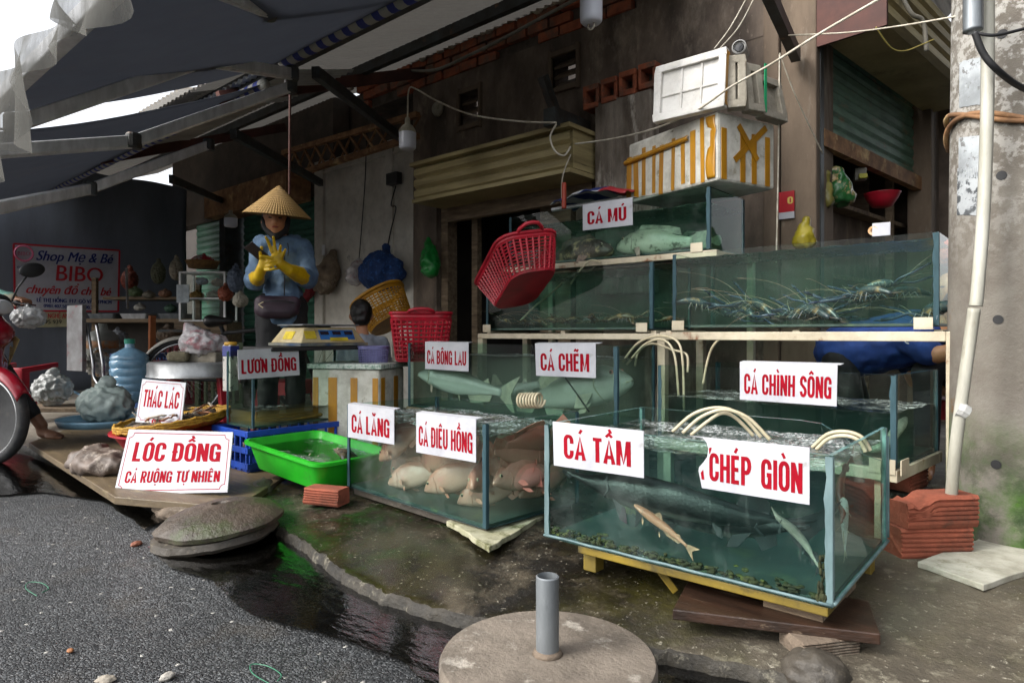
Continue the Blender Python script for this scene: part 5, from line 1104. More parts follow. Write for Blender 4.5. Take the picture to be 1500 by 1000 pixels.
for i, p in enumerate(P):
    qn = P[(i+1)%len(P)]
    for t in range(6): v = p.lerp(qn, t/6); out.append(v+Vector((.006*mnoise.noise(v*40), .006*mnoise.noise(v*33+Vector((5,0,0))), 0)))
mb.prism(out, (0,0,-.018)); o = mb.build('foam_slab', mat('foam_dirty','#b9b6a8','#9a9685',rough=.85,scale=9,c3='#6f6d4b',s3=8,lo3=.58,hi3=.68,bump=.4,bscale=40), bevel=.003); tag(o, 'dirty white foam slab lying on the pavement beside the bricks', 'foam slab')
pk = [WZ(x, y, .118) for x, y in ((985,892),(1290,928),(1272,878),(1010,845))]; mb = MB(); mb.prism(pk, (0,0,-.026)); o = mb.build('plank', mat('plank_wet','#3d2a1f','#241a14',rough=.35,scale=4,stretch=(1,7,7),c3='#83715e',s3=4.5,lo3=.6,hi3=.7,bump=.3,bscale=14), bevel=.003); tag(o, 'dark wet plank lying under the near corner of the sturgeon tank', 'plank')
ridged_brick('worn brick under the end of the dark plank', WZ(1200,953,.05), rz+.15, d=(.15,.09,.045), mtl=M['stone_old'])
fr = thing('tank_support', 'yellow painted timber frame holding the sturgeon tank off the pavement', 'support', (-.9,1.9,.1)); M['yellow_paint'] = mat('yellow_paint','#86701f','#5f511d',rough=.6,scale=6,c3='#3d361c',s3=10,lo3=.55,hi3=.66,bump=.2)
def t1(x, y, z): return world_of(T1, x, y, z)
def fb(nm, a, b, w, h):
    m_ = MB(); m_.bar(a, b, w, h); return part(m_, nm, M['yellow_paint'], fr, bevel=.003)
fb('rail', t1(-.01,.03,-.014), t1(-.70,.03,-.014), .05, .022); fb('rail', t1(-.01,.57,-.014), t1(-.72,.57,-.014), .05, .022)
fb('cross_rail', t1(-.03,.056,-.014), t1(-.03,.544,-.014), .04, .02); fb('cross_rail', t1(-.70,.056,-.014), t1(-.70,.544,-.014), .04, .02)
for x, y in ((-.05,.56),(-.68,.56),(-.68,.06)): fb('leg', t1(x,y,-.085), t1(x,y,-.026), .045,.045)
fb('leg', t1(-.42,.07,-.085), t1(-.46,.04,-.02), .03,.02)
mb = MB(); mb.box(t1(-.1,.2,-.045), (.14,.3,.034)); part(mb, 'packing_block', M['wood_old'], fr)
pp = [(655,762),(716,800),(748,782),(800,752),(770,738),(700,738)]; mb = MB(); P = [WZ(x, y, .112) for x, y in pp]; out = []
for i, p in enumerate(P):
    qn = P[(i+1)%len(P)]
    for t in range(8): v = p.lerp(qn, t/8); out.append(v+Vector((.012*mnoise.noise(v*30), .012*mnoise.noise(v*37+Vector((5,0,0))), 0)))
mb.prism(out, (0,0,-.02)); o = mb.build('foam_pad', mat('foam_cracked','#b5b298','#8f8d70',rough=.85,scale=12,c3='#5a5a35',s3=10,lo3=.52,hi3=.62,bump=.5,bscale=40), bevel=.003); tag(o, 'cracked mossy foam pad under the corner of the tilapia tank', 'foam pad')
mb = MB(); mb.box(world_of(T2,-.45,.25,-.018), (.86,.46,.03), Euler((0,0,R(-3.9)))); o = mb.build('support_board', M['stone_dark']); tag(o, 'dark wet board under the pink tilapia tank', 'board')

# ---------------------------------------------------------------- green tub, blue crate, baskets
M['tub_green'] = mat('tub_green', '#2bb527', '#229a20', rough=.38, scale=5, spec=.4, c3='#3d7a33', s3=6, lo3=.6, hi3=.72, grime=.35)
tub = thing('plastic_tub', 'bright green plastic tub of water with a fish head showing', 'tub', (-2.795,1.765,.125)); tub.rotation_euler = (0, R(3.5), R(1))
def rrect(a, b, r, z, n=6):
    return [(sx*(a-r)+r*math.cos(R(q)), sy*(b-r)+r*math.sin(R(q)), z) for sx, sy, q0 in ((1,1,0),(-1,1,90),(-1,-1,180),(1,-1,270)) for q in [q0+90*i/n for i in range(n+1)]]
def rr_loft(mb, secs, closed_bottom=True):
    n = len(secs[0]); b = [v for s in secs for v in s]
    fs = [(i*n+j, i*n+(j+1)%n, (i+1)*n+(j+1)%n, (i+1)*n+j) for i in range(len(secs)-1) for j in range(n)]
    if closed_bottom: fs.append(tuple(range(n))[::-1])
    mb.add(b, fs); return mb
mb = MB(); A, B = .325, .215
rr_loft(mb, [rrect(A-.05,B-.05,.05,0), rrect(A-.045,B-.045,.055,.008), rrect(A-.012,B-.012,.06,.118), rrect(A+.006,B+.006,.06,.12), rrect(A+.006,B+.006,.06,.135), rrect(A-.008,B-.008,.06,.138), rrect(A-.014,B-.014,.06,.13), rrect(A-.052,B-.052,.05,.012)])
n_ = len(rrect(A,B,.06,0)); mb.add(rrect(A-.052,B-.052,.05,.0125), [tuple(range(n_))])
mb.build('basin', M['tub_green'], tub, smooth=True, angle=35)
mb = MB(); mb.add(rrect(A-.022,B-.022,.055,.10), [tuple(range(n_))]); mb.build('water', water_top('tub_water', .45, (.8,.95,.8), 12, .6, 24), tub, recalc=False)
tb = lambda x, y, z: Vector(tub.location)+tub.rotation_euler.to_matrix() @ Vector((x,y,z))
make_fish('tilapia', 'brown snakehead poking out of the water in the green tub', tb(.16,-.02,.150), tb(.24,.1,.06), fish_mat('snakehead','#4d3f33','#8d7f6a',-.03,.03,'#2b231c',20,.55,.62), DFIN, name='snakehead', L=.17, scale_h=.75)
make_fish('catfish', 'pale fish belly up under the water in the green tub', tb(.0,-.08,.09), tb(.15,-.03,.08), SILV, SFIN, name='pale_fish', L=.16, roll=2.4, scale_h=.7)
M['crate_blue'] = mat('crate_blue', '#1f4bb0', '#193a8a', rough=.4, scale=7)
cr = thing('plastic_crate', 'royal blue ribbed plastic crate under the field eel tank', 'crate', (-3.40,2.02,.09))
mb = MB(); cw, cl_, chh = .20, .40, .212
mb.box((0,0,.01),(cw*2-.02,cl_*2-.02,.02))
for z in (.03,.11,.195):
    mb.box((cw-.006,0,z),(.014,cl_*2,.03)); mb.box((-cw+.006,0,z),(.014,cl_*2,.03)); mb.box((0,cl_-.006,z),(cw*2-.03,.014,.03)); mb.box((0,-cl_+.006,z),(cw*2-.03,.014,.03))
for k in range(13):
    y = -cl_+.02+k*(2*cl_-.04)/12; mb.box((cw-.008,y,.105),(.012,.012,.2)); mb.box((-cw+.008,y,.105),(.012,.012,.2))
for k in range(7):
    x = -cw+.02+k*(2*cw-.04)/6; mb.box((x,cl_-.008,.105),(.012,.012,.2)); mb.box((x,-cl_+.008,.105),(.012,.012,.2))
mb.build('ribbed_body', M['crate_blue'], cr, bevel=.002)

def mesh_basket(name, label, loc, rot, A, B, H, taper, m, rows, cols, group=None, rim=.012, handles=True, rad=.08, weave='grid'):
    root = thing(name, label, 'basket', loc); root.rotation_euler = rot; mb = MB()
    def at(s, z):                                              # s in 0..1 round the rounded rectangle
        k = taper+(1-taper)*z/H; a, b = A*k, B*k; r = min(rad, a*.9, b*.9); P = rrect(a, b, r, z, 5); P.append(P[0]); 
        Ls = [0]
        for i in range(len(P)-1): Ls.append(Ls[-1]+math.dist(P[i], P[i+1]))
        t = s*Ls[-1]; i = max(j for j in range(len(P)-1) if Ls[j] <= t+1e-9); f = (t-Ls[i])/max(1e-9, Ls[i+1]-Ls[i]); return Vector(P[i]).lerp(Vector(P[i+1]), f)
    for i in range(rows+1):
        z = H*.06+H*.80*i/rows; N = 44; mb.tube([at(j/N, z) for j in range(N)]+[at(0, z)], H*.80/rows*.26, 5, caps=False)
    for j in range(cols): mb.tube([at(j/cols, H*(.05+.82*q/4)) for q in range(5)], A*.018+.0012, 4)
    w = mb.build('lattice_wall', m, root)
    mb = MB(); N = 44
    for z in (.03,): rr_loft(mb, [[tuple(at(j/N, H*.01)) for j in range(N)], [tuple(at(j/N, H*.08)) for j in range(N)]])
    mb.build('base', m, root, solid=.003)
    mb = MB(); rr_loft(mb, [[tuple(at(j/N, H*.86)) for j in range(N)], [tuple(at(j/N, H*.97)) for j in range(N)]], False); mb.build('upper_band', m, root, solid=.003, smooth=True)
    mb = MB(); mb.tube([at(j/N, H) for j in range(N)]+[at(0, H)], rim*.75, 8, caps=False); mb.build('rim', m, root, smooth=True)
    if handles:
        for s in (-1, 1):
            mb = MB(); mb.tube([(s*A*.985,-B*.42,H),(s*(A+.02),-B*.36,H+.012),(s*(A+.045),-B*.2,H+.02),(s*(A+.05),0,H+.022),(s*(A+.045),B*.2,H+.02),(s*(A+.02),B*.36,H+.012),(s*A*.985,B*.42,H)], rim*.8, 8); mb.build('handle', m, root, smooth=True)
    return root
M['basket_red'] = mat('basket_red', '#b81a30', '#9c1527', rough=.4, scale=6, c3='#7f2a2c', s3=7); M['basket_yellow'] = mat('basket_yellow', '#c08a1c', '#a06f16', rough=.45, scale=8)
bc = WD(617, 528, 4.02); mesh_basket('plastic_basket', 'pinkish red lattice basket standing upright on the foam box', bc, (0,0,R(-41)), .265, .18, .285, .80, M['basket_red'], 9, 46)
b1, b2 = WD(765, 390, 3.42), None
rbk = mesh_basket('plastic_basket', 'red lattice basket tipped into the shrimp tank', WD(757,424,3.36)+Vector((0,.06,0)), (R(10), R(-24), R(-30)), .27, .165, .185, .74, M['basket_red'], 10, 44)
mesh_basket('plastic_basket', 'round yellow basket leaning sideways against the white wall', WD(574,474,5.25), (R(30), R(-14), R(-48)), .225, .225, .25, .78, M['basket_yellow'], 10, 40, rad=.2, handles=False, rim=.02)
mesh_basket('plastic_basket', 'small lilac basket of papers beside the upright red basket', WD(547,532,3.9), (0,0,R(-40)), .075, .09, .10, .9, mat('basket_lilac','#7f7fae','#6b6b98',rough=.5,scale=9), 8, 30, handles=False, rim=.006)
# foam box stand under the basket
M['foam'] = mat('foam_white', '#cfcdc4', '#b5b1a4', rough=.8, scale=9, c3='#8d866f', s3=14, lo3=.58, hi3=.68, bump=.25, bscale=60)
M['tape'] = mat('tape_yellow', '#b5811c', '#9a6a12', rough=.3, scale=7, stretch=(1,1,.4))
def foam_box(label, corner, yaw, L, W, H, stripes, side_stripes, name='foam_box'):
    root = thing(name, label, 'foam box', corner, yaw); mb = MB(); mb.box((-L/2, W/2, H/2), (L, W, H)); mb.build('box', M['foam'], root, bevel=.012)
    for a, b, h0, h1 in stripes:
        mb = MB(); mb.box((-L*(a+b)/2, -.0012, H*(h0+h1)/2), (L*(b-a), .002, H*(h1-h0))); mb.build('tape_strip', M['tape'], root)
    for a, b, h0, h1 in side_stripes:
        mb = MB(); mb.box((.0012, W*(a+b)/2, H*(h0+h1)/2), (.002, W*(b-a), H*(h1-h0))); mb.build('tape_strip', M['tape'], root)
    return root
fbx = foam_box('taped white foam box standing under the upright red basket', (-2.98,2.28,.12), R(28), .42, .36, .475, [(.02,.1,.1,.9),(.32,.42,.05,.9),(.62,.75,.08,.9),(.9,.98,.1,.9)], [(.05,.2,.1,.9),(.55,.72,.1,.9)])
mb = MB(); mb.box((-.21,.18,.492),(.46,.40,.03)); mb.build('lid', mat('lid_speckled','#b9c4bb','#6f8a7c',rough=.6,scale=60,lo=.5,hi=.6), fbx, bevel=.006)
yb = thing('foam_box', 'big foam box with yellow tape stripes on top of the grouper tank', 'foam box', (-1.287,2.93,1.512), R(-18.7))
L_, W_, H_ = .635, .40, .325; mb = MB(); mb.box((-L_/2, W_/2, H_/2), (L_, W_, H_)); mb.build('box', M['foam'], yb, bevel=.014)
rnd = random.Random(8)
for i, a in enumerate((.03,.13,.22,.33,.44,.57,.66,.78,.87,.96)):
    w = rnd.uniform(.035,.06); h0 = rnd.uniform(.0,.1); h1 = rnd.uniform(.72,.98); mb = MB(); mb.box((-L_*(a+w/2)+.0, -.0016, H_*(h0+h1)/2), (L_*w, .0026, H_*(h1-h0)), Euler((0, rnd.uniform(-.03,.03), 0))); mb.build('tape_strip', M['tape'], yb)
for a in (.10,.42,.62,.86):
    mb = MB(); mb.box((.0016, W_*a, H_*.40), (.0026, W_*.085, H_*.74)); mb.build('tape_strip', M['tape'], yb)
mb = MB(); mb.box((.0045, W_*.55, H_*.62), (.0026, .03, .29), Euler((R(-50),0,0))); mb.build('tape_strip', M['tape'], yb)
mb = MB(); mb.box((.0065, W_*.50, H_*.62), (.0026, .03, .20), Euler((R(42),0,0))); mb.build('tape_strip', M['tape'], yb)
mb = MB(); mb.grid(lambda u, v: Vector((-L_*(.28+.75*u), -.008-.012*math.sin(v*PI)-.004*mnoise.noise(Vector((u*20,v*3,0))), H_*(.70-.06*u+.09*v))), 30, 4); mb.build('loose_tape', M['tape'], yb, smooth=True, solid=.001)
mb = MB(); mb.grid(lambda u, v: Vector((-.012-.05*u-.012*v*mnoise.noise(Vector((v*6,0,3))), -.004-.012*math.sin(v*7)*u, H_*(.05+.9*v))), 4, 20); mb.build('loose_tape', M['tape'], yb, smooth=True, solid=.001)
# lids standing on the box
def lid_panel(label, bl, br, h, lean, m, recess=True, th=.03):
    bl, br = Vector(bl), Vector(br); L = (br-bl).length; root = thing('spare_lid', label, 'foam lid', (bl+br)/2); d = (br-bl).normalized(); root.rotation_euler = (0,0,math.atan2(d.y, d.x)); mb = MB()
    Rl = Euler((R(-lean),0,0)).to_matrix()
    parts_ = [((0,th/2,h/2),(L,th*.6,h))]; b = .035
    for c, s in (((0,0,b/2),(L,th,b)),((0,0,h-b/2),(L,th,b)),((-L/2+b/2,0,h/2),(b,th,h-2*b)),((L/2-b/2,0,h/2),(b,th,h-2*b))): parts_.append((c, s))
    if recess: parts_ += [((-L*.12,.005,h/2),(.012,th*.5,h-2*b)),((L*.16,.005,h/2),(.012,th*.5,h-2*b)),((0,.005,h*.45),(L-2*b,th*.5,.012))]
    for c, s in parts_: mb.box(Rl @ Vector(c), s, Rl)
    mb.build('panel', m, root, bevel=.004)
    mb = MB(); mb.box(Rl @ Vector((L/2+.0016,th*.3,h*.5)), (.0022,.03,h*.9), Rl); mb.build('tape_strip', M['tape'], root); return root
zt = 1.512+.325
lid_panel('white foam lid with ribbed inside standing on the yellow striped box', WZ(958,181,zt), WZ(1062,157,zt), .285, 6, mat('foam_clean','#d6d4cf','#c3c0b8',rough=.75,scale=8,bump=.15,bscale=60))
M['foam_grey'] = mat('foam_grey','#8f897c','#6d675b',rough=.85,scale=10,c3='#aaa598',s3=9,lo3=.56,hi3=.66,bump=.3,bscale=50)
for i, (x0, x1, y0, y1, lb) in enumerate(((1062,1086,150,146,'grey foam lid standing just behind the white ribbed lid'),(1086,1107,150,152,'narrow grey foam lid with a green edge strip'),(1104,1136,156,164,'outermost grey foam lid at the right end of the box'))):
    a = WZ(x0, y0+8, zt)+Vector((0,.03+.03*i,0)); b = WZ(x1, y1+8, zt)+Vector((0,.05+.04*i,0)); o = lid_panel(lb, a, b, .25-.015*i, 5+3*i, M['foam_grey'], False, .04)
    if i == 1:
        mb = MB(); mb.box((.055,-.012,.12),(.012,.006,.23)); mb.build('green_strip', mat('strip_green','#1e8a5a',rough=.4), o)

# ---------------------------------------------------------------- weighing scale
sc_ = thing('weighing_scale', 'cream digital weighing scale with blue display panel on the eel tank', 'scale', (-3.40,2.16,.728), R(90)); zz = 0
M['scale_body'] = mat('scale_body', '#c3b48c', '#a3936a', rough=.5, scale=8, c3='#5f543c', s3=14, lo3=.6, hi3=.68)
a0, b0_, a1, b1_, hh = .215, .165, .165, .115, .105
mb = MB(); mb.add([(-a0,-b0_,.018),(a0,-b0_,.018),(a0,b0_,.018),(-a0,b0_,.018),(-a1,-b1_,hh),(a1,-b1_,hh),(a1,b1_,hh),(-a1,b1_,hh)], [(0,3,2,1),(4,5,6,7),(0,1,5,4),(1,2,6,5),(2,3,7,6),(3,0,4,7)]); mb.build('housing', M['scale_body'], sc_, bevel=.006)
mb = MB(); mb.box((0,0,.009),(a0*2+.02,b0_*2+.02,.018)); mb.build('base_tray', mat('scale_base','#27425e','#8f886c',rough=.5,scale=6), sc_, bevel=.004)
mb = MB(); mb.box((0,0,hh+.014),(.38,.27,.008)); mb.box((0,0,hh+.006),(.1,.1,.012)); mb.build('platter', M['galv'], sc_, bevel=.003)
sl = math.atan2(b0_-b1_, hh-.018); Rs = Euler((-sl,0,0)).to_matrix()
def on_face(x, t, d): return Vector((x, -(b0_+(b1_-b0_)*t)-d*math.cos(sl), .018+(hh-.018)*t+d*math.sin(sl)))
Rs2 = Euler((-sl,0,0)).to_matrix()
def facebox(nm, x, t, w, h, m_, d=.001): m2 = MB(); m2.box(on_face(x, t, d), (w,.002,h), Rs2); return m2.build(nm, m_, sc_)
facebox('display_panel', .03, .52, .23, .062, mat('panel_blue','#2a6fb5','#1d5596',rough=.3,scale=10))
for k in (-.05,.03,.11): facebox('display', k, .62, .055, .022, mat('lcd','#221b2b',rough=.15), .0022)
YS = mat('sticker_yellow','#d8c02a','#bda522',rough=.5,scale=20)
facebox('sticker', .035, .22, .12, .022, YS, .0024); facebox('sticker', -.145, .5, .07, .05, YS, .0024)
mb = MB(); mb.box((-.19-.003,0.0,.06),(.003,.1,.05),Euler((0,R(28),0))); mb.build('sticker', YS, sc_)
mb = MB(); mb.box((-3.39,2.08,.715),(.32,.62,.022)); o = mb.build('tray_board', M['black'], bevel=.004); tag(o, 'black tray board across the eel tank under the scale', 'board')

# ---------------------------------------------------------------- steel table, dried fish tray, jars
tc_ = WD(290, 528, 4.45); tbl = thing('side_table', 'steel topped round table with red legs carrying a bag of meat', 'table', (tc_.x, tc_.y, .1))
mb = MB(); mb.lathe([(0,.49),(.285,.49),(.30,.47),(.30,.425),(.31,.41),(.315,.415),(.306,.43),(.306,.50),(.295,.51),(0,.512)], n=48); mb.build('top', mat('steel_top','#b0b2b3','#8b8d8e',rough=.35,metal=.6,scale=7), tbl, smooth=True, angle=40)
for q in (20,110,200,290):
    mb = MB(); x, y = math.cos(R(q)), math.sin(R(q)); mb.bar((x*.2,y*.2,.49),(x*.25,y*.25,0),.055,.05); mb.build('leg', mat('stool_red','#a51c2c','#8b1523',rough=.45,scale=6), tbl, bevel=.006)
M['bag_clear'] = mat('bag_clear', '#d3d0d0', '#b0abae', rough=.18, alpha=.8, scale=16, c3='#b0626c', s3=9, lo3=.5, hi3=.62, bump=.5, bscale=30)
def tz(px, py, z): return WD(px, py, (z-CH)/((CY-py)/FPX)) if py != CY else None
lump('plastic_bag', 'crumpled clear plastic bag of pinkish meat on the steel table', 'plastic bag', [('ell',WD(297,503,4.4),(.15,.13,.075)),('cap',WD(285,493,4.4),WD(278,482,4.4),.06,.03),('ell',WD(318,505,4.4),(.06,.07,.05))], .012, M['bag_clear'], .022, 16)
mb = MB(); p = WD(300,522,4.42); mb.box(p,(.30,.18,.07),Euler((0,.03,.5))); o = mb.build('foam_block', M['foam_grey'], bevel=.012); tag(o, 'grey foam block under the bag of meat on the steel table', 'foam block')
mb = MB(); p = WD(262,522,4.3); mb.box(p,(.13,.1,.06),Euler((.1,.05,.9))); o = mb.build('folded_sack', mat('sackcloth','#77705a','#5b5543',rough=.9,scale=30,bump=.4,bscale=80), bevel=.02); tag(o, 'folded brown sackcloth at the left of the steel table', 'sack')
ctn = thing('tall_carton', 'tall white carton with blue band and yellow cap at the left of the eel tank', 'carton', WD(338,572,3.72), .3)
mb = MB(); mb.box((0,0,.13),(.06,.06,.26)); mb.build('body', mat('carton_white','#b9b7b0','#4d4d52',rough=.6,scale=30,lo=.58,hi=.62), ctn, bevel=.003); mb = MB(); mb.box((0,0,.225),(.064,.064,.06)); mb.build('blue_band', mat('band_blue','#1d2a72',rough=.4), ctn, bevel=.003); mb = MB(); mb.lathe([(0,.256),(.034,.256),(.034,.272),(.03,.276),(0,.276)], n=20); mb.build('cap', mat('cap_yellow','#b58a2a',rough=.5), ctn, smooth=True)
pc_ = WD(256, 622, 3.66); tray = thing('woven_tray', 'yellow woven tray heaped with small dried fish', 'tray', pc_); tray.rotation_euler = (R(7), R(-3), 0)
mb = MB(); mb.lathe([(0,0),(.24,0),(.275,.025),(.288,.05),(.296,.05),(.285,.018),(.25,-.01),(0,-.012)], n=60)
for q in range(3): mb.tube([(.29*math.cos(R(i*6)), .29*math.sin(R(i*6)), .045-.012*q+.004*math.cos(i*2.2+q*2)) for i in range(61)], .009, 6, caps=False)
mb.build('weave', mat('weave_yellow','#b58a22','#8a6515',rough=.7,scale=40,bump=.6,bscale=90), tray, smooth=True)
mb = MB(); rnd = random.Random(4); mb.grid(lambda u, v: Vector(((u-.5)*.46*math.sqrt(max(0,1-((v-.5)*1.9)**2)), (v-.5)*.46, .03+.03*mnoise.noise(Vector((u*8,v*8,0)))*(1))), 30, 30)
hp = mb.build('dried_fish_heap', mat('dried_heap','#6b6154','#3d362f',rough=.8,scale=18,c3='#a3764a',s3=12,lo3=.55,hi3=.63,bump=.8,bscale=40), tray, smooth=True); hp['kind'] = 'stuff'
for i in range(34):
    a, r_ = rnd.uniform(0,6.28), rnd.uniform(0,.21); x, y = r_*math.cos(a), r_*math.sin(a); d = Vector((rnd.uniform(-1,1), rnd.uniform(-1,1), rnd.uniform(-.1,.25))).normalized()*rnd.uniform(.03,.07)
    mb = MB(); c0 = Vector((x,y,.05+rnd.uniform(0,.02))); mb.tube([c0-d, c0-d*.4, c0+d*.4+Vector((0,0,.006)), c0+d], [.002,.008,.006,.002], 6); mb.build('dried_fish', mat('dried_'+str(i%3), ['#8d8578','#b5ad9c','#8f5a35'][i%3], ['#5a5148','#8d8576','#5f3b24'][i%3], rough=.5, scale=40), tray, smooth=True)
mb = MB(); mb.lathe([(0,0),(.24,.0),(.30,.085),(.325,.095),(.325,.105),(.295,.10),(.235,.012),(0,.012)], (pc_+Vector((.02,-.0,-.125))), 56); o = mb.build('plastic_basin', M['basket_red'], smooth=True, angle=40); tag(o, 'red plastic basin under the yellow dried fish tray', 'basin')
# air hoses
HOSE = mat('air_hose', '#c7bda0', '#a89d80', rough=.4, scale=16)
def curve(pts, k=10):
    P = [Vector(p) for p in pts]; out = []
    for i in range(len(P)-1):
        p0, p1, p2, p3 = P[max(0,i-1)], P[i], P[i+1], P[min(len(P)-1,i+2)]
        for j in range(k):
            t = j/k; out.append(.5*((2*p1)+(p2-p0)*t+(2*p0-5*p1+4*p2-p3)*t*t+(3*p1-p0-3*p2+p3)*t**3))
    return out+[P[-1]]
def cord(name, label, cat, pts, r, m, group=None):
    P = curve(pts); c = P[0].copy(); mb = MB(); mb.tube([p-c for p in P], r, 7); o = mb.build(name, m, None, smooth=True); o.location = c; return tag(o, label, cat, group)
HG = 'air hoses in the tanks'
for i, (p, lb) in enumerate(zip(((985,632,1016,606,1052,597,1084,607,1115,640),(1000,634,1028,610,1062,600,1096,612,1128,644),(1012,637,1038,616,1058,605,1078,612,1104,638)), ('outermost pale air hose arching over the front tank','second pale air hose arching over the front tank, a little to the right','innermost pale air hose of the arch over the front tank'))):
    y = (.30,.26,.32)[i]; cord('air_hose', lb, 'hose', [in_plane for in_plane in [f1y(p[2*k], p[2*k+1], y+.02*k) for f1y in [lambda a, b, c: (lambda Mx: (lambda n, o, r, c0: c0+r*((o-c0).dot(n)/r.dot(n)))(Mx @ Vector((0,1,0)), Vector(T1.location)+(Mx @ Vector((0,1,0)))*c, ray(a, b), Vector((0,0,CH))))(T1.rotation_euler.to_matrix())] for k in range(5)]], .0055, HOSE, HG)
def tp(t, px, py, y):
    Mx = t.rotation_euler.to_matrix(); n = Mx @ Vector((0,1,0)); o = Vector(t.location)+n*y; r = ray(px, py); c = Vector((0,0,CH)); return c+r*((o-c).dot(n)/r.dot(n))
for lb, t, y, p in (('right pair of pale hoses, upper one, at the broken back pane',T1,.35,((1190,655),(1212,636),(1238,632),(1262,640),(1275,660))),('right pair of pale hoses, lower one, at the broken back pane',T1,.33,((1196,658),(1214,642),(1238,638),(1258,645),(1268,662))),
    ('longest pale hose looping from the rack down into the catfish tank',T4,.12,((912,530),(935,502),(965,492),(992,500),(1000,530),(1002,600))),('second pale hose of the loop beside the middle rack post',T4,.10,((918,534),(945,504),(972,498),(988,520),(994,580))),('short pale hose hanging beside the middle rack post',T4,.14,((930,536),(936,514),(955,503),(985,512),(1006,520),(1007,545))),('thin pale hose slanting in the left of the eel tank',T4,.2,((1030,562),(1036,530),(1044,508),(1060,490))),
    ('pale air hose curving over the shrimp tank rim',T5,.12,((836,416),(848,398),(864,382),(880,384))),('thin pale air hose lying along the back rim of the shrimp tank',T5,.25,((858,402),(872,390),(888,384),(905,386))),('straight pale air pipe slanting down into the shrimp tank',T5,.10,((824,414),(800,436),(784,448),(762,470)))):
    cord('air_hose', lb, 'hose', [tp(t, a, b, y) for a, b in p], .0055, HOSE, HG)
cord('black_stick', 'thin black stick leaning down in the catfish tank below CÁ CHẼM', 'stick', [tp(T3,828,553,.04),tp(T3,846,578,.05),tp(T3,863,603,.06)], .004, M['black'])
mb = MB(); P = []
for i in range(70): t = i/69; c0 = tp(T2,762+30*t,590,.36); P.append(c0+Vector((.0,.028*math.cos(t*44),.028*math.sin(t*44)+.01)))
mb.tube(P, .005, 6); o = mb.build('hose_coil', HOSE, smooth=True); tag(o, 'coil of pale air hose at the back rim of the tilapia tank', 'hose')
# ---------------------------------------------------------------- people
SKIN = mat('skin', '#c08b68', '#ab7654', rough=.5, scale=14); SKIN2 = mat('skin_rider', '#8d6248', '#74503a', rough=.55, scale=14)
HAIR = mat('hair_black', '#15120f', '#0c0b0a', rough=.45, scale=60, stretch=(1,1,.2)); TROUS = mat('trousers_black', '#17181b', '#0f1012', rough=.8, scale=20, bump=.2, bscale=12)
DENIM = mat('hoodie_blue', '#5c7795', '#4b647f', rough=.85, scale=9, c3='#6f89a4', s3=5, lo3=.5, hi3=.66, bump=.35, bscale=12)
GLOVE = mat('glove_yellow', '#d9b50c', '#c29d08', rough=.4, scale=12, bump=.3, bscale=40)
def facing(px, d, z=.1):                                       # base point, and yaw with local -y towards the camera, local x to the picture's right
    p = WD(px, 500, d); p.z = z; u = ray(px, 488).normalized(); return p, math.atan2(-u.x, u.y)
def finger(b, dirs, lens, r):
    out = []; p = Vector(b)
    for d, l_, k in zip(dirs, lens, (1,.92,.82)): q = p+Vector(d).normalized()*l_; out.append(('cap', tuple(p), tuple(q), r*k, r*k*.92)); p = q
    return out
p0, yw = facing(405, 4.1); W1 = thing('person', 'woman in conical straw hat, blue hoodie and yellow gloves looking at a phone', 'person', p0, yw)
hd = Vector((-.008,-.045,1.385))                               # chin height is z 1.31 over the ground
head = [('ell',hd+Vector((0,.015,.045)),(.074,.088,.092)),('ell',hd+Vector((0,-.022,-.012)),(.060,.062,.078)),('cap',hd+Vector((0,-.045,-.062)),hd+Vector((0,-.05,-.066)),.028,.026),
        ('cap',hd+Vector((0,-.086,.016)),hd+Vector((0,-.100,-.012)),.009,.014),('cap',hd+Vector((-.012,-.09,-.014)),hd+Vector((.012,-.09,-.014)),.010,.010),('ell',hd+Vector((-.03,-.062,-.012)),(.022,.02,.02)),('ell',hd+Vector((.03,-.062,-.012)),(.022,.02,.02)),
        ('cap',hd+Vector((-.016,-.080,-.040)),hd+Vector((.016,-.080,-.040)),.009,.009),('cap',hd+Vector((-.03,-.076,.030)),hd+Vector((.03,-.076,.030)),.009,.009),('ell',hd+Vector((-.074,.02,.0)),(.01,.02,.03)),('ell',hd+Vector((.074,.02,.0)),(.01,.02,.03))]
sh_r, sh_l = Vector((-.085,.0,1.245)), Vector((.155,.01,1.245)); el_r, el_l = Vector((-.128,-.05,1.015)), Vector((.190,-.05,1.04)); wr_r, wr_l = Vector((-.100,-.22,1.035)), Vector((.070,-.26,1.075))
hip = Vector((.03,.03,.80)); kn = (Vector((-.05,.0,.44)), Vector((.11,.0,.44))); an = (Vector((-.055,.03,.07)), Vector((.115,.03,.07)))
body = head+[('cap',hd+Vector((.012,.02,-.05)),Vector((.035,.03,1.24)),.046,.052),('cap',(.035,.03,1.18),(.035,.03,.9),.095,.09),('cap',sh_r,el_r,.042,.036),('cap',el_r,wr_r,.034,.026),('cap',sh_l,el_l,.042,.036),('cap',el_l,wr_l,.034,.026),
    ('cap',(-.03,.03,.82),kn[0],.082,.052),('cap',kn[0],an[0],.050,.034),('cap',(.09,.03,.82),kn[1],.082,.052),('cap',kn[1],an[1],.050,.034),('cap',an[0]+Vector((0,.02,-.035)),an[0]+Vector((0,-.13,-.045)),.034,.026),('cap',an[1]+Vector((0,.02,-.035)),an[1]+Vector((.02,-.13,-.045)),.034,.026)]
bo = blob_obj(body, .009, 'body', SKIN, W1, 4)
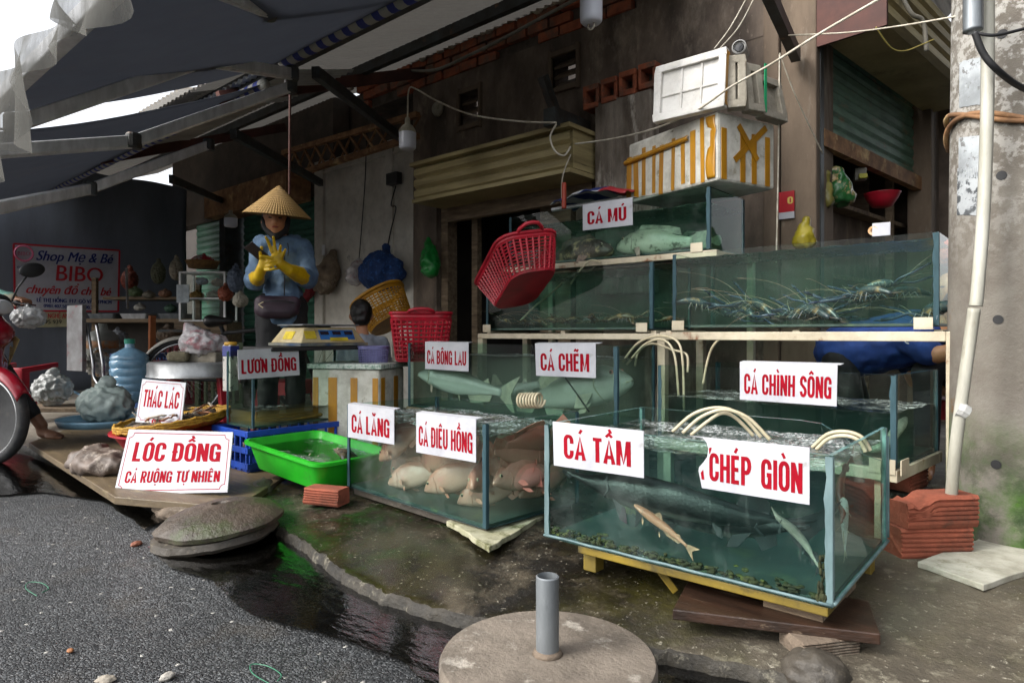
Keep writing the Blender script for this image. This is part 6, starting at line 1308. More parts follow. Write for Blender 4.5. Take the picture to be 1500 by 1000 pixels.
for s in (-1, 1):
    mb = MB(); mb.ell(hd+Vector((s*.028,-.079,.016)), (.012,.006,.0045), n=8); mb.build('eye', M['eye_black'], W1, smooth=True)
    mb = MB(); mb.tube([hd+Vector((s*.014,-.084,.034)), hd+Vector((s*.030,-.082,.039)), hd+Vector((s*.044,-.072,.034))], [.003,.0035,.002], 6); mb.build('eyebrow', HAIR, W1)
mb = MB(); mb.ell(hd+Vector((0,-.0885,-.041)), (.02,.006,.0065), n=8); mb.build('lips', mat('lips','#8e4238',rough=.4), W1, smooth=True)
blob_obj([('ell',hd+Vector((0,.03,.055)),(.081,.088,.092)),('cap',hd+Vector((.03,.08,.02)),hd+Vector((.055,.085,-.10)),.05,.03),('ell',hd+Vector((.07,.02,-.01)),(.018,.03,.05)),('ell',hd+Vector((-.07,.03,-.0)),(.016,.03,.05))], .010, 'hair', HAIR, W1, 3)
STR_ = mat('chin_strap', '#141518', rough=.8)
blob_obj([('cap',hd+Vector((-.05,-.035,-.05)),hd+Vector((0,-.06,-.098)),.02,.024),('cap',hd+Vector((0,-.06,-.098)),hd+Vector((.055,-.03,-.055)),.024,.022),('cap',hd+Vector((.055,-.03,-.055)),hd+Vector((.075,.0,.02)),.022,.02),('cap',hd+Vector((-.05,-.035,-.05)),hd+Vector((-.07,.0,.02)),.02,.014)], .008, 'chin_scarf', STR_, W1, 4)
hood = [('cap',(.035,.03,1.20),(.035,.03,.98),.115,.108),('cap',(.035,.03,.98),(.035,.025,.84),.112,.128),('cap',sh_r+Vector((.04,0,0)),sh_l+Vector((-.04,0,0)),.062,.062),('cap',sh_r,el_r,.056,.052),('cap',el_r,el_r.lerp(wr_r,.45),.052,.048),('cap',sh_l,el_l,.058,.054),('cap',el_l,el_l.lerp(wr_l,.35),.054,.050),('cap',sh_r+Vector((-.005,0,-.06)),el_r+Vector((.03,.02,.05)),.05,.05)]
hood += [('cap',(.04+.095*math.cos(R(a)),.03+.08*math.sin(R(a)),1.285+.02*math.sin(R(a))),(.04+.095*math.cos(R(a+40)),.03+.08*math.sin(R(a+40)),1.285+.02*math.sin(R(a+40))),.026,.026) for a in range(0,360,40)]
ho = blob_obj(hood, .011, 'hoodie', DENIM, W1, 3, .014, 10)
mb = MB(); mb.tube([(.045,-.125,1.2),(.047,-.132,1.1),(.045,-.125,.93)], .004, 6); mb.build('zip', STR_, ho)
for s, x in ((-1,.02),(1,.065)):
    mb = MB(); mb.tube([(x,-.08,1.255),(x+.004*s,-.125,1.22),(x,-.138,1.17)], .003, 6); mb.build('drawstring', STR_, ho)
blob_obj([('cap',(-.03,.03,.84),kn[0],.098,.066),('cap',kn[0],an[0]+Vector((0,0,.03)),.064,.052),('cap',(.09,.03,.84),kn[1],.098,.066),('cap',kn[1],an[1]+Vector((0,0,.03)),.064,.052),('cap',(-.02,.03,.86),(.08,.03,.86),.11,.11)], .012, 'trousers', TROUS, W1, 4, .005, 12)
for a in an: blob_obj([('cap',a+Vector((0,.03,-.045)),a+Vector((0,-.14,-.05)),.038,.034)], .010, 'sandal', STR_, W1, 3)
# her right hand (picture left) holds the phone
h0 = wr_r+Vector((.022,-.05,.05))
gr = [('cap',el_r.lerp(wr_r,.42),wr_r,.052,.034),('cap',wr_r,h0,.032,.030),('ell',h0+Vector((.012,-.012,.022)),(.034,.022,.044))]
for i in range(4): gr += finger(h0+Vector((.030-.004*i,-.03,.046-.022*i)), [(.75,-.45,.30-.08*i),(.95,-.05,.22),(.7,.5,.1)], [.032,.026,.02], .0105-.0006*i)
gr += finger(h0+Vector((-.006,-.022,.05)), [(-.1,-.5,.85),(.25,-.3,.9)], [.036,.03], .0115)
blob_obj(gr, .0048, 'glove', GLOVE, W1, 2)
h1 = wr_l+Vector((-.055,-.035,.035))
gl_ = [('cap',el_l.lerp(wr_l,.34),wr_l,.056,.036),('cap',wr_l,h1,.034,.030),('ell',h1+Vector((-.012,-.008,.028)),(.036,.022,.046),Euler((0,.35,0)).to_matrix())]
for i, (d, l_) in enumerate((((-.35,-.1,1.0),.040),((-.12,-.15,1.0),.042),((.12,-.45,.7),.030),((.25,-.55,.55),.026))): gl_ += finger(h1+Vector((-.040+.020*i,-.012,.062-.006*i)), [d,(d[0],d[1]-.25,d[2]*.9),(d[0],d[1]-.8*(i>1)-.2,d[2]*.6)], [l_,l_*.72,l_*.55], .0108-.0004*i)
gl_ += finger(h1+Vector((-.034,-.02,.022)), [(-.9,-.25,.18),(-.95,-.1,.1)], [.036,.03], .0115)
blob_obj(gl_, .0048, 'glove', GLOVE, W1, 2)
# belt bag
fp = blob_obj([('cap',(-.085,-.115,.885),(.10,-.115,.885),.045,.045),('cap',(-.08,-.12,.845),(.085,-.12,.845),.05,.05),('cap',(-.06,-.135,.83),(.065,-.135,.83),.045,.045)], .010, 'belt_bag', mat('bag_purple','#33212f','#241823',rough=.6,scale=14,bump=.2), W1, 5)
mb = MB(); mb.tube([(-.09,-.178,.885),(-.03,-.202,.893),(.04,-.202,.893),(.10,-.175,.885)], .0035, 6); mb.build('zip', STR_, fp); mb = MB(); mb.tube([(-.075,-.19,.885),(-.10,-.205,.87),(-.075,-.205,.85)], .004, 6); mb.build('zip_pull', mat('pull','#c5b99a',rough=.4), fp)
mb = MB(); mb.tube([(.036+.128*math.cos(R(a)),.03+.125*math.sin(R(a)),.90) for a in range(0,361,15)], .016, 6, caps=False); mb.build('belt', STR_, fp)
# conical hat
def hat_mat():
    m, n, l = nodes('straw'); bs = n['Principled BSDF']; bs.inputs['Roughness'].default_value = .75; tc = n.new('ShaderNodeTexCoord'); sx = n.new('ShaderNodeSeparateXYZ'); l.new(tc.outputs['Object'], sx.inputs[0])
    a = nmath(n, l, 'ARCTAN2', sx.outputs[1], sx.outputs[0]); s1 = nmath(n, l, 'SINE', nmath(n, l, 'MULTIPLY', a, 70)); s2 = nmath(n, l, 'SINE', nmath(n, l, 'MULTIPLY', sx.outputs[2], 420))
    c = nmix(n, l, nramp(n, l, s1, -.5, 1), '#93733f', '#b5955c'); c = nmix(n, l, nramp(n, l, s2, .75, 1), c, '#6f5228'); c = nmix(n, l, nramp(n, l, nnoise(n, l, tc.outputs['Object'], 9), .4, .7), c, '#a58248'); l.new(c, bs.inputs['Base Color'])
    b = n.new('ShaderNodeBump'); b.inputs['Strength'].default_value = .5; b.inputs['Distance'].default_value = .003; l.new(nmath(n, l, 'ADD', s1, s2), b.inputs['Height']); l.new(b.outputs[0], bs.inputs['Normal']); return m
mb = MB(); mb.lathe([(.205,.0),(.203,.004),(.10,.098),(.012,.182),(0,.188),(.0,.183),(.10,.090),(.198,.0)], n=64)
ht = mb.build('conical_hat', hat_mat(), W1, smooth=True, angle=50); ht.location = (.005,-.01,1.432); ht.rotation_euler = (R(7), R(3), 0)
ph = thing('phone', 'dark smartphone held in the yellow gloved hand', 'phone', Vector(p0)+Matrix.Rotation(yw,3,'Z') @ (h0+Vector((-.02,-.03,.075))), 0); phy = Vector((-.74,-.28,.60)).normalized(); phz = (Vector((.35,.75,.62))-phy*Vector((.35,.75,.62)).dot(phy)).normalized(); ph.rotation_euler = (Matrix.Rotation(yw,3,'Z') @ Matrix((phy.cross(phz), phy, phz)).transposed()).to_euler()
mb = MB(); mb.box((0,0,0),(.072,.152,.009)); mb.build('case', mat('phone_case','#1d1a1c','#2c2628',rough=.3,scale=10), ph, bevel=.004); mb = MB(); mb.box((0,0,.0054),(.066,.144,.002)); mb.build('screen', mat('phone_screen',(.01,.011,.014),rough=.06), ph)

# child seen from behind
p1, y1 = facing(529, 4.45, .1); K = thing('person', 'dark haired child in pale grey shirt sitting with back turned behind the scale', 'person', p1, y1)
hz = .80; c = Vector((0,0,hz+.03))
blob_obj([('ell',c,(.070,.082,.092)),('ell',c+Vector((0,.03,-.05)),(.052,.05,.05)),('cap',c+Vector((0,0,-.06)),c+Vector((.01,-.01,-.15)),.038,.045),('cap',(.012,0,hz-.20),(.01,.0,.36),.10,.095),('cap',(-.11,0,hz-.17),(-.14,.06,.42),.036,.03),('cap',(-.14,.06,.42),(-.08,.22,.38),.03,.024),('cap',(.13,0,hz-.17),(.16,.06,.42),.036,.03),('cap',(.16,.06,.42),(.09,.22,.38),.03,.024),
    ('cap',(-.06,.02,.32),(-.08,.30,.34),.06,.046),('cap',(-.08,.30,.34),(-.08,.30,.05),.044,.03),('cap',(.08,.02,.32),(.10,.30,.34),.06,.046),('cap',(.10,.30,.34),(.10,.30,.05),.044,.03),('cap',(-.08,.29,.03),(-.08,.42,.03),.026,.022),('cap',(.10,.29,.03),(.10,.42,.03),.026,.022),('ell',c+Vector((-.071,.015,-.015)),(.012,.02,.026)),('ell',c+Vector((.071,.015,-.015)),(.012,.02,.026))], .009, 'body', SKIN, K, 4)
blob_obj([('ell',c+Vector((0,-.006,.014)),(.0735,.084,.088)),('ell',c+Vector((0,-.04,-.035)),(.058,.045,.045))], .008, 'hair', HAIR, K, 3, .003, 30)
blob_obj([('cap',(.012,0,hz-.21),(.01,0,.34),.115,.11),('cap',(-.10,0,hz-.165),(.12,0,hz-.165),.05,.05),('cap',(-.115,0,hz-.17),(-.14,.04,.50),.05,.046),('cap',(.135,0,hz-.17),(.16,.04,.50),.05,.046)], .010, 'shirt', mat('shirt_grey','#b5bfcc','#99a3b0',rough=.85,scale=10,bump=.3,bscale=10), K, 4, .008, 13)
blob_obj([('cap',(-.06,.0,.32),(-.08,.31,.34),.07,.056),('cap',(.08,.0,.32),(.10,.31,.34),.07,.056)], .011, 'shorts', TROUS, K, 3)
def plastic_stool(label, loc, rz=0, tilt=(0,0), h=.42, m=None, w=.15):
    st_ = thing('plastic_stool', label, 'stool', loc, rz); st_.rotation_euler = (tilt[0], tilt[1], rz); m = m or mat('stool_red','#a51c2c','#8b1523',rough=.45,scale=6)
    mb = MB(); rr_loft(mb, [rrect(w,w,.03,h-.025), rrect(w,w,.03,h-.006), rrect(w-.01,w-.01,.03,h)]); n_ = len(rrect(w,w,.03,h)); mb.add(rrect(w-.01,w-.01,.03,h), [tuple(range(n_))]); mb.build('seat', m, st_, smooth=True, angle=35)
    for a, b in ((1,1),(1,-1),(-1,1),(-1,-1)):
        mb = MB(); mb.bar((a*(w-.022),b*(w-.022),h-.02),(a*(w+.02),b*(w+.02),0),.042,.032); mb.build('leg', m, st_, bevel=.005)
    mb = MB()
    for a in (1,-1): mb.box((0,a*(w-.005),h-.06),(2*w-.06,.012,.07)); mb.box((a*(w-.005),0,h-.06),(.012,2*w-.06,.07))
    mb.build('apron', m, st_); return st_
plastic_stool('red plastic stool under the sitting child', Vector((p1.x,p1.y,.1)), y1, h=.24, w=.12)
# worker in a blue shirt bending behind the rack
p2, y2 = facing(1300, 3.25, .1); B_ = thing('person', 'person in royal blue shirt bending behind the rack with an arm reaching right', 'person', p2, y2)
blob_obj([('ell',(.31,.06,.80),(.078,.09,.108)),('cap',(.25,.06,.74),(.14,.1,.70),.05,.055),('cap',(.10,.1,.66),(-.20,.18,.60),.12,.13),('cap',(.10,-.05,.655),(.20,-.14,.60),.046,.042),('cap',(.20,-.14,.60),(.40,-.20,.665),.040,.030),('cap',(.40,-.20,.665),(.47,-.21,.675),.03,.026),('cap',(.47,-.205,.68),(.52,-.20,.67),.013,.010),('cap',(.47,-.22,.67),(.525,-.225,.655),.013,.010),('cap',(.06,.22,.65),(.12,.25,.45),.044,.036),('cap',(.12,.25,.45),(.30,.2,.40),.035,.028),
    ('cap',(-.22,.10,.56),(-.16,.02,.30),.075,.055),('cap',(-.16,.02,.30),(-.22,.12,.05),.05,.035),('cap',(-.22,.26,.56),(-.14,.26,.30),.075,.055),('cap',(-.14,.26,.30),(-.22,.34,.05),.05,.035),('cap',(.325,-.02,.80),(.335,-.045,.785),.013,.015),('cap',(-.22,.11,.03),(-.16,-.02,.03),.03,.026),('cap',(-.22,.33,.03),(-.16,.2,.03),.03,.026)], .010, 'body', SKIN, B_, 4)
sh_b = blob_obj([('cap',(.11,.09,.68),(-.20,.17,.60),.135,.145),('cap',(.10,-.03,.665),(.165,-.11,.615),.066,.062),('cap',(.06,.2,.65),(.1,.25,.54),.062,.058)], .011, 'shirt', mat('shirt_blue','#1d3f86','#16316b',rough=.8,scale=9,bump=.3,bscale=10), B_, 4, .008, 12)
mb = MB(); mb.tube([(.088+.017*math.cos(R(a)),-.118,.668+.017*math.sin(R(a))) for a in range(0,361,24)], .003, 5, caps=False); mb.tube([(.083,-.12,.660),(.086,-.122,.674),(.094,-.122,.674),(.093,-.122,.667),(.086,-.122,.667)], .002, 5); mb.build('logo', M['white_plastic'], sh_b)
blob_obj([('ell',(.31,.075,.825),(.084,.095,.10))], .009, 'hair', HAIR, B_, 3)
blob_obj([('cap',(-.22,.10,.56),(-.16,.02,.30),.09,.07),('cap',(-.16,.02,.30),(-.22,.12,.08),.066,.05),('cap',(-.22,.26,.56),(-.14,.26,.30),.09,.07),('cap',(-.14,.26,.30),(-.22,.34,.08),.066,.05)], .012, 'trousers', TROUS, B_, 4)
for s in (-1,1):
    mb = MB(); mb.ell((.31+s*.028,-.022,.815),(.012,.006,.006),n=8); mb.build('eye', M['eye_black'], B_, smooth=True)

# ---------------------------------------------------------------- motorbike and rider at the left edge
def CM(xc, d, z): return Vector((0,0,z))+FWD*d+RGT*xc
bx, bd_ = -3.19, 4.0
bike = thing('motorbike', 'red motorbike at the left edge with spoked front wheel and black mirror', 'motorbike', CM(bx, bd_, 0), math.atan2(RGT.y, RGT.x)+R(-14))
RUB = mat('rubber','#202123','#2d2e2f',rough=.75,scale=20,c3='#4b4740',s3=8,lo3=.55,hi3=.7); REDP = mat('bike_red','#8f1426','#7d1020',rough=.22,scale=8,coat=.4); CHR = mat('chrome','#b7b8ba','#8e8f92',rough=.25,metal=.9,scale=9)
def wheel(x):
    rt = Matrix.Rotation(PI/2, 3, 'X'); mb = MB(); N = 56; mb.lathe([(.238,-.022),(.262,-.036),(.283,-.026),(.292,-.009),(.292,.009),(.283,.026),(.262,.036),(.238,.022)], (x,0,.292), N, rt); w = mb.build('tyre', RUB, None, smooth=True)
    w.parent = bike
    mb = MB(); mb.lathe([(.214,-.018),(.240,-.024),(.243,-.02),(.226,0),(.243,.02),(.240,.024),(.214,.018),(.214,-.018)], (x,0,.292), N, rt); mb.build('rim', CHR, w, smooth=True)
    mb = MB()
    for i in range(32):
        a = 2*PI*i/32; b = a+(.55 if i%2 else -.55); s = -1 if i%4 < 2 else 1
        mb.tube([(x+.045*math.cos(b), s*.028, .292+.045*math.sin(b)),(x+.22*math.cos(a), 0, .292+.22*math.sin(a))], .0016, 4)
    mb.build('spokes', CHR, w); mb = MB(); mb.lathe([(0,-.05),(.05,-.048),(.055,-.03),(.03,-.02),(.03,.02),(.055,.03),(.05,.048),(0,.05)], (x,0,.292), 24, rt); mb.build('hub', CHR, w, smooth=True)
    return w
wheel(0); wheel(-1.2)
mb = MB(); mb.grid(lambda u, v: Vector((.312*math.cos(R(28+125*u))*(1), (v-.5)*.12*(1-.35*abs(u-.5)), .292+.318*math.sin(R(28+125*u))-.05*(2*v-1)**2)), 26, 10); mb.build('front_fender', REDP, bike, smooth=True, solid=.004)
for s in (-1,1):
    mb = MB(); mb.tube([(0,s*.062,.292),(-.04,s*.062,.62),(-.06,s*.05,.88)], [.018,.02,.016], 10); mb.build('fork', M['alu'], bike, smooth=True)
blob_obj([('cap',(-0.030,0,.86),(-0.090,0,.62),.10,.13),('cap',(-0.090,.08,.60),(-0.230,.13,.34),.09,.05),('cap',(-0.090,-.08,.60),(-0.230,-.13,.34),.09,.05),('ell',(0.010,0,.80),(.11,.13,.10))], .016, 'leg_shield', REDP, bike, 6)
blob_obj([('cap',(-0.030,-.08,.98),(-0.030,.08,.98),.07,.07),('ell',(0.030,0,.97),(.08,.10,.07))], .012, 'handlebar_cowl', mat('cowl_black','#1c1d1f',rough=.4), bike, 5)
mb = MB(); mb.ell((0.100,0,.96),(.02,.07,.045)); mb.build('headlight', mat('lamp_lens','#b9bcbf',rough=.1), bike, smooth=True)
mb = MB(); mb.prism([(0.025,.118,.80),(0.100,.105,.76),(0.030,.128,.68)],(0,.006,0)); mb.prism([(-0.020,.142,.72),(0.050,.12,.70),(-0.030,.142,.60)],(0,.006,0)); mb.build('decal', mat('decal_cream','#c6b27a','#8b7b4a',rough=.4,scale=20), bike)
for s in (-1,1):
    mb = MB(); mb.tube([(-0.040,s*.06,.99),(-0.070,s*.2,1.0),(-0.110,s*.25,.995)], .011, 8); mb.tube([(-0.090,s*.235,.997),(-0.135,s*.36,.99)], .017, 10); gp = mb.build('grip', M['black'], bike, smooth=True)
    mb = MB(); mb.tube([(-0.060,s*.19,1.01),(-0.030,s*.20,1.09),(0.000,s*.24,1.17)], .006, 8); mr = mb.build('mirror_stalk', M['black'], bike, smooth=True)
    mb = MB(); mb.ell((0.005,s*.27,1.21),(.020,.075,.047),Euler((R(14*s),0,R(-20*s))).to_matrix()); mb.build('mirror', M['black'], mr, smooth=True)
    mb = MB(); mb.tube([(-0.040,s*.15,1.0),(-0.010,s*.24,.99),(-0.050,s*.34,.985)], .005, 6); mb.build('brake_lever', CHR, bike, smooth=True)
blob_obj([('cap',(-.55,0,.74),(-1.15,0,.80),.12,.11)], .02, 'seat', mat('seat_black','#1d1d1e',rough=.6), bike, 5); blob_obj([('cap',(-.4,0,.40),(-.6,0,.5),.11,.12),('cap',(-.6,0,.56),(-1.3,0,.66),.12,.08)], .02, 'body_panel', REDP, bike, 5); blob_obj([('cap',(-.45,0,.32),(-.7,0,.34),.1,.1)], .02, 'engine', M['galv'], bike, 4)
mb = MB(); mb.tube([(-.6,-.14,.25),(-1.35,-.14,.33)], [.03,.045], 12); mb.build('exhaust', CHR, bike, smooth=True)
rd = thing('person', 'rider in pale teal sleeves at the left edge, one bare foot on the ground', 'person', CM(bx, bd_, 0), bike.rotation_euler.z)
hL, hR_ = Vector((-.105,.29,1.005)), Vector((-.105,-.29,1.005)); ft = local(rd)(WZ(66, 634, .12)); ft.z = .12
bodyr = [('ell',(-.62,0,1.55),(.1,.08,.115)),('cap',(-.64,0,1.45),(-.66,0,1.36),.052,.055),('cap',(-.68,0,1.25),(-.76,0,.86),.14,.13),('cap',(-.66,.17,1.30),(-.50,.27,1.08),.05,.043),('cap',(-.50,.27,1.08),hL+Vector((-.04,0,.01)),.042,.028),('cap',(-.66,-.17,1.30),(-.50,-.27,1.08),.05,.043),('cap',(-.50,-.27,1.08),hR_+Vector((-.04,0,.01)),.042,.028),
    ('cap',(-.74,.09,.84),(-.36,.30,.62),.085,.06),('cap',(-.36,.30,.62),ft+Vector((-.03,0,.05)),.055,.038),('cap',(-.74,-.09,.84),(-.36,-.2,.66),.085,.06),('cap',(-.36,-.2,.66),(-.42,-.2,.32),.055,.04),('cap',(-.42,-.2,.28),(-.25,-.2,.27),.035,.03)]
for hnd, s in ((hL,1),(hR_,-1)):
    bodyr += [('ell',hnd+Vector((-.012,0,.012)),(.036,.046,.024))]
    for k in range(4): bodyr += finger(hnd+Vector((.012,-.032+.021*k,.016)), [(.9,0,-.15),(.3,0,-.9),(-.7,0,-.6)], [.026,.024,.018], .010-.0005*k)
    bodyr += finger(hnd+Vector((-.02,-.04*s,.0)), [(.5,-.35*s,-.6),(.7,0,-.3)], [.03,.024], .010)
fd = (CM(0,0,0)+RGT*.98-FWD*.18).normalized(); fl = Matrix.Rotation(-rd.rotation_euler.z,3,'Z') @ fd; fl.normalize(); sd2 = Vector((-fl.y, fl.x, 0))
bodyr += [('cap',ft+Vector((-.03,0,.04)),ft+Vector((-.03,0,-.0)),.036,.030),('cap',ft+Vector((-.02,0,.0)),ft+fl*.09+Vector((0,0,-.012)),.034,.026),('cap',ft+fl*.05+sd2*.015+Vector((0,0,-.018)),ft+fl*.11+sd2*.02+Vector((0,0,-.022)),.022,.018),('cap',ft+fl*.05-sd2*.02+Vector((0,0,-.018)),ft+fl*.11-sd2*.022+Vector((0,0,-.022)),.022,.018)]
for k in range(5): b = ft+fl*(.118-.007*k)+sd2*(.024-.013*k)*-1+Vector((0,0,-.026)); bodyr += [('cap',b,b+fl*(.034-.004*k),.0105-.0009*k,.0095-.0009*k)]
blob_obj(bodyr, .0075, 'body', SKIN2, rd, 3)
blob_obj([('cap',(-.68,0,1.27),(-.76,0,.84),.16,.155),('cap',(-.66,.17,1.30),(-.50,.27,1.08),.068,.062),('cap',(-.50,.27,1.08),hL+Vector((-.10,-.0,.02)),.062,.046),('cap',(-.66,-.17,1.30),(-.50,-.27,1.08),.068,.062),('cap',(-.50,-.27,1.08),hR_+Vector((-.10,0,.02)),.062,.046)], .014, 'jacket', mat('jacket_teal','#7fb0a4','#6a988d',rough=.8,scale=9,c3='#a7a48f',s3=4,lo3=.55,hi3=.6,bump=.3), rd, 4, .009, 11)
blob_obj([('cap',(-.74,.09,.84),(-.36,.30,.62),.1,.078),('cap',(-.36,.30,.62),ft.lerp(Vector((-.36,.30,.62)),.22)+Vector((-.02,0,.03)),.072,.055),('cap',(-.74,-.09,.84),(-.36,-.2,.66),.1,.078),('cap',(-.36,-.2,.66),(-.42,-.2,.36),.07,.055)], .013, 'trousers', TROUS, rd, 4)
blob_obj([('ell',(-.64,0,1.58),(.125,.11,.125))], .013, 'helmet', mat('helmet','#40454a',rough=.3), rd, 3)
# ---------------------------------------------------------------- the left background: tarpaulin, banners, stall
tarp = MB(); TX = -9.3
tarp.grid(lambda u, v: Vector((TX+.05*mnoise.noise(Vector((u*7,v*2,0)))+.03*math.sin(u*31), .1+3.75*u, .05+2.75*v)), 60, 12); o = tarp.build('tarpaulin', M['tarp_blue'], smooth=True, solid=.004); tag(o, 'dark blue grey tarpaulin hung across the end of the lane behind the BIBO banner', 'tarpaulin')
w_ = MB(); w_.box((-22, 2, 1.6),(.2,26,3.2)); o = w_.build('far_building', mat('far_wall','#6f6c66','#55524c',rough=.9,scale=1)); tag(o, 'dull grey building wall far down the lane', 'building')
fx = lambda px, py, off=.12: WX(px, py, TX+off)
def flat_text(root, s, q, m_, shear=0, bold=3, name='lettering', spread=.012):   # smooth lettering stretched on a quad (world points TL,TR,BR,BL)
    cv = bpy.data.curves.new('t','FONT'); cv.body = s; cv.shear = shear; cv.resolution_u = 4; t_ = bpy.data.objects.new('t',cv); COL.objects.link(t_)
    me = bpy.data.meshes.new_from_object(t_.evaluated_get(bpy.context.evaluated_depsgraph_get())); bpy.data.objects.remove(t_)
    xs = [v.co.x for v in me.vertices]; x0, x1 = min(xs), max(xs); TL, TR, BR, BL = q; nrm = (TR-TL).cross(BL-TL).normalized()
    if nrm.dot(Vector((0,0,CH))-TL) < 0: nrm = -nrm
    mb = MB(); LL = local(root)
    for k in range(bold):
        dx = (k-(bold-1)/2)*spread
        vs = [LL(TL.lerp(TR,(v.co.x-x0)/(x1-x0)+dx*.3).lerp(BL.lerp(BR,(v.co.x-x0)/(x1-x0)+dx*.3),1-v.co.y/.72)+nrm*(.004+k*.0003)) for v in me.vertices]; mb.add(vs, [tuple(p.vertices) for p in me.polygons])
    bpy.data.meshes.remove(me); return mb.build(name, m_, root, recalc=False)
BLUE = mat('banner_blue','#1b2c7a',rough=.5); BRED = mat('banner_red','#b3192a',rough=.5); PKB = mat('banner_pink','#c86a8a',rough=.5)
bn = thing('banner', 'pale lilac shop banner reading Shop Mẹ & Bé BIBO hung on the dark tarpaulin', 'banner', fx(97,408))
LL = local(bn); q = [fx(*a) for a in ((20,357),(175,367),(173,456),(22,455))]
mb = MB(); mb.prism([LL(p) for p in q],(-.01,0,0)); mb.build('sheet', mat('banner_sheet','#e6e7f0','#d9dbe8',rough=.5,scale=2), bn); pass_daylight(MATS['banner_sheet'], (.75,.76,.82), .45)
mb = MB()
for a, b in zip(q, q[1:]+q[:1]): mb.bar(LL(a)+Vector((.003,0,0)), LL(b)+Vector((.003,0,0)), .02, .004, up=(1,0,0))
mb.build('red_border', BRED, bn)
for s, c4_, m_, sh_ in (('Shop Mẹ & Bé',((54,366),(166,372),(165,386),(53,381)),BLUE,.28),('BIBO',((84,387),(151,392),(150,413),(82,411)),BRED,0),('chuyên đồ cho bé',((40,416),(163,421),(162,433),(38,429)),BRED,.25),('LÊ THỊ HỒNG  F17  GÒ VẤP  TPHCM',((54,436),(163,440),(163,445),(54,442)),BLUE,0),('0981.407.507   0918.990.208',((64,445),(142,448),(142,453),(64,450)),BLUE,0),('mặt trẻ',((25,388),(47,389),(47,393),(25,393)),BLUE,.1),('Tài Xỉu' if False else 'Tài Xà',((27,397),(47,398),(47,402),(27,402)),BLUE,.1),('BIBO',((26,368),(44,369),(44,374),(26,374)),PKB,0)):
    flat_text(bn, s, [fx(*a, off=.122) for a in c4_], m_, sh_, 4 if s in ('BIBO',) else 3)
mb = MB(); c0 = fx(35,371,.125); y_ = (fx(48,371)-fx(35,371)).length
mb.tube([LL(Vector((c0.x, c0.y+y_*math.cos(R(a)), c0.z+y_*math.sin(R(a))))) for a in range(0,361,15)], .012, 5, caps=False); mb.build('round_emblem', PKB, bn)
b2 = thing('banner', 'second pale banner lettered in red and black just below the BIBO banner', 'banner', fx(80,470)); LL = local(b2); mb = MB(); mb.prism([LL(fx(*a)) for a in ((28,457),(118,457),(118,478),(28,480))],(-.01,0,0)); mb.build('sheet', mat('banner_cream','#b5b08f','#a29c7c',rough=.6,scale=3), b2)
flat_text(b2, 'ƯỢT NGHỆ AN', [fx(*a, off=.122) for a in ((54,458.5),(100,459),(100,466),(54,465.5))], BRED); flat_text(b2, '6 795 939', [fx(*a, off=.122) for a in ((54,468),(90,468),(90,474),(54,474))], M['black'])

def bagblob(name, label, cat, px, py, d, r, m_, squash=(1,1,1), disp=.2, seed=0, group=None):
    c = WD(px, py, d); rr = r; parts_ = [('ell',c,(rr*squash[0],rr*squash[1],rr*squash[2])),('cap',c+Vector((0,0,rr*squash[2]*.5)),c+Vector((rr*.1,0,rr*squash[2]*1.25)),rr*.4,rr*.18)]
    o = blob_obj(parts_, max(.008, rr*.07), name, m_, None, 3, rr*disp, 3.0/rr*1.0); return tag(o, label, cat, group)
WB = mat('bag_white','#d5d7d8','#a9acae',rough=.2,alpha=.8,scale=12,c3='#d3d4d4',s3=9,lo3=.55,hi3=.65,bump=.4,bscale=25); TB = mat('sack_grey_green','#a5b3ae','#84938f',rough=.5,scale=8,c3='#3e4644',s3=7,lo3=.60,hi3=.68,bump=.5,bscale=14)
bagblob('sack', 'big pale green plastic sack slumped on a blue tray behind the wet board', 'sack', 155, 592, 4.5, .19, TB, (1.05,.8,.6), .14)
mb = MB(); c = WD(158,618,4.45); mb.lathe([(0,0),(.27,0),(.29,.03),(.30,.035),(.295,.02),(.28,-.012),(0,-.012)], c, 44); o = mb.build('tray', mat('tray_blue','#6f93a8','#55798e',rough=.4,scale=8), smooth=True); tag(o, 'shallow blue plastic tray under the pale green sack', 'tray')
bagblob('plastic_bag', 'white plastic bag with green vegetables on a dark board beside the motorbike wheel', 'plastic bag', 77, 570, 5.0, .135, mat('bag_veg','#c5c7c6','#a0a4a1',rough=.2,alpha=.8,scale=9,c3='#3f5a2a',s3=6,lo3=.58,hi3=.66,bump=.4,bscale=25), (1,.8,.8), .2)
mb = MB(); p = WD(85,597,5.0); mb.box(p,(.5,.34,.03),Euler((0,0,.75))); o = mb.build('board', M['wood_old'], bevel=.004); tag(o, 'dark board on the pavement under the bag of vegetables', 'board')
bagblob('plastic_bag', 'white plastic bag of orange food hanging below the grey gas bottle', 'plastic bag', 145, 533, 6.4, .13, mat('bag_food','#c5c6c2','#9fa19d',rough=.2,alpha=.8,scale=9,c3='#b07a35',s3=7,lo3=.56,hi3=.64,bump=.4,bscale=25), (1,.8,.8), .2)
bagblob('plastic_bag', 'white shopping bag lying on the motorbike leg shield', 'plastic bag', 42, 465, 4.3, .10, WB, (1.2,.8,.55), .2)
jug = thing('water_jug', 'large pale blue water jug with green cap behind the pale green sack', 'water jug', WD(190,588,5.1)); mb = MB()
pf = [(0,0),(.125,.0),(.138,.02)]
for k in range(5): z = .04+k*.06; pf += [(.138,z),(.138,z+.035),(.131,z+.045)]
pf += [(.136,.34),(.12,.37),(.07,.40),(.035,.42),(.032,.45),(0,.452)]
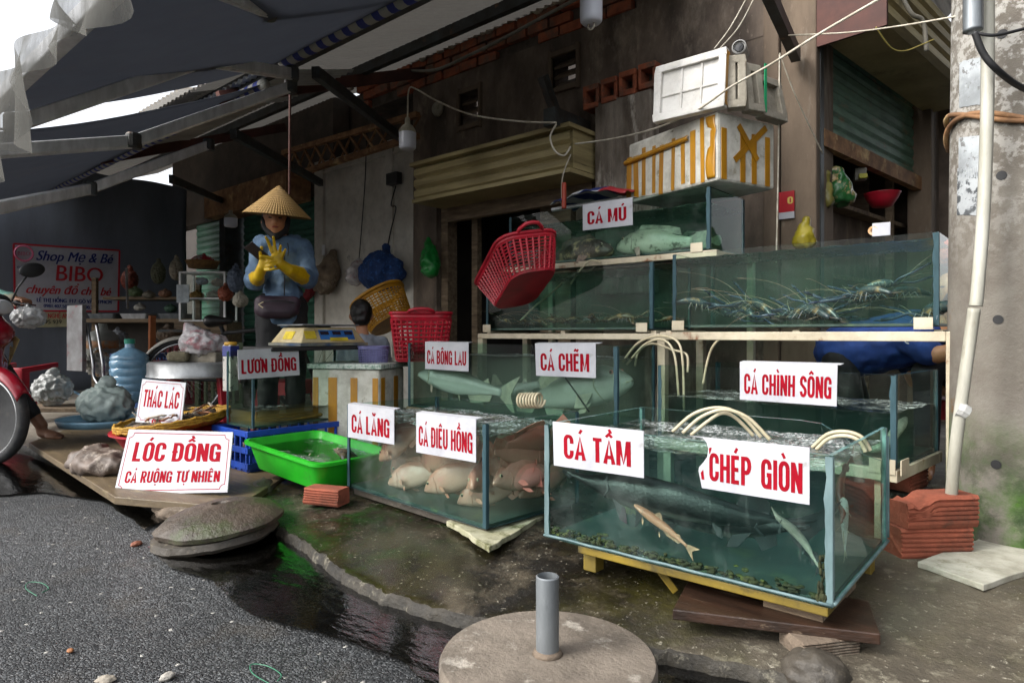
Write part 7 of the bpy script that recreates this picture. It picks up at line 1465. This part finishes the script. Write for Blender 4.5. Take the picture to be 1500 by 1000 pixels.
mb.lathe(pf, n=40); mb.build('bottle', mat('jug_blue','#6f9dbd','#8db3cc',rough=.15,scale=5,spec=.7), jug, smooth=True, angle=50); mb = MB(); mb.lathe([(0,.45),(.036,.45),(.038,.485),(0,.49)], n=20); mb.build('cap', mat('cap_green','#2b8a73',rough=.4), jug)
gb = thing('gas_bottle', 'small grey gas bottle with orange label below the stall counter', 'gas bottle', WD(150,522,6.6)); mb = MB(); mb.lathe([(0,0),(.12,0),(.14,.03),(.14,.2),(.10,.25),(.05,.27),(.04,.33),(0,.33)], n=32); mb.build('bottle', mat('bottle_grey','#8d8f8c','#73756f',rough=.4,scale=6), gb, smooth=True); mb = MB(); mb.lathe([(.1415,.08),(.1415,.16)], n=32); mb.build('label_band', mat('label_orange','#b06a22','#8a8a80',rough=.5,scale=20), gb, smooth=True)
s0 = WD(52,560,5.6); plastic_stool('red plastic stool lying on its side behind the motorbike wheel', Vector((s0.x,s0.y,.36)), .8, (R(88),0), h=.42)
s1 = WD(212,530,6.0); plastic_stool('red plastic stool standing behind the blue water jug', Vector((s1.x,s1.y,.1)), .4, h=.45)
s2 = WD(420,585,4.75); plastic_stool('low red plastic stool seen through the field eel tank', Vector((s2.x,s2.y,.1)), .6, h=.36)
# folding metal table on its side
ft_ = thing('folding_table', 'dull steel folding table turned on edge in front of the stall', 'table', WD(112,560,6.2), math.atan2(RGT.y,RGT.x)-.5); mb = MB(); mb.box((0,0,.42),(.26,.04,.62)); mb.build('top', mat('table_dull','#8f9192','#6a6567',rough=.4,metal=.5,scale=6,c3='#8a3038',s3=3,lo3=.55,hi3=.62), ft_, bevel=.004)
for x in (.18,.34):
    mb = MB(); mb.tube(curve([(x-.1,.05,.55),(x,.05,.2),(x+.02,.05,.06),(x+.12,.05,-.02),(x+.16,.05,.02)]), .014, 8); mb.build('leg', CHR, ft_, smooth=True)
# stall counter with trays and a glass case
ct = thing('food_stall', 'dark wooden stall counter with trays below the tarpaulin end', 'stall', WD(215,470,7.6), math.atan2(RGT.y,RGT.x)); mb = MB(); mb.box((0,0,0),(1.35,.5,.04)); mb.build('counter', M['wood_old'], ct); 
mb = MB(); mb.box((.1,.1,.26),(1.1,.4,.03)); mb.build('upper_shelf', M['wood_old'], ct); mb = MB(); mb.box((0,.2,-.45),(1.3,.04,.86)); mb.build('front_board', M['dark_room'], ct)
for x in (-.6,.6):
    mb = MB(); mb.bar((x,.0,-.86),(x,.0,.5),.05,.05); mb.build('post', M['wood_old'], ct)
for i, (x, lb, m_) in enumerate(((-.45,'steel tray at the left end of the stall counter','galv'),(-.08,'steel tray in the middle of the stall counter','alu'),(.35,'steel tray at the right end of the stall counter','galv'))):
    p = Vector(ct.location)+ct.rotation_euler.to_matrix() @ Vector((x,-.02,.022)); mb = MB(); mb.add(rrect(.14,.1,.03,0)+rrect(.165,.12,.03,.06)+rrect(.145,.105,.03,.02), [tuple(range(28))[::-1]]+[(i_,(i_+1)%28,28+(i_+1)%28,28+i_) for i_ in range(28)]+[(28+i_,28+(i_+1)%28,56+(i_+1)%28,56+i_) for i_ in range(28)]+[tuple(range(56,84))]); o = mb.build('steel_tray', M[m_]); o.location = p; o.rotation_euler = ct.rotation_euler; tag(o, lb, 'tray', 'steel trays on the stall')
for i, (px, py, r_, c_, lb) in enumerate(((198,428,.07,'#4c5d3d','bundle of green leaves on the stall shelf'),(218,432,.06,'#6f6a5d','grey paper parcel on the stall shelf'),(242,430,.06,'#7f5c46','brown parcel on the stall shelf'),(205,450,.055,'#9c9a93','pale bag on the stall counter'),(250,452,.06,'#3d5a4a','dark green bag on the stall counter'))):
    bagblob('parcel', lb, 'parcel', px, py, 7.5, r_, mat('parcel'+str(i), c_, None, rough=.6), (1.2,1,.6), .2)
gc = thing('glass_case', 'small glass food case with shelves right of the stall', 'food case', WD(306,470,7.2), math.atan2(RGT.y,RGT.x)); mb = MB()
for x in (-.24,.24):
    for y in (-.15,.15): mb.bar((x,y,0),(x,y,.52),.02,.02)
for z in (0,.24,.52): mb.box((0,0,z),(.5,.32,.015))
mb.build('frame', M['alu'], gc); mb = MB(); mb.box((0,-.155,.26),(.46,.004,.5)); mb.build('front_glass', GLASS_C, gc)
mb = MB(); mb.box((0,0,-.38),(.56,.4,.74)); mb.build('cabinet', M['wood_old'], gc)
for px, py, r_, c_, lb in ((288,433,.06,'#a0743a','fried food piled on the lower shelf of the glass case'),(312,432,.055,'#a8a59a','pale buns on the lower shelf of the glass case'),(296,412,.05,'#7d8aa0','blue grey packets on the upper shelf of the glass case'),(318,414,.05,'#8f7f72','brown packets on the upper shelf of the glass case')):
    bagblob('food_pile', lb, 'food', px, py, 7.2, r_, mat('fp'+c_, c_, None, rough=.6), (1.5,1,.6), .25)
bk = WD(297,393,7.1); mb = MB(); mb.lathe([(0,0),(.14,0),(.17,.07),(.18,.08),(.165,.075),(.135,.01),(0,.01)], bk, 36); o = mb.build('wicker_basket', mat('wicker','#8a6a3d','#5f4626',rough=.8,scale=30,bump=.6,bscale=60), smooth=True); tag(o, 'round wicker basket on top of the glass food case', 'basket')
bagblob('cloth_bundle', 'red and white cloth bundle in the wicker basket', 'cloth', 297, 383, 7.1, .09, mat('cloth_red','#a3202c','#b9b4ae',rough=.7,scale=14,lo=.52,hi=.56), (1.4,1.1,.6), .2)
mb = MB(); mb.bar(WD(187,452,7.0), WD(185,392,7.0), .02,.02); o = mb.build('steel_rod', CHR); tag(o, 'bright upright steel rod beside the BIBO banner', 'rod'); mb = MB(); mb.bar(WD(222,540,6.3), WD(223,462,6.3), .05,.05); o = mb.build('bamboo_post', mat('bamboo','#96562a','#75411f',rough=.6,scale=8)); tag(o, 'short orange brown post by the bicycle wheel', 'post')
mb = MB(); a_ = WD(268,430,6.9); mb.box(a_,(.13,.012,.19),Euler((0,0,math.atan2(RGT.y,RGT.x)))); o = mb.build('picture_frame', mat('frame_pic','#9aa6ad','#6f7c86',rough=.3,scale=9)); tag(o, 'small framed pale sheet leaning beside the glass food case', 'picture')
# striped woven bags at the far left
for i, (py, c1_, c2_, lb) in enumerate(((372,'#c9832f','#5d8a4a','orange and green striped woven bag at the far left, upper'),(398,'#c25c3a','#cdb04a','orange and yellow striped woven bag at the far left, lower'))):
    m_, n_, l_ = nodes('stripe_bag'+str(i)); bs_ = n_['Principled BSDF']; tc2 = n_.new('ShaderNodeTexCoord'); wv = n_.new('ShaderNodeTexWave'); wv.bands_direction = 'Z'; wv.inputs['Scale'].default_value = 7; l_.new(tc2.outputs['Object'], wv.inputs['Vector']); l_.new(nmix(n_, l_, nramp(n_, l_, wv.outputs['Fac'], .45, .55), c1_, c2_), bs_.inputs['Base Color'])
    bagblob('woven_bag', lb, 'bag', 2, py, 8.0, .17, m_, (.8,.8,.7), .06)
# bicycle
bk_ = thing('bicycle', 'old black bicycle with white mudguard parked behind the steel table', 'bicycle', WD(300,560,5.35), math.atan2(RGT.y,RGT.x)+.25); bk_.location.z = .1
def bwheel(x):
    rt = Matrix.Rotation(PI/2, 3, 'X'); mb = MB(); mb.tube([(x+.31*math.cos(R(a)),0,.33+.31*math.sin(R(a))) for a in range(0,361,8)], .018, 8, caps=False); w = mb.build('tyre', RUB, bk_, smooth=True)
    mb = MB(); mb.tube([(x+.288*math.cos(R(a)),0,.33+.288*math.sin(R(a))) for a in range(0,361,8)], .010, 6, caps=False)
    for i in range(20): a = 2*PI*i/20; mb.tube([(x,(-1)**i*.02,.33),(x+.285*math.cos(a),0,.33+.285*math.sin(a))], .0015, 4)
    mb.build('rim', CHR, w, smooth=True)
bwheel(-.15); bwheel(.85)
mb = MB(); mb.grid(lambda u, v: Vector((-.15+.352*math.cos(R(40+140*u)),(v-.5)*.06,.33+.352*math.sin(R(40+140*u))-.03*(2*v-1)**2)), 24, 6); mb.build('mudguard', mat('mudguard','#b9b6ad','#8f8c82',rough=.4,scale=8), bk_, smooth=True, solid=.003)
mb = MB()
for a, b, r_ in (((.28,0,.3),(.12,0,.76),.016),((.28,0,.3),(.68,0,.72),.018),((.14,0,.70),(.68,0,.76),.016),((-.15,0,.33),(.28,0,.3),.012),((-.15,0,.33),(.14,0,.70),.012),((.85,0,.33),(.66,0,.86),.015)): mb.tube([a,b], r_, 8)
mb.build('frame', M['black'], bk_, smooth=True); blob_obj([('cap',(.04,0,.80),(.2,0,.80),.055,.022)], .01, 'saddle', mat('saddle','#1b1a1a',rough=.4), bk_, 4)
mb = MB(); mb.tube([(.58,.26,.93),(.66,.2,.96),(.66,.0,.88),(.66,-.2,.96),(.56,-.28,.95)], .012, 8); mb.build('handlebar', CHR, bk_, smooth=True); mb = MB(); mb.box((-.15,0,.72),(.36,.14,.02)); mb.build('rack', M['dark_steel'], bk_)
# things on the white wall
mb = MB(); p = WY(577,262,FY-.06); mb.box(p,(.16,.07,.11)); o = mb.build('floodlight', mat('flood_black','#17181a',rough=.4), bevel=.006); tag(o, 'black floodlight fixed high on the white wall', 'floodlight')
CG = 'cables strung across the front'
cord('cable', 'black lead hanging from the floodlight to the blue net bag', 'cable', [WY(580,272,FY-.04),WY(573,300,FY-.05),WY(580,305,FY-.05),WY(572,340,FY-.04),WY(566,372,FY-.05)], .006, M['black'], CG); cord('cable', 'thin black cable hanging down the middle of the white wall', 'cable', [WY(537,190,FY-.03),WY(535,260,FY-.03),WY(530,330,FY-.03),WY(526,378,FY-.03)], .005, M['black'], CG)
NET = mat('net_blue','#123a72','#0d2a55',rough=.8,scale=40,c3='#2c5a9a',s3=30,lo3=.55,hi3=.6,bump=.8,bscale=60)
lump('net_bag', 'dark blue net bag bulging from a hook on the white wall', 'net bag', [('ell',WY(556,398,FY-.18),(.22,.15,.17)),('cap',WY(562,385,FY-.12),WY(566,362,FY-.05),.07,.02),('ell',WY(575,400,FY-.15),(.12,.1,.14))], .02, NET, .03, 9)
lump('sack', 'dirty beige sack hanging on the white wall beside the woman', 'sack', [('cap',WY(487,372,FY-.05),WY(480,402,FY-.12),.04,.12),('ell',WY(474,412,FY-.13),(.13,.1,.12))], .016, mat('sack_beige','#8a7a66','#57493c',rough=.85,scale=8,c3='#a89b88',s3=6,lo3=.55,hi3=.65,bump=.4,bscale=14), .03, 8)
lump('plastic_bag', 'grey clear bag hanging under a cord left of the blue net bag', 'plastic bag', [('cap',WY(525,382,FY-.06),WY(520,398,FY-.12),.03,.08),('ell',WY(520,405,FY-.12),(.09,.08,.08))], .014, M['bag_clear'], .02, 12)
lump('cloth', 'dark red cloth hanging beside the dirty beige sack', 'cloth', [('cap',WY(458,410,FY-.1),WY(450,436,FY-.12),.06,.04)], .014, mat('cloth_dark_red','#7a1822','#5a1219',rough=.8,scale=9), .02, 9)
lump('plastic_bag', 'bright green plastic bag hanging at the left door post', 'plastic bag', [('cap',WY(628,352,FY-.06),WY(630,385,FY-.12),.02,.08),('ell',WY(630,394,FY-.12),(.085,.06,.07))], .013, mat('bag_green','#1f8a3c','#16702e',rough=.35,scale=9,bump=.3,bscale=25), .02, 12)
mb = MB(); mb.box(WY(474,366,FY-.036),(.045,.02,.11)); o = mb.build('wall_switch', M['white_plastic'], bevel=.004); tag(o, 'small white switch on the left edge of the white wall', 'switch')
def spath(pts): return pts
# bulbs
def bulb(label, px, py, d, r, h, wire=None):
    o = thing('light_bulb', label, 'light bulb', WD(px, py, d)); mb = MB(); mb.lathe([(0,-h*.5),(r*.8,-h*.5),(r*.97,-h*.44),(r,-h*.3),(r,h*.1)], n=32); mb.build('diffuser', mat('bulb_white','#c9ccd6',rough=.3), o, smooth=True, angle=60); mb = MB(); mb.lathe([(r,h*.1),(r*.96,h*.2),(r*.6,h*.36),(r*.32,h*.42),(r*.3,h*.62),(r*.22,h*.66),(0,h*.66)], n=32); mb.build('cap', mat('bulb_cap','#a7a290','#8d8876',rough=.4,scale=9), o, smooth=True, angle=60); return o
bulb('large white bulb hanging from a cord before the white wall', 597, 199, 4.75, .062, .20); bulb('white bulb cut by the top edge above the louvre vent', 866, 6, 3.5, .060, .21); bulb('small white bulb hanging left of the conical hat', 338, 322, 6.4, .062, .14)
mb = MB(); p = WD(866,38,3.5); mb.tube([p+Vector((.02*math.cos(R(a)),0,.02*math.sin(R(a)))) for a in range(0,361,20)], .005, 6, caps=False); o = mb.build('ring', M['cord']); tag(o, 'pale ring dangling just below the upper bulb', 'ring')
wp = lambda px, py, d: WD(px, py, d)
for lb, pts, r_, m_ in (('cream flex looping from the big bulb across the dark plaster wall',((597,172,4.75),(599,132,4.75),(610,131,4.7),(640,148,4.6),(690,168,4.4),(760,178,4.2),(815,180,4.05)),.006,M['cord']),
    ('white cord rising from the loose batten to the top right of the house',((842,211,3.95),(900,203,3.8),(960,188,3.5),(1020,162,3.1),(1070,128,2.85),(1130,94,2.7),(1200,50,2.55),(1300,-8,2.4)),.005,M['cord']),
    ('thin white cord running level from the corner pillar to the utility pole',((1155,52,3.3),(1240,48,2.95),(1320,38,2.6),(1402,24,2.3)),.0035,M['cord']),('thin white cord dropping aslant from the corner pillar to the green shutter',((1142,78,3.3),(1165,140,3.35),(1205,225,3.5)),.0035,M['cord']),
    ('straight white cord hanging down beside the foam boxes',((1142,80,3.25),(1140,240,3.25),(1137,385,3.25)),.004,M['cord']),('grey conduit running under the roof along the bare bricks',((598,104,5.9),(640,102,5.6),(690,80,5.3),(735,58,5.05),(835,4,4.6),(870,-14,4.5)),.013,mat('conduit','#8a877c','#6f6c62',rough=.5,scale=8)),
    ('cream flex knotted round the loose batten',((815,182,4.0),(806,200,4.0),(812,220,3.98),(826,228,3.98),(836,215,3.98)),.006,M['cord']),('short cream flex hanging below the batten knot',((836,226,3.97),(824,260,3.97),(823,300,3.97)),.004,M['cord']),('pair of thin cords going up from the white lid, the left one',((1046,72,3.2),(1070,40,3.2),(1095,-5,3.2)),.003,M['cord']),('pair of thin cords going up from the white lid, the right one',((1052,74,3.22),(1082,40,3.22),(1106,-5,3.22)),.003,M['cord']),
    ('pale bent pipe under the dark roof above the roll box',((1318,-10,3.6),(1335,20,3.6),(1352,32,3.62),(1357,75,3.65)),.012,mat('pipe_pale','#8c877b',None,rough=.5)),('yellow flex drooping under the dark roof at the right',((1283,40,3.4),(1305,70,3.45),(1325,75,3.5),(1350,66,3.55),(1368,58,3.6)),.004,mat('flex_yellow','#9a8c4c',None,rough=.5)),
    ('black cable curving round the utility pole from the grey conduit',((1428,48,2.0),(1440,78,2.0),(1460,102,2.0),(1490,125,2.05),(1520,138,2.1)),.010,M['black']),('thin black cable leaving the grey conduit to the right',((1428,48,2.0),(1455,52,1.98),(1490,45,1.98),(1530,34,1.98)),.005,M['black'])):
    cord('cable', lb, 'cable', [wp(*p) for p in pts], r_, m_, CG)
for lb, pts, r_ in (('white plastic pipe strapped upright to the utility pole, upper length',((1447,-30,2.06),(1446,150,2.06),(1441,300,2.06),(1432,420,2.04),(1429,448,2.04)),.019),('cracked white plastic pipe leaning against the foot of the utility pole',((1427,452,2.03),(1412,560,2.03),(1399,660,2.05),(1392,742,2.08)),.018)):
    cord('plastic_pipe', lb, 'pipe', [wp(*p) for p in pts], r_, mat('pvc','#b9b7ab','#9a9788',rough=.45,scale=6,stretch=(2,2,.5),c3='#6e6248',s3=4,lo3=.6,hi3=.7))
cord('metal_conduit', 'grey metal conduit ending high on the utility pole', 'conduit', [wp(1425,-40,2.03),wp(1425,0,2.03),wp(1425,46,2.03)], .028, M['galv']); mb = MB(); mb.tube([wp(1402,598,2.035),wp(1408,600,2.03),wp(1414,604,2.03)], .024, 10); o = mb.build('tape_wrap', mat('tape_white','#b9b9b5',rough=.6,bump=.5,bscale=60)); tag(o, 'white tape wrapped round the leaning cracked pipe', 'tape')
# fan-shaped socket on the wall, small CCTV tube on the lids
mb = MB(); p = WY(642,160,FY-.02); mb.lathe([(0,-.01),(.06,-.01),(.07,.0),(.055,.03),(0,.034)], p, 24, Matrix.Rotation(PI/2,3,'X')); o = mb.build('wall_socket', mat('socket','#a09c8c','#7d7868',rough=.5,scale=20), smooth=True); tag(o, 'round pale socket on the dark wall beside the louvre vent', 'socket')
cm = thing('camera', 'small grey tube camera above the grey foam lids', 'camera', WD(1084,72,3.35)); cm.rotation_euler = (R(90),0,math.atan2(RGT.y,RGT.x)-.5); mb = MB(); mb.lathe([(0,-.08),(.033,-.08),(.036,.03),(.03,.034),(.03,.02),(0,.018)], n=28); mb.build('tube', mat('cam_grey','#9b9a97',rough=.4), cm, smooth=True, angle=40); mb = MB(); mb.lathe([(0,.0195),(.024,.0195),(.02,.024),(0,.025)], n=24); mb.build('lens', M['eye_black'], cm)
# behind the top tank: folded umbrella cloth and red clamp
um = thing('folded_parasol', 'folded blue, white and red parasol cloth lying behind the CÁ MÚ sign', 'parasol', WD(870,298,3.75))
def pm():
    m_, n_, l_ = nodes('parasol_cloth'); bs_ = n_['Principled BSDF']; tc2 = n_.new('ShaderNodeTexCoord'); sx_ = n_.new('ShaderNodeSeparateXYZ'); mp = n_.new('ShaderNodeMapping'); mp.inputs['Rotation'].default_value = (0,.7,.5); l_.new(tc2.outputs['Object'], mp.inputs[0]); l_.new(mp.outputs[0], sx_.inputs[0])
    a = nramp(n_, l_, nmath(n_, l_, 'SINE', nmath(n_, l_, 'MULTIPLY', sx_.outputs[0], 48)), -.05, .05); c = nmix(n_, l_, a, '#1d2f6d', '#b4b6b8'); sy = n_.new('ShaderNodeSeparateXYZ'); l_.new(tc2.outputs['Object'], sy.inputs[0]); c = nmix(n_, l_, nramp(n_, l_, sy.outputs[0], .10, .12), c, '#96222a'); l_.new(c, bs_.inputs['Base Color']); return m_
mb = MB(); mb.grid(lambda u, v: Vector((-.22+.50*u, .25*(v-.5), .045*math.sin(u*PI)+.03*math.sin(v*PI)+.02*mnoise.noise(Vector((u*7,v*5,0))))), 30, 14); mb.build('cloth', pm(), um, smooth=True, solid=.004); mb = MB(); mb.tube([(-.3,0,.0),(.35,.02,.01)], .012, 8); mb.build('shaft', M['alu'], um)
cord('red_pipe', 'red painted clamp pipe standing at the left of the folded parasol', 'pipe', [WD(826,306,3.7),WD(826,268,3.7)], .014, mat('red_orange','#a33a22','#7f2a18',rough=.5,scale=12))
# ---------------------------------------------------------------- the alley side at the right
sg = thing('wall_sign', 'red plate with yellow letters and white lower strip beside the corner pillar', 'sign', WY(1147,300,FY-.06)); 
mb = MB(); mb.box((0,0,.015),(.13,.008,.12)); mb.build('red_plate', mat('plate_red','#a01622',rough=.4), sg); mb = MB(); mb.box((0,0,-.065),(.13,.007,.038)); mb.build('white_strip', M['sign_white'], sg)
mb = MB()
for s, x in (('R',-.055),('O',.028)):
    mb = MB(); write(mb, s, lambda u, v, l_: Vector((u, -.0045-l_, v)), x, x+.03, -.0, .04); mb.build('letter', mat('letter_gold','#c9b25a',rough=.5), sg, recalc=False)
lump('snack_bag', 'green snack bag full of nuts hanging in the shop opening', 'snack bag', [('cap',WD(1222,256,4.0),WD(1228,282,4.0),.05,.085),('ell',WD(1229,288,4.0),(.09,.05,.06))], .012, mat('snack_green','#2c6a35','#1d4a26',rough=.25,scale=8,c3='#b09a6f',s3=12,lo3=.52,hi3=.58,bump=.3,bscale=25), .016, 14)
lump('plastic_bag', 'yellow plastic bag hanging by a nail on the corner pillar', 'plastic bag', [('cap',WD(1181,322,3.4),WD(1179,350,3.4),.012,.05),('ell',WD(1178,356,3.4),(.055,.04,.03))], .009, mat('bag_yellow','#a89a2c','#8a7d20',rough=.3,scale=9,bump=.3,bscale=25), .012, 18)
lump('plastic_bag', 'limp yellowish bag hanging beside the green snack bag', 'plastic bag', [('cap',WD(1209,255,3.9),WD(1210,295,3.9),.02,.04)], .009, mat('bag_straw','#8d8645','#6f6934',rough=.35,scale=9), .012, 18)
bw = WD(1292,303,4.35); mb = MB(); mb.lathe([(0,0),(.06,0),(.095,.055),(.108,.085),(.112,.09),(.104,.086),(.055,.008),(0,.008)], bw, 36); o = mb.build('bowl', M['basket_red'], smooth=True); tag(o, 'red plastic bowl on the shelf in the shop opening', 'bowl')
mb = MB(); mb.box(WD(1260,256,4.3),(.07,.05,.08),Euler((0,0,.4))); mb.box(WD(1264,258,4.25),(.05,.03,.03),Euler((0,0,.4)),mi=1); o = mb.build('packet_box', [mat('packet','#8d8a80','#6f6c62',rough=.6,scale=20), mat('packet_yellow','#9d9a2c',rough=.5)], bevel=.004); tag(o, 'small grey packet with yellow band on the wall above the red bowl', 'packet')
mb = MB(); p = tp(T6,1291,336,.41); mb.box(p,(.07,.006,.06),Euler((R(-8),0,.1))); o = mb.build('payment_card', M['sign_white'], bevel=.003); tag(o, 'small white card standing on the back rim of the prawn tank', 'card'); mb = MB(); p = tp(T6,1279,338,.41); mb.lathe([(.010,-.004),(.02,-.004),(.02,.004),(.010,.004),(.010,-.004)], p, 20, Matrix.Rotation(PI/2,3,'X')); o = mb.build('badge_ring', mat('badge','#b5803a','#d3c7ad',rough=.5,scale=60)); tag(o, 'round orange badge leaning on the white card', 'badge')
bagblob('orange_net_bag', 'orange net bag of fruit between the prawn tank and the pole', 'net bag', 1388, 372, 3.0, .05, mat('net_orange','#b5562a','#8a3a1c',rough=.6,scale=40,bump=.6,bscale=60), (.9,.8,1.0), .2)
# someone's face seen between tank and pole
p3, y3 = facing(1391, 3.35, .1); F_ = thing('person', 'person peering out between the prawn tank and the concrete pole', 'person', p3, y3); hc = Vector((0,0,CH+.058/.96*3.35*.95-.1+.03))
blob_obj([('ell',hc,(.072,.085,.10)),('cap',hc+Vector((0,-.082,.0)),hc+Vector((0,-.094,-.025)),.010,.014),('cap',hc+Vector((-.018,-.078,-.055)),hc+Vector((.018,-.078,-.055)),.010,.010),('cap',hc+Vector((0,.01,-.07)),hc+Vector((0,.02,-.15)),.046,.05),('cap',(0,.02,hc.z-.22),(0,.02,.55),.13,.12),('cap',(-.13,.02,hc.z-.2),(-.17,-.02,.62),.042,.036),('cap',(-.17,-.02,.62),(-.06,-.16,.56),.034,.026),('cap',(.13,.02,hc.z-.2),(.17,-.02,.62),.042,.036),('cap',(.17,-.02,.62),(.06,-.16,.56),.034,.026),('cap',(-.07,.02,.55),(-.09,-.3,.5),.08,.06),('cap',(-.09,-.3,.5),(-.09,-.28,.05),.055,.035),('cap',(.07,.02,.55),(.09,-.3,.5),.08,.06),('cap',(.09,-.3,.5),(.09,-.28,.05),.055,.035),('cap',(-.09,-.28,.03),(-.09,-.4,.03),.03,.025),('cap',(.09,-.28,.03),(.09,-.4,.03),.03,.025)], .010, 'body', SKIN, F_, 4)
blob_obj([('ell',hc+Vector((0,.022,.03)),(.079,.085,.088))], .010, 'hair', HAIR, F_, 3); blob_obj([('cap',(0,.02,hc.z-.22),(0,.02,.52),.15,.14),('cap',(-.12,.02,hc.z-.19),(.12,.02,hc.z-.19),.055,.055)], .012, 'shirt', mat('shirt_dark','#33404a','#262f37',rough=.8,scale=9), F_, 4); blob_obj([('cap',(-.07,.02,.55),(-.09,-.3,.5),.09,.07),('cap',(.07,.02,.55),(.09,-.3,.5),.09,.07),('cap',(-.09,-.3,.5),(-.09,-.28,.1),.065,.05),('cap',(.09,-.3,.5),(.09,-.28,.1),.065,.05)], .012, 'trousers', TROUS, F_, 3)
for s in (-1,1):
    mb = MB(); mb.ell(hc+Vector((s*.03,-.076,.012)),(.012,.006,.005),n=8); mb.build('eye', M['eye_black'], F_, smooth=True)
plastic_stool('red plastic stool under the person by the pole', Vector((p3.x,p3.y,.1))+Vector((0,.05,0)), y3, h=.36, w=.13)
# litter on the road
LG = 'litter on the wet road'
for i, (px, py, c_, k, lb) in enumerate(((693,1300,'#b0222e',0,''),(296,811,'#b3202c',.010,'tiny red scrap at the front edge of the domed cover'),(200,796,'#7a4a36',.018,'brown leaf scrap on the asphalt left of the domed cover'),(103,952,'#8a5a36',.008,'small orange grit left of the white pebble'),(155,995,'#8d8578',.016,'pale pebble near the bottom edge'),(245,990,'#9a958c',.014,'white flat pebble at the bottom edge'),(334,838,'#9a8f6a',.007,'yellowish pebble in the puddle'),(20,660,'#a33226',.012,'red scrap in the left puddle'))):
    if not lb: continue
    rock('litter', lb, WZ(px, py, .006), k*1.3, 50+i, mat('lit'+str(i), c_, None, rough=.7), (1,.7,.45), i, 'litter')
for px, py, s_, lb in ((55,862,.05,'faint green plastic thread on the asphalt at the left'),(392,988,.045,'green plastic thread curled at the bottom of the road')):
    c = WZ(px, py, .006); cord('plastic_thread', lb, 'thread', [c+Vector((s_*math.cos(a*1.1)*(1+.2*a), s_*.5*math.sin(a*1.1), .002)) for a in range(6)], .0013, mat('thread_green','#2d6a50',None,rough=.4), LG)

# unseen wall added right of the frame, keeps bright sky out of the tank panes
al = thing('alley_sky_blocker', 'unseen dark wall added across the alley to block sky reflected in the tank panes', 'building', (2.3, 4, 0)); mb = MB(); mb.box((.1,2.5,2.6),(.2,9,5.2)); mb.build('wall', mat('sky_block_wall','#322d28','#25211d',rough=.9,scale=2), al)
for y_ in (0,3.2):
    mb = MB(); mb.box((-.01,y_,1.7),(.04,1.0,1.2)); mb.build('window', mat('sky_block_window','#23282c',rough=.2), al)

# more of the stall clutter in the lane
for i, (px, py, d, r_, c1_, c2_, sq, lb) in enumerate(((190,410,7.9,.10,'#8a3f2c','#5f2a1e',(1,.8,1.2),'reddish bundle hanging over the stall counter'),(232,400,7.9,.09,'#7d7f66','#585a46',(.8,.8,1.4),'olive bundle hanging over the stall counter'),(258,395,7.7,.08,'#b2aa98','#8a8272',(.8,.8,1.5),'cream bag hanging beside the pale pillar'),(345,410,6.6,.09,'#5f6d82','#424d5e',(.8,.8,1.3),'blue grey bag hanging left of the woman'),(330,430,6.8,.08,'#a4553a','#7a3d29',(1,.8,.9),'rust coloured bag beside the glass food case'),(352,440,6.7,.08,'#c1bcae','#97917f',(1,.8,.8),'pale bag low beside the woman'),(172,495,6.9,.10,'#8c8f94','#63666b',(1.1,.9,.7),'grey bag under the stall counter'),(245,490,6.9,.10,'#6c5a48','#4c3f32',(1.1,.9,.7),'brown sack under the stall counter'))):
    bagblob('bundle', lb, 'bundle', px, py, d, r_, mat('clut'+str(i), c1_, c2_, rough=.6, scale=9), sq, .16)
for i, (px, py, d, c_, lb) in enumerate(((205,520,6.3,'#2c4f86','small blue plastic crate below the stall'),(262,505,6.6,'#7a2730','dark red plastic crate behind the bicycle wheel'),(322,505,6.2,'#5d6a52','green grey plastic crate behind the steel table'))):
    c = WD(px, py, d); o = thing('plastic_crate', lb, 'crate', (c.x, c.y, .1), .7+i*.2); m_ = mat('crt'+str(i), c_, None, rough=.5); mb = MB(); zt_ = c.z-.1
    for z in (.02, zt_*.5, zt_): mb.box((0,.14,z),(.4,.012,.04)); mb.box((0,-.14,z),(.4,.012,.04)); mb.box((.2,0,z),(.012,.27,.04)); mb.box((-.2,0,z),(.012,.27,.04))
    for k in range(7): mb.box((-.18+.06*k,.14,zt_*.5),(.02,.011,zt_)); mb.box((-.18+.06*k,-.14,zt_*.5),(.02,.011,zt_))
    for k in range(5): mb.box((.2,-.12+.06*k,zt_*.5),(.011,.02,zt_)); mb.box((-.2,-.12+.06*k,zt_*.5),(.011,.02,zt_))
    mb.box((0,0,.01),(.39,.27,.015)); mb.build('lattice_body', m_, o)
cord('water_hose', 'pale blue hose snaking on the pavement behind the vegetable bag', 'hose', [WZ(60,588,.1),WZ(100,572,.1),WZ(130,582,.1),WZ(165,570,.1),WZ(205,578,.1)], .016, mat('hose_blue','#7fa3bb','#62869e',rough=.4,scale=6))
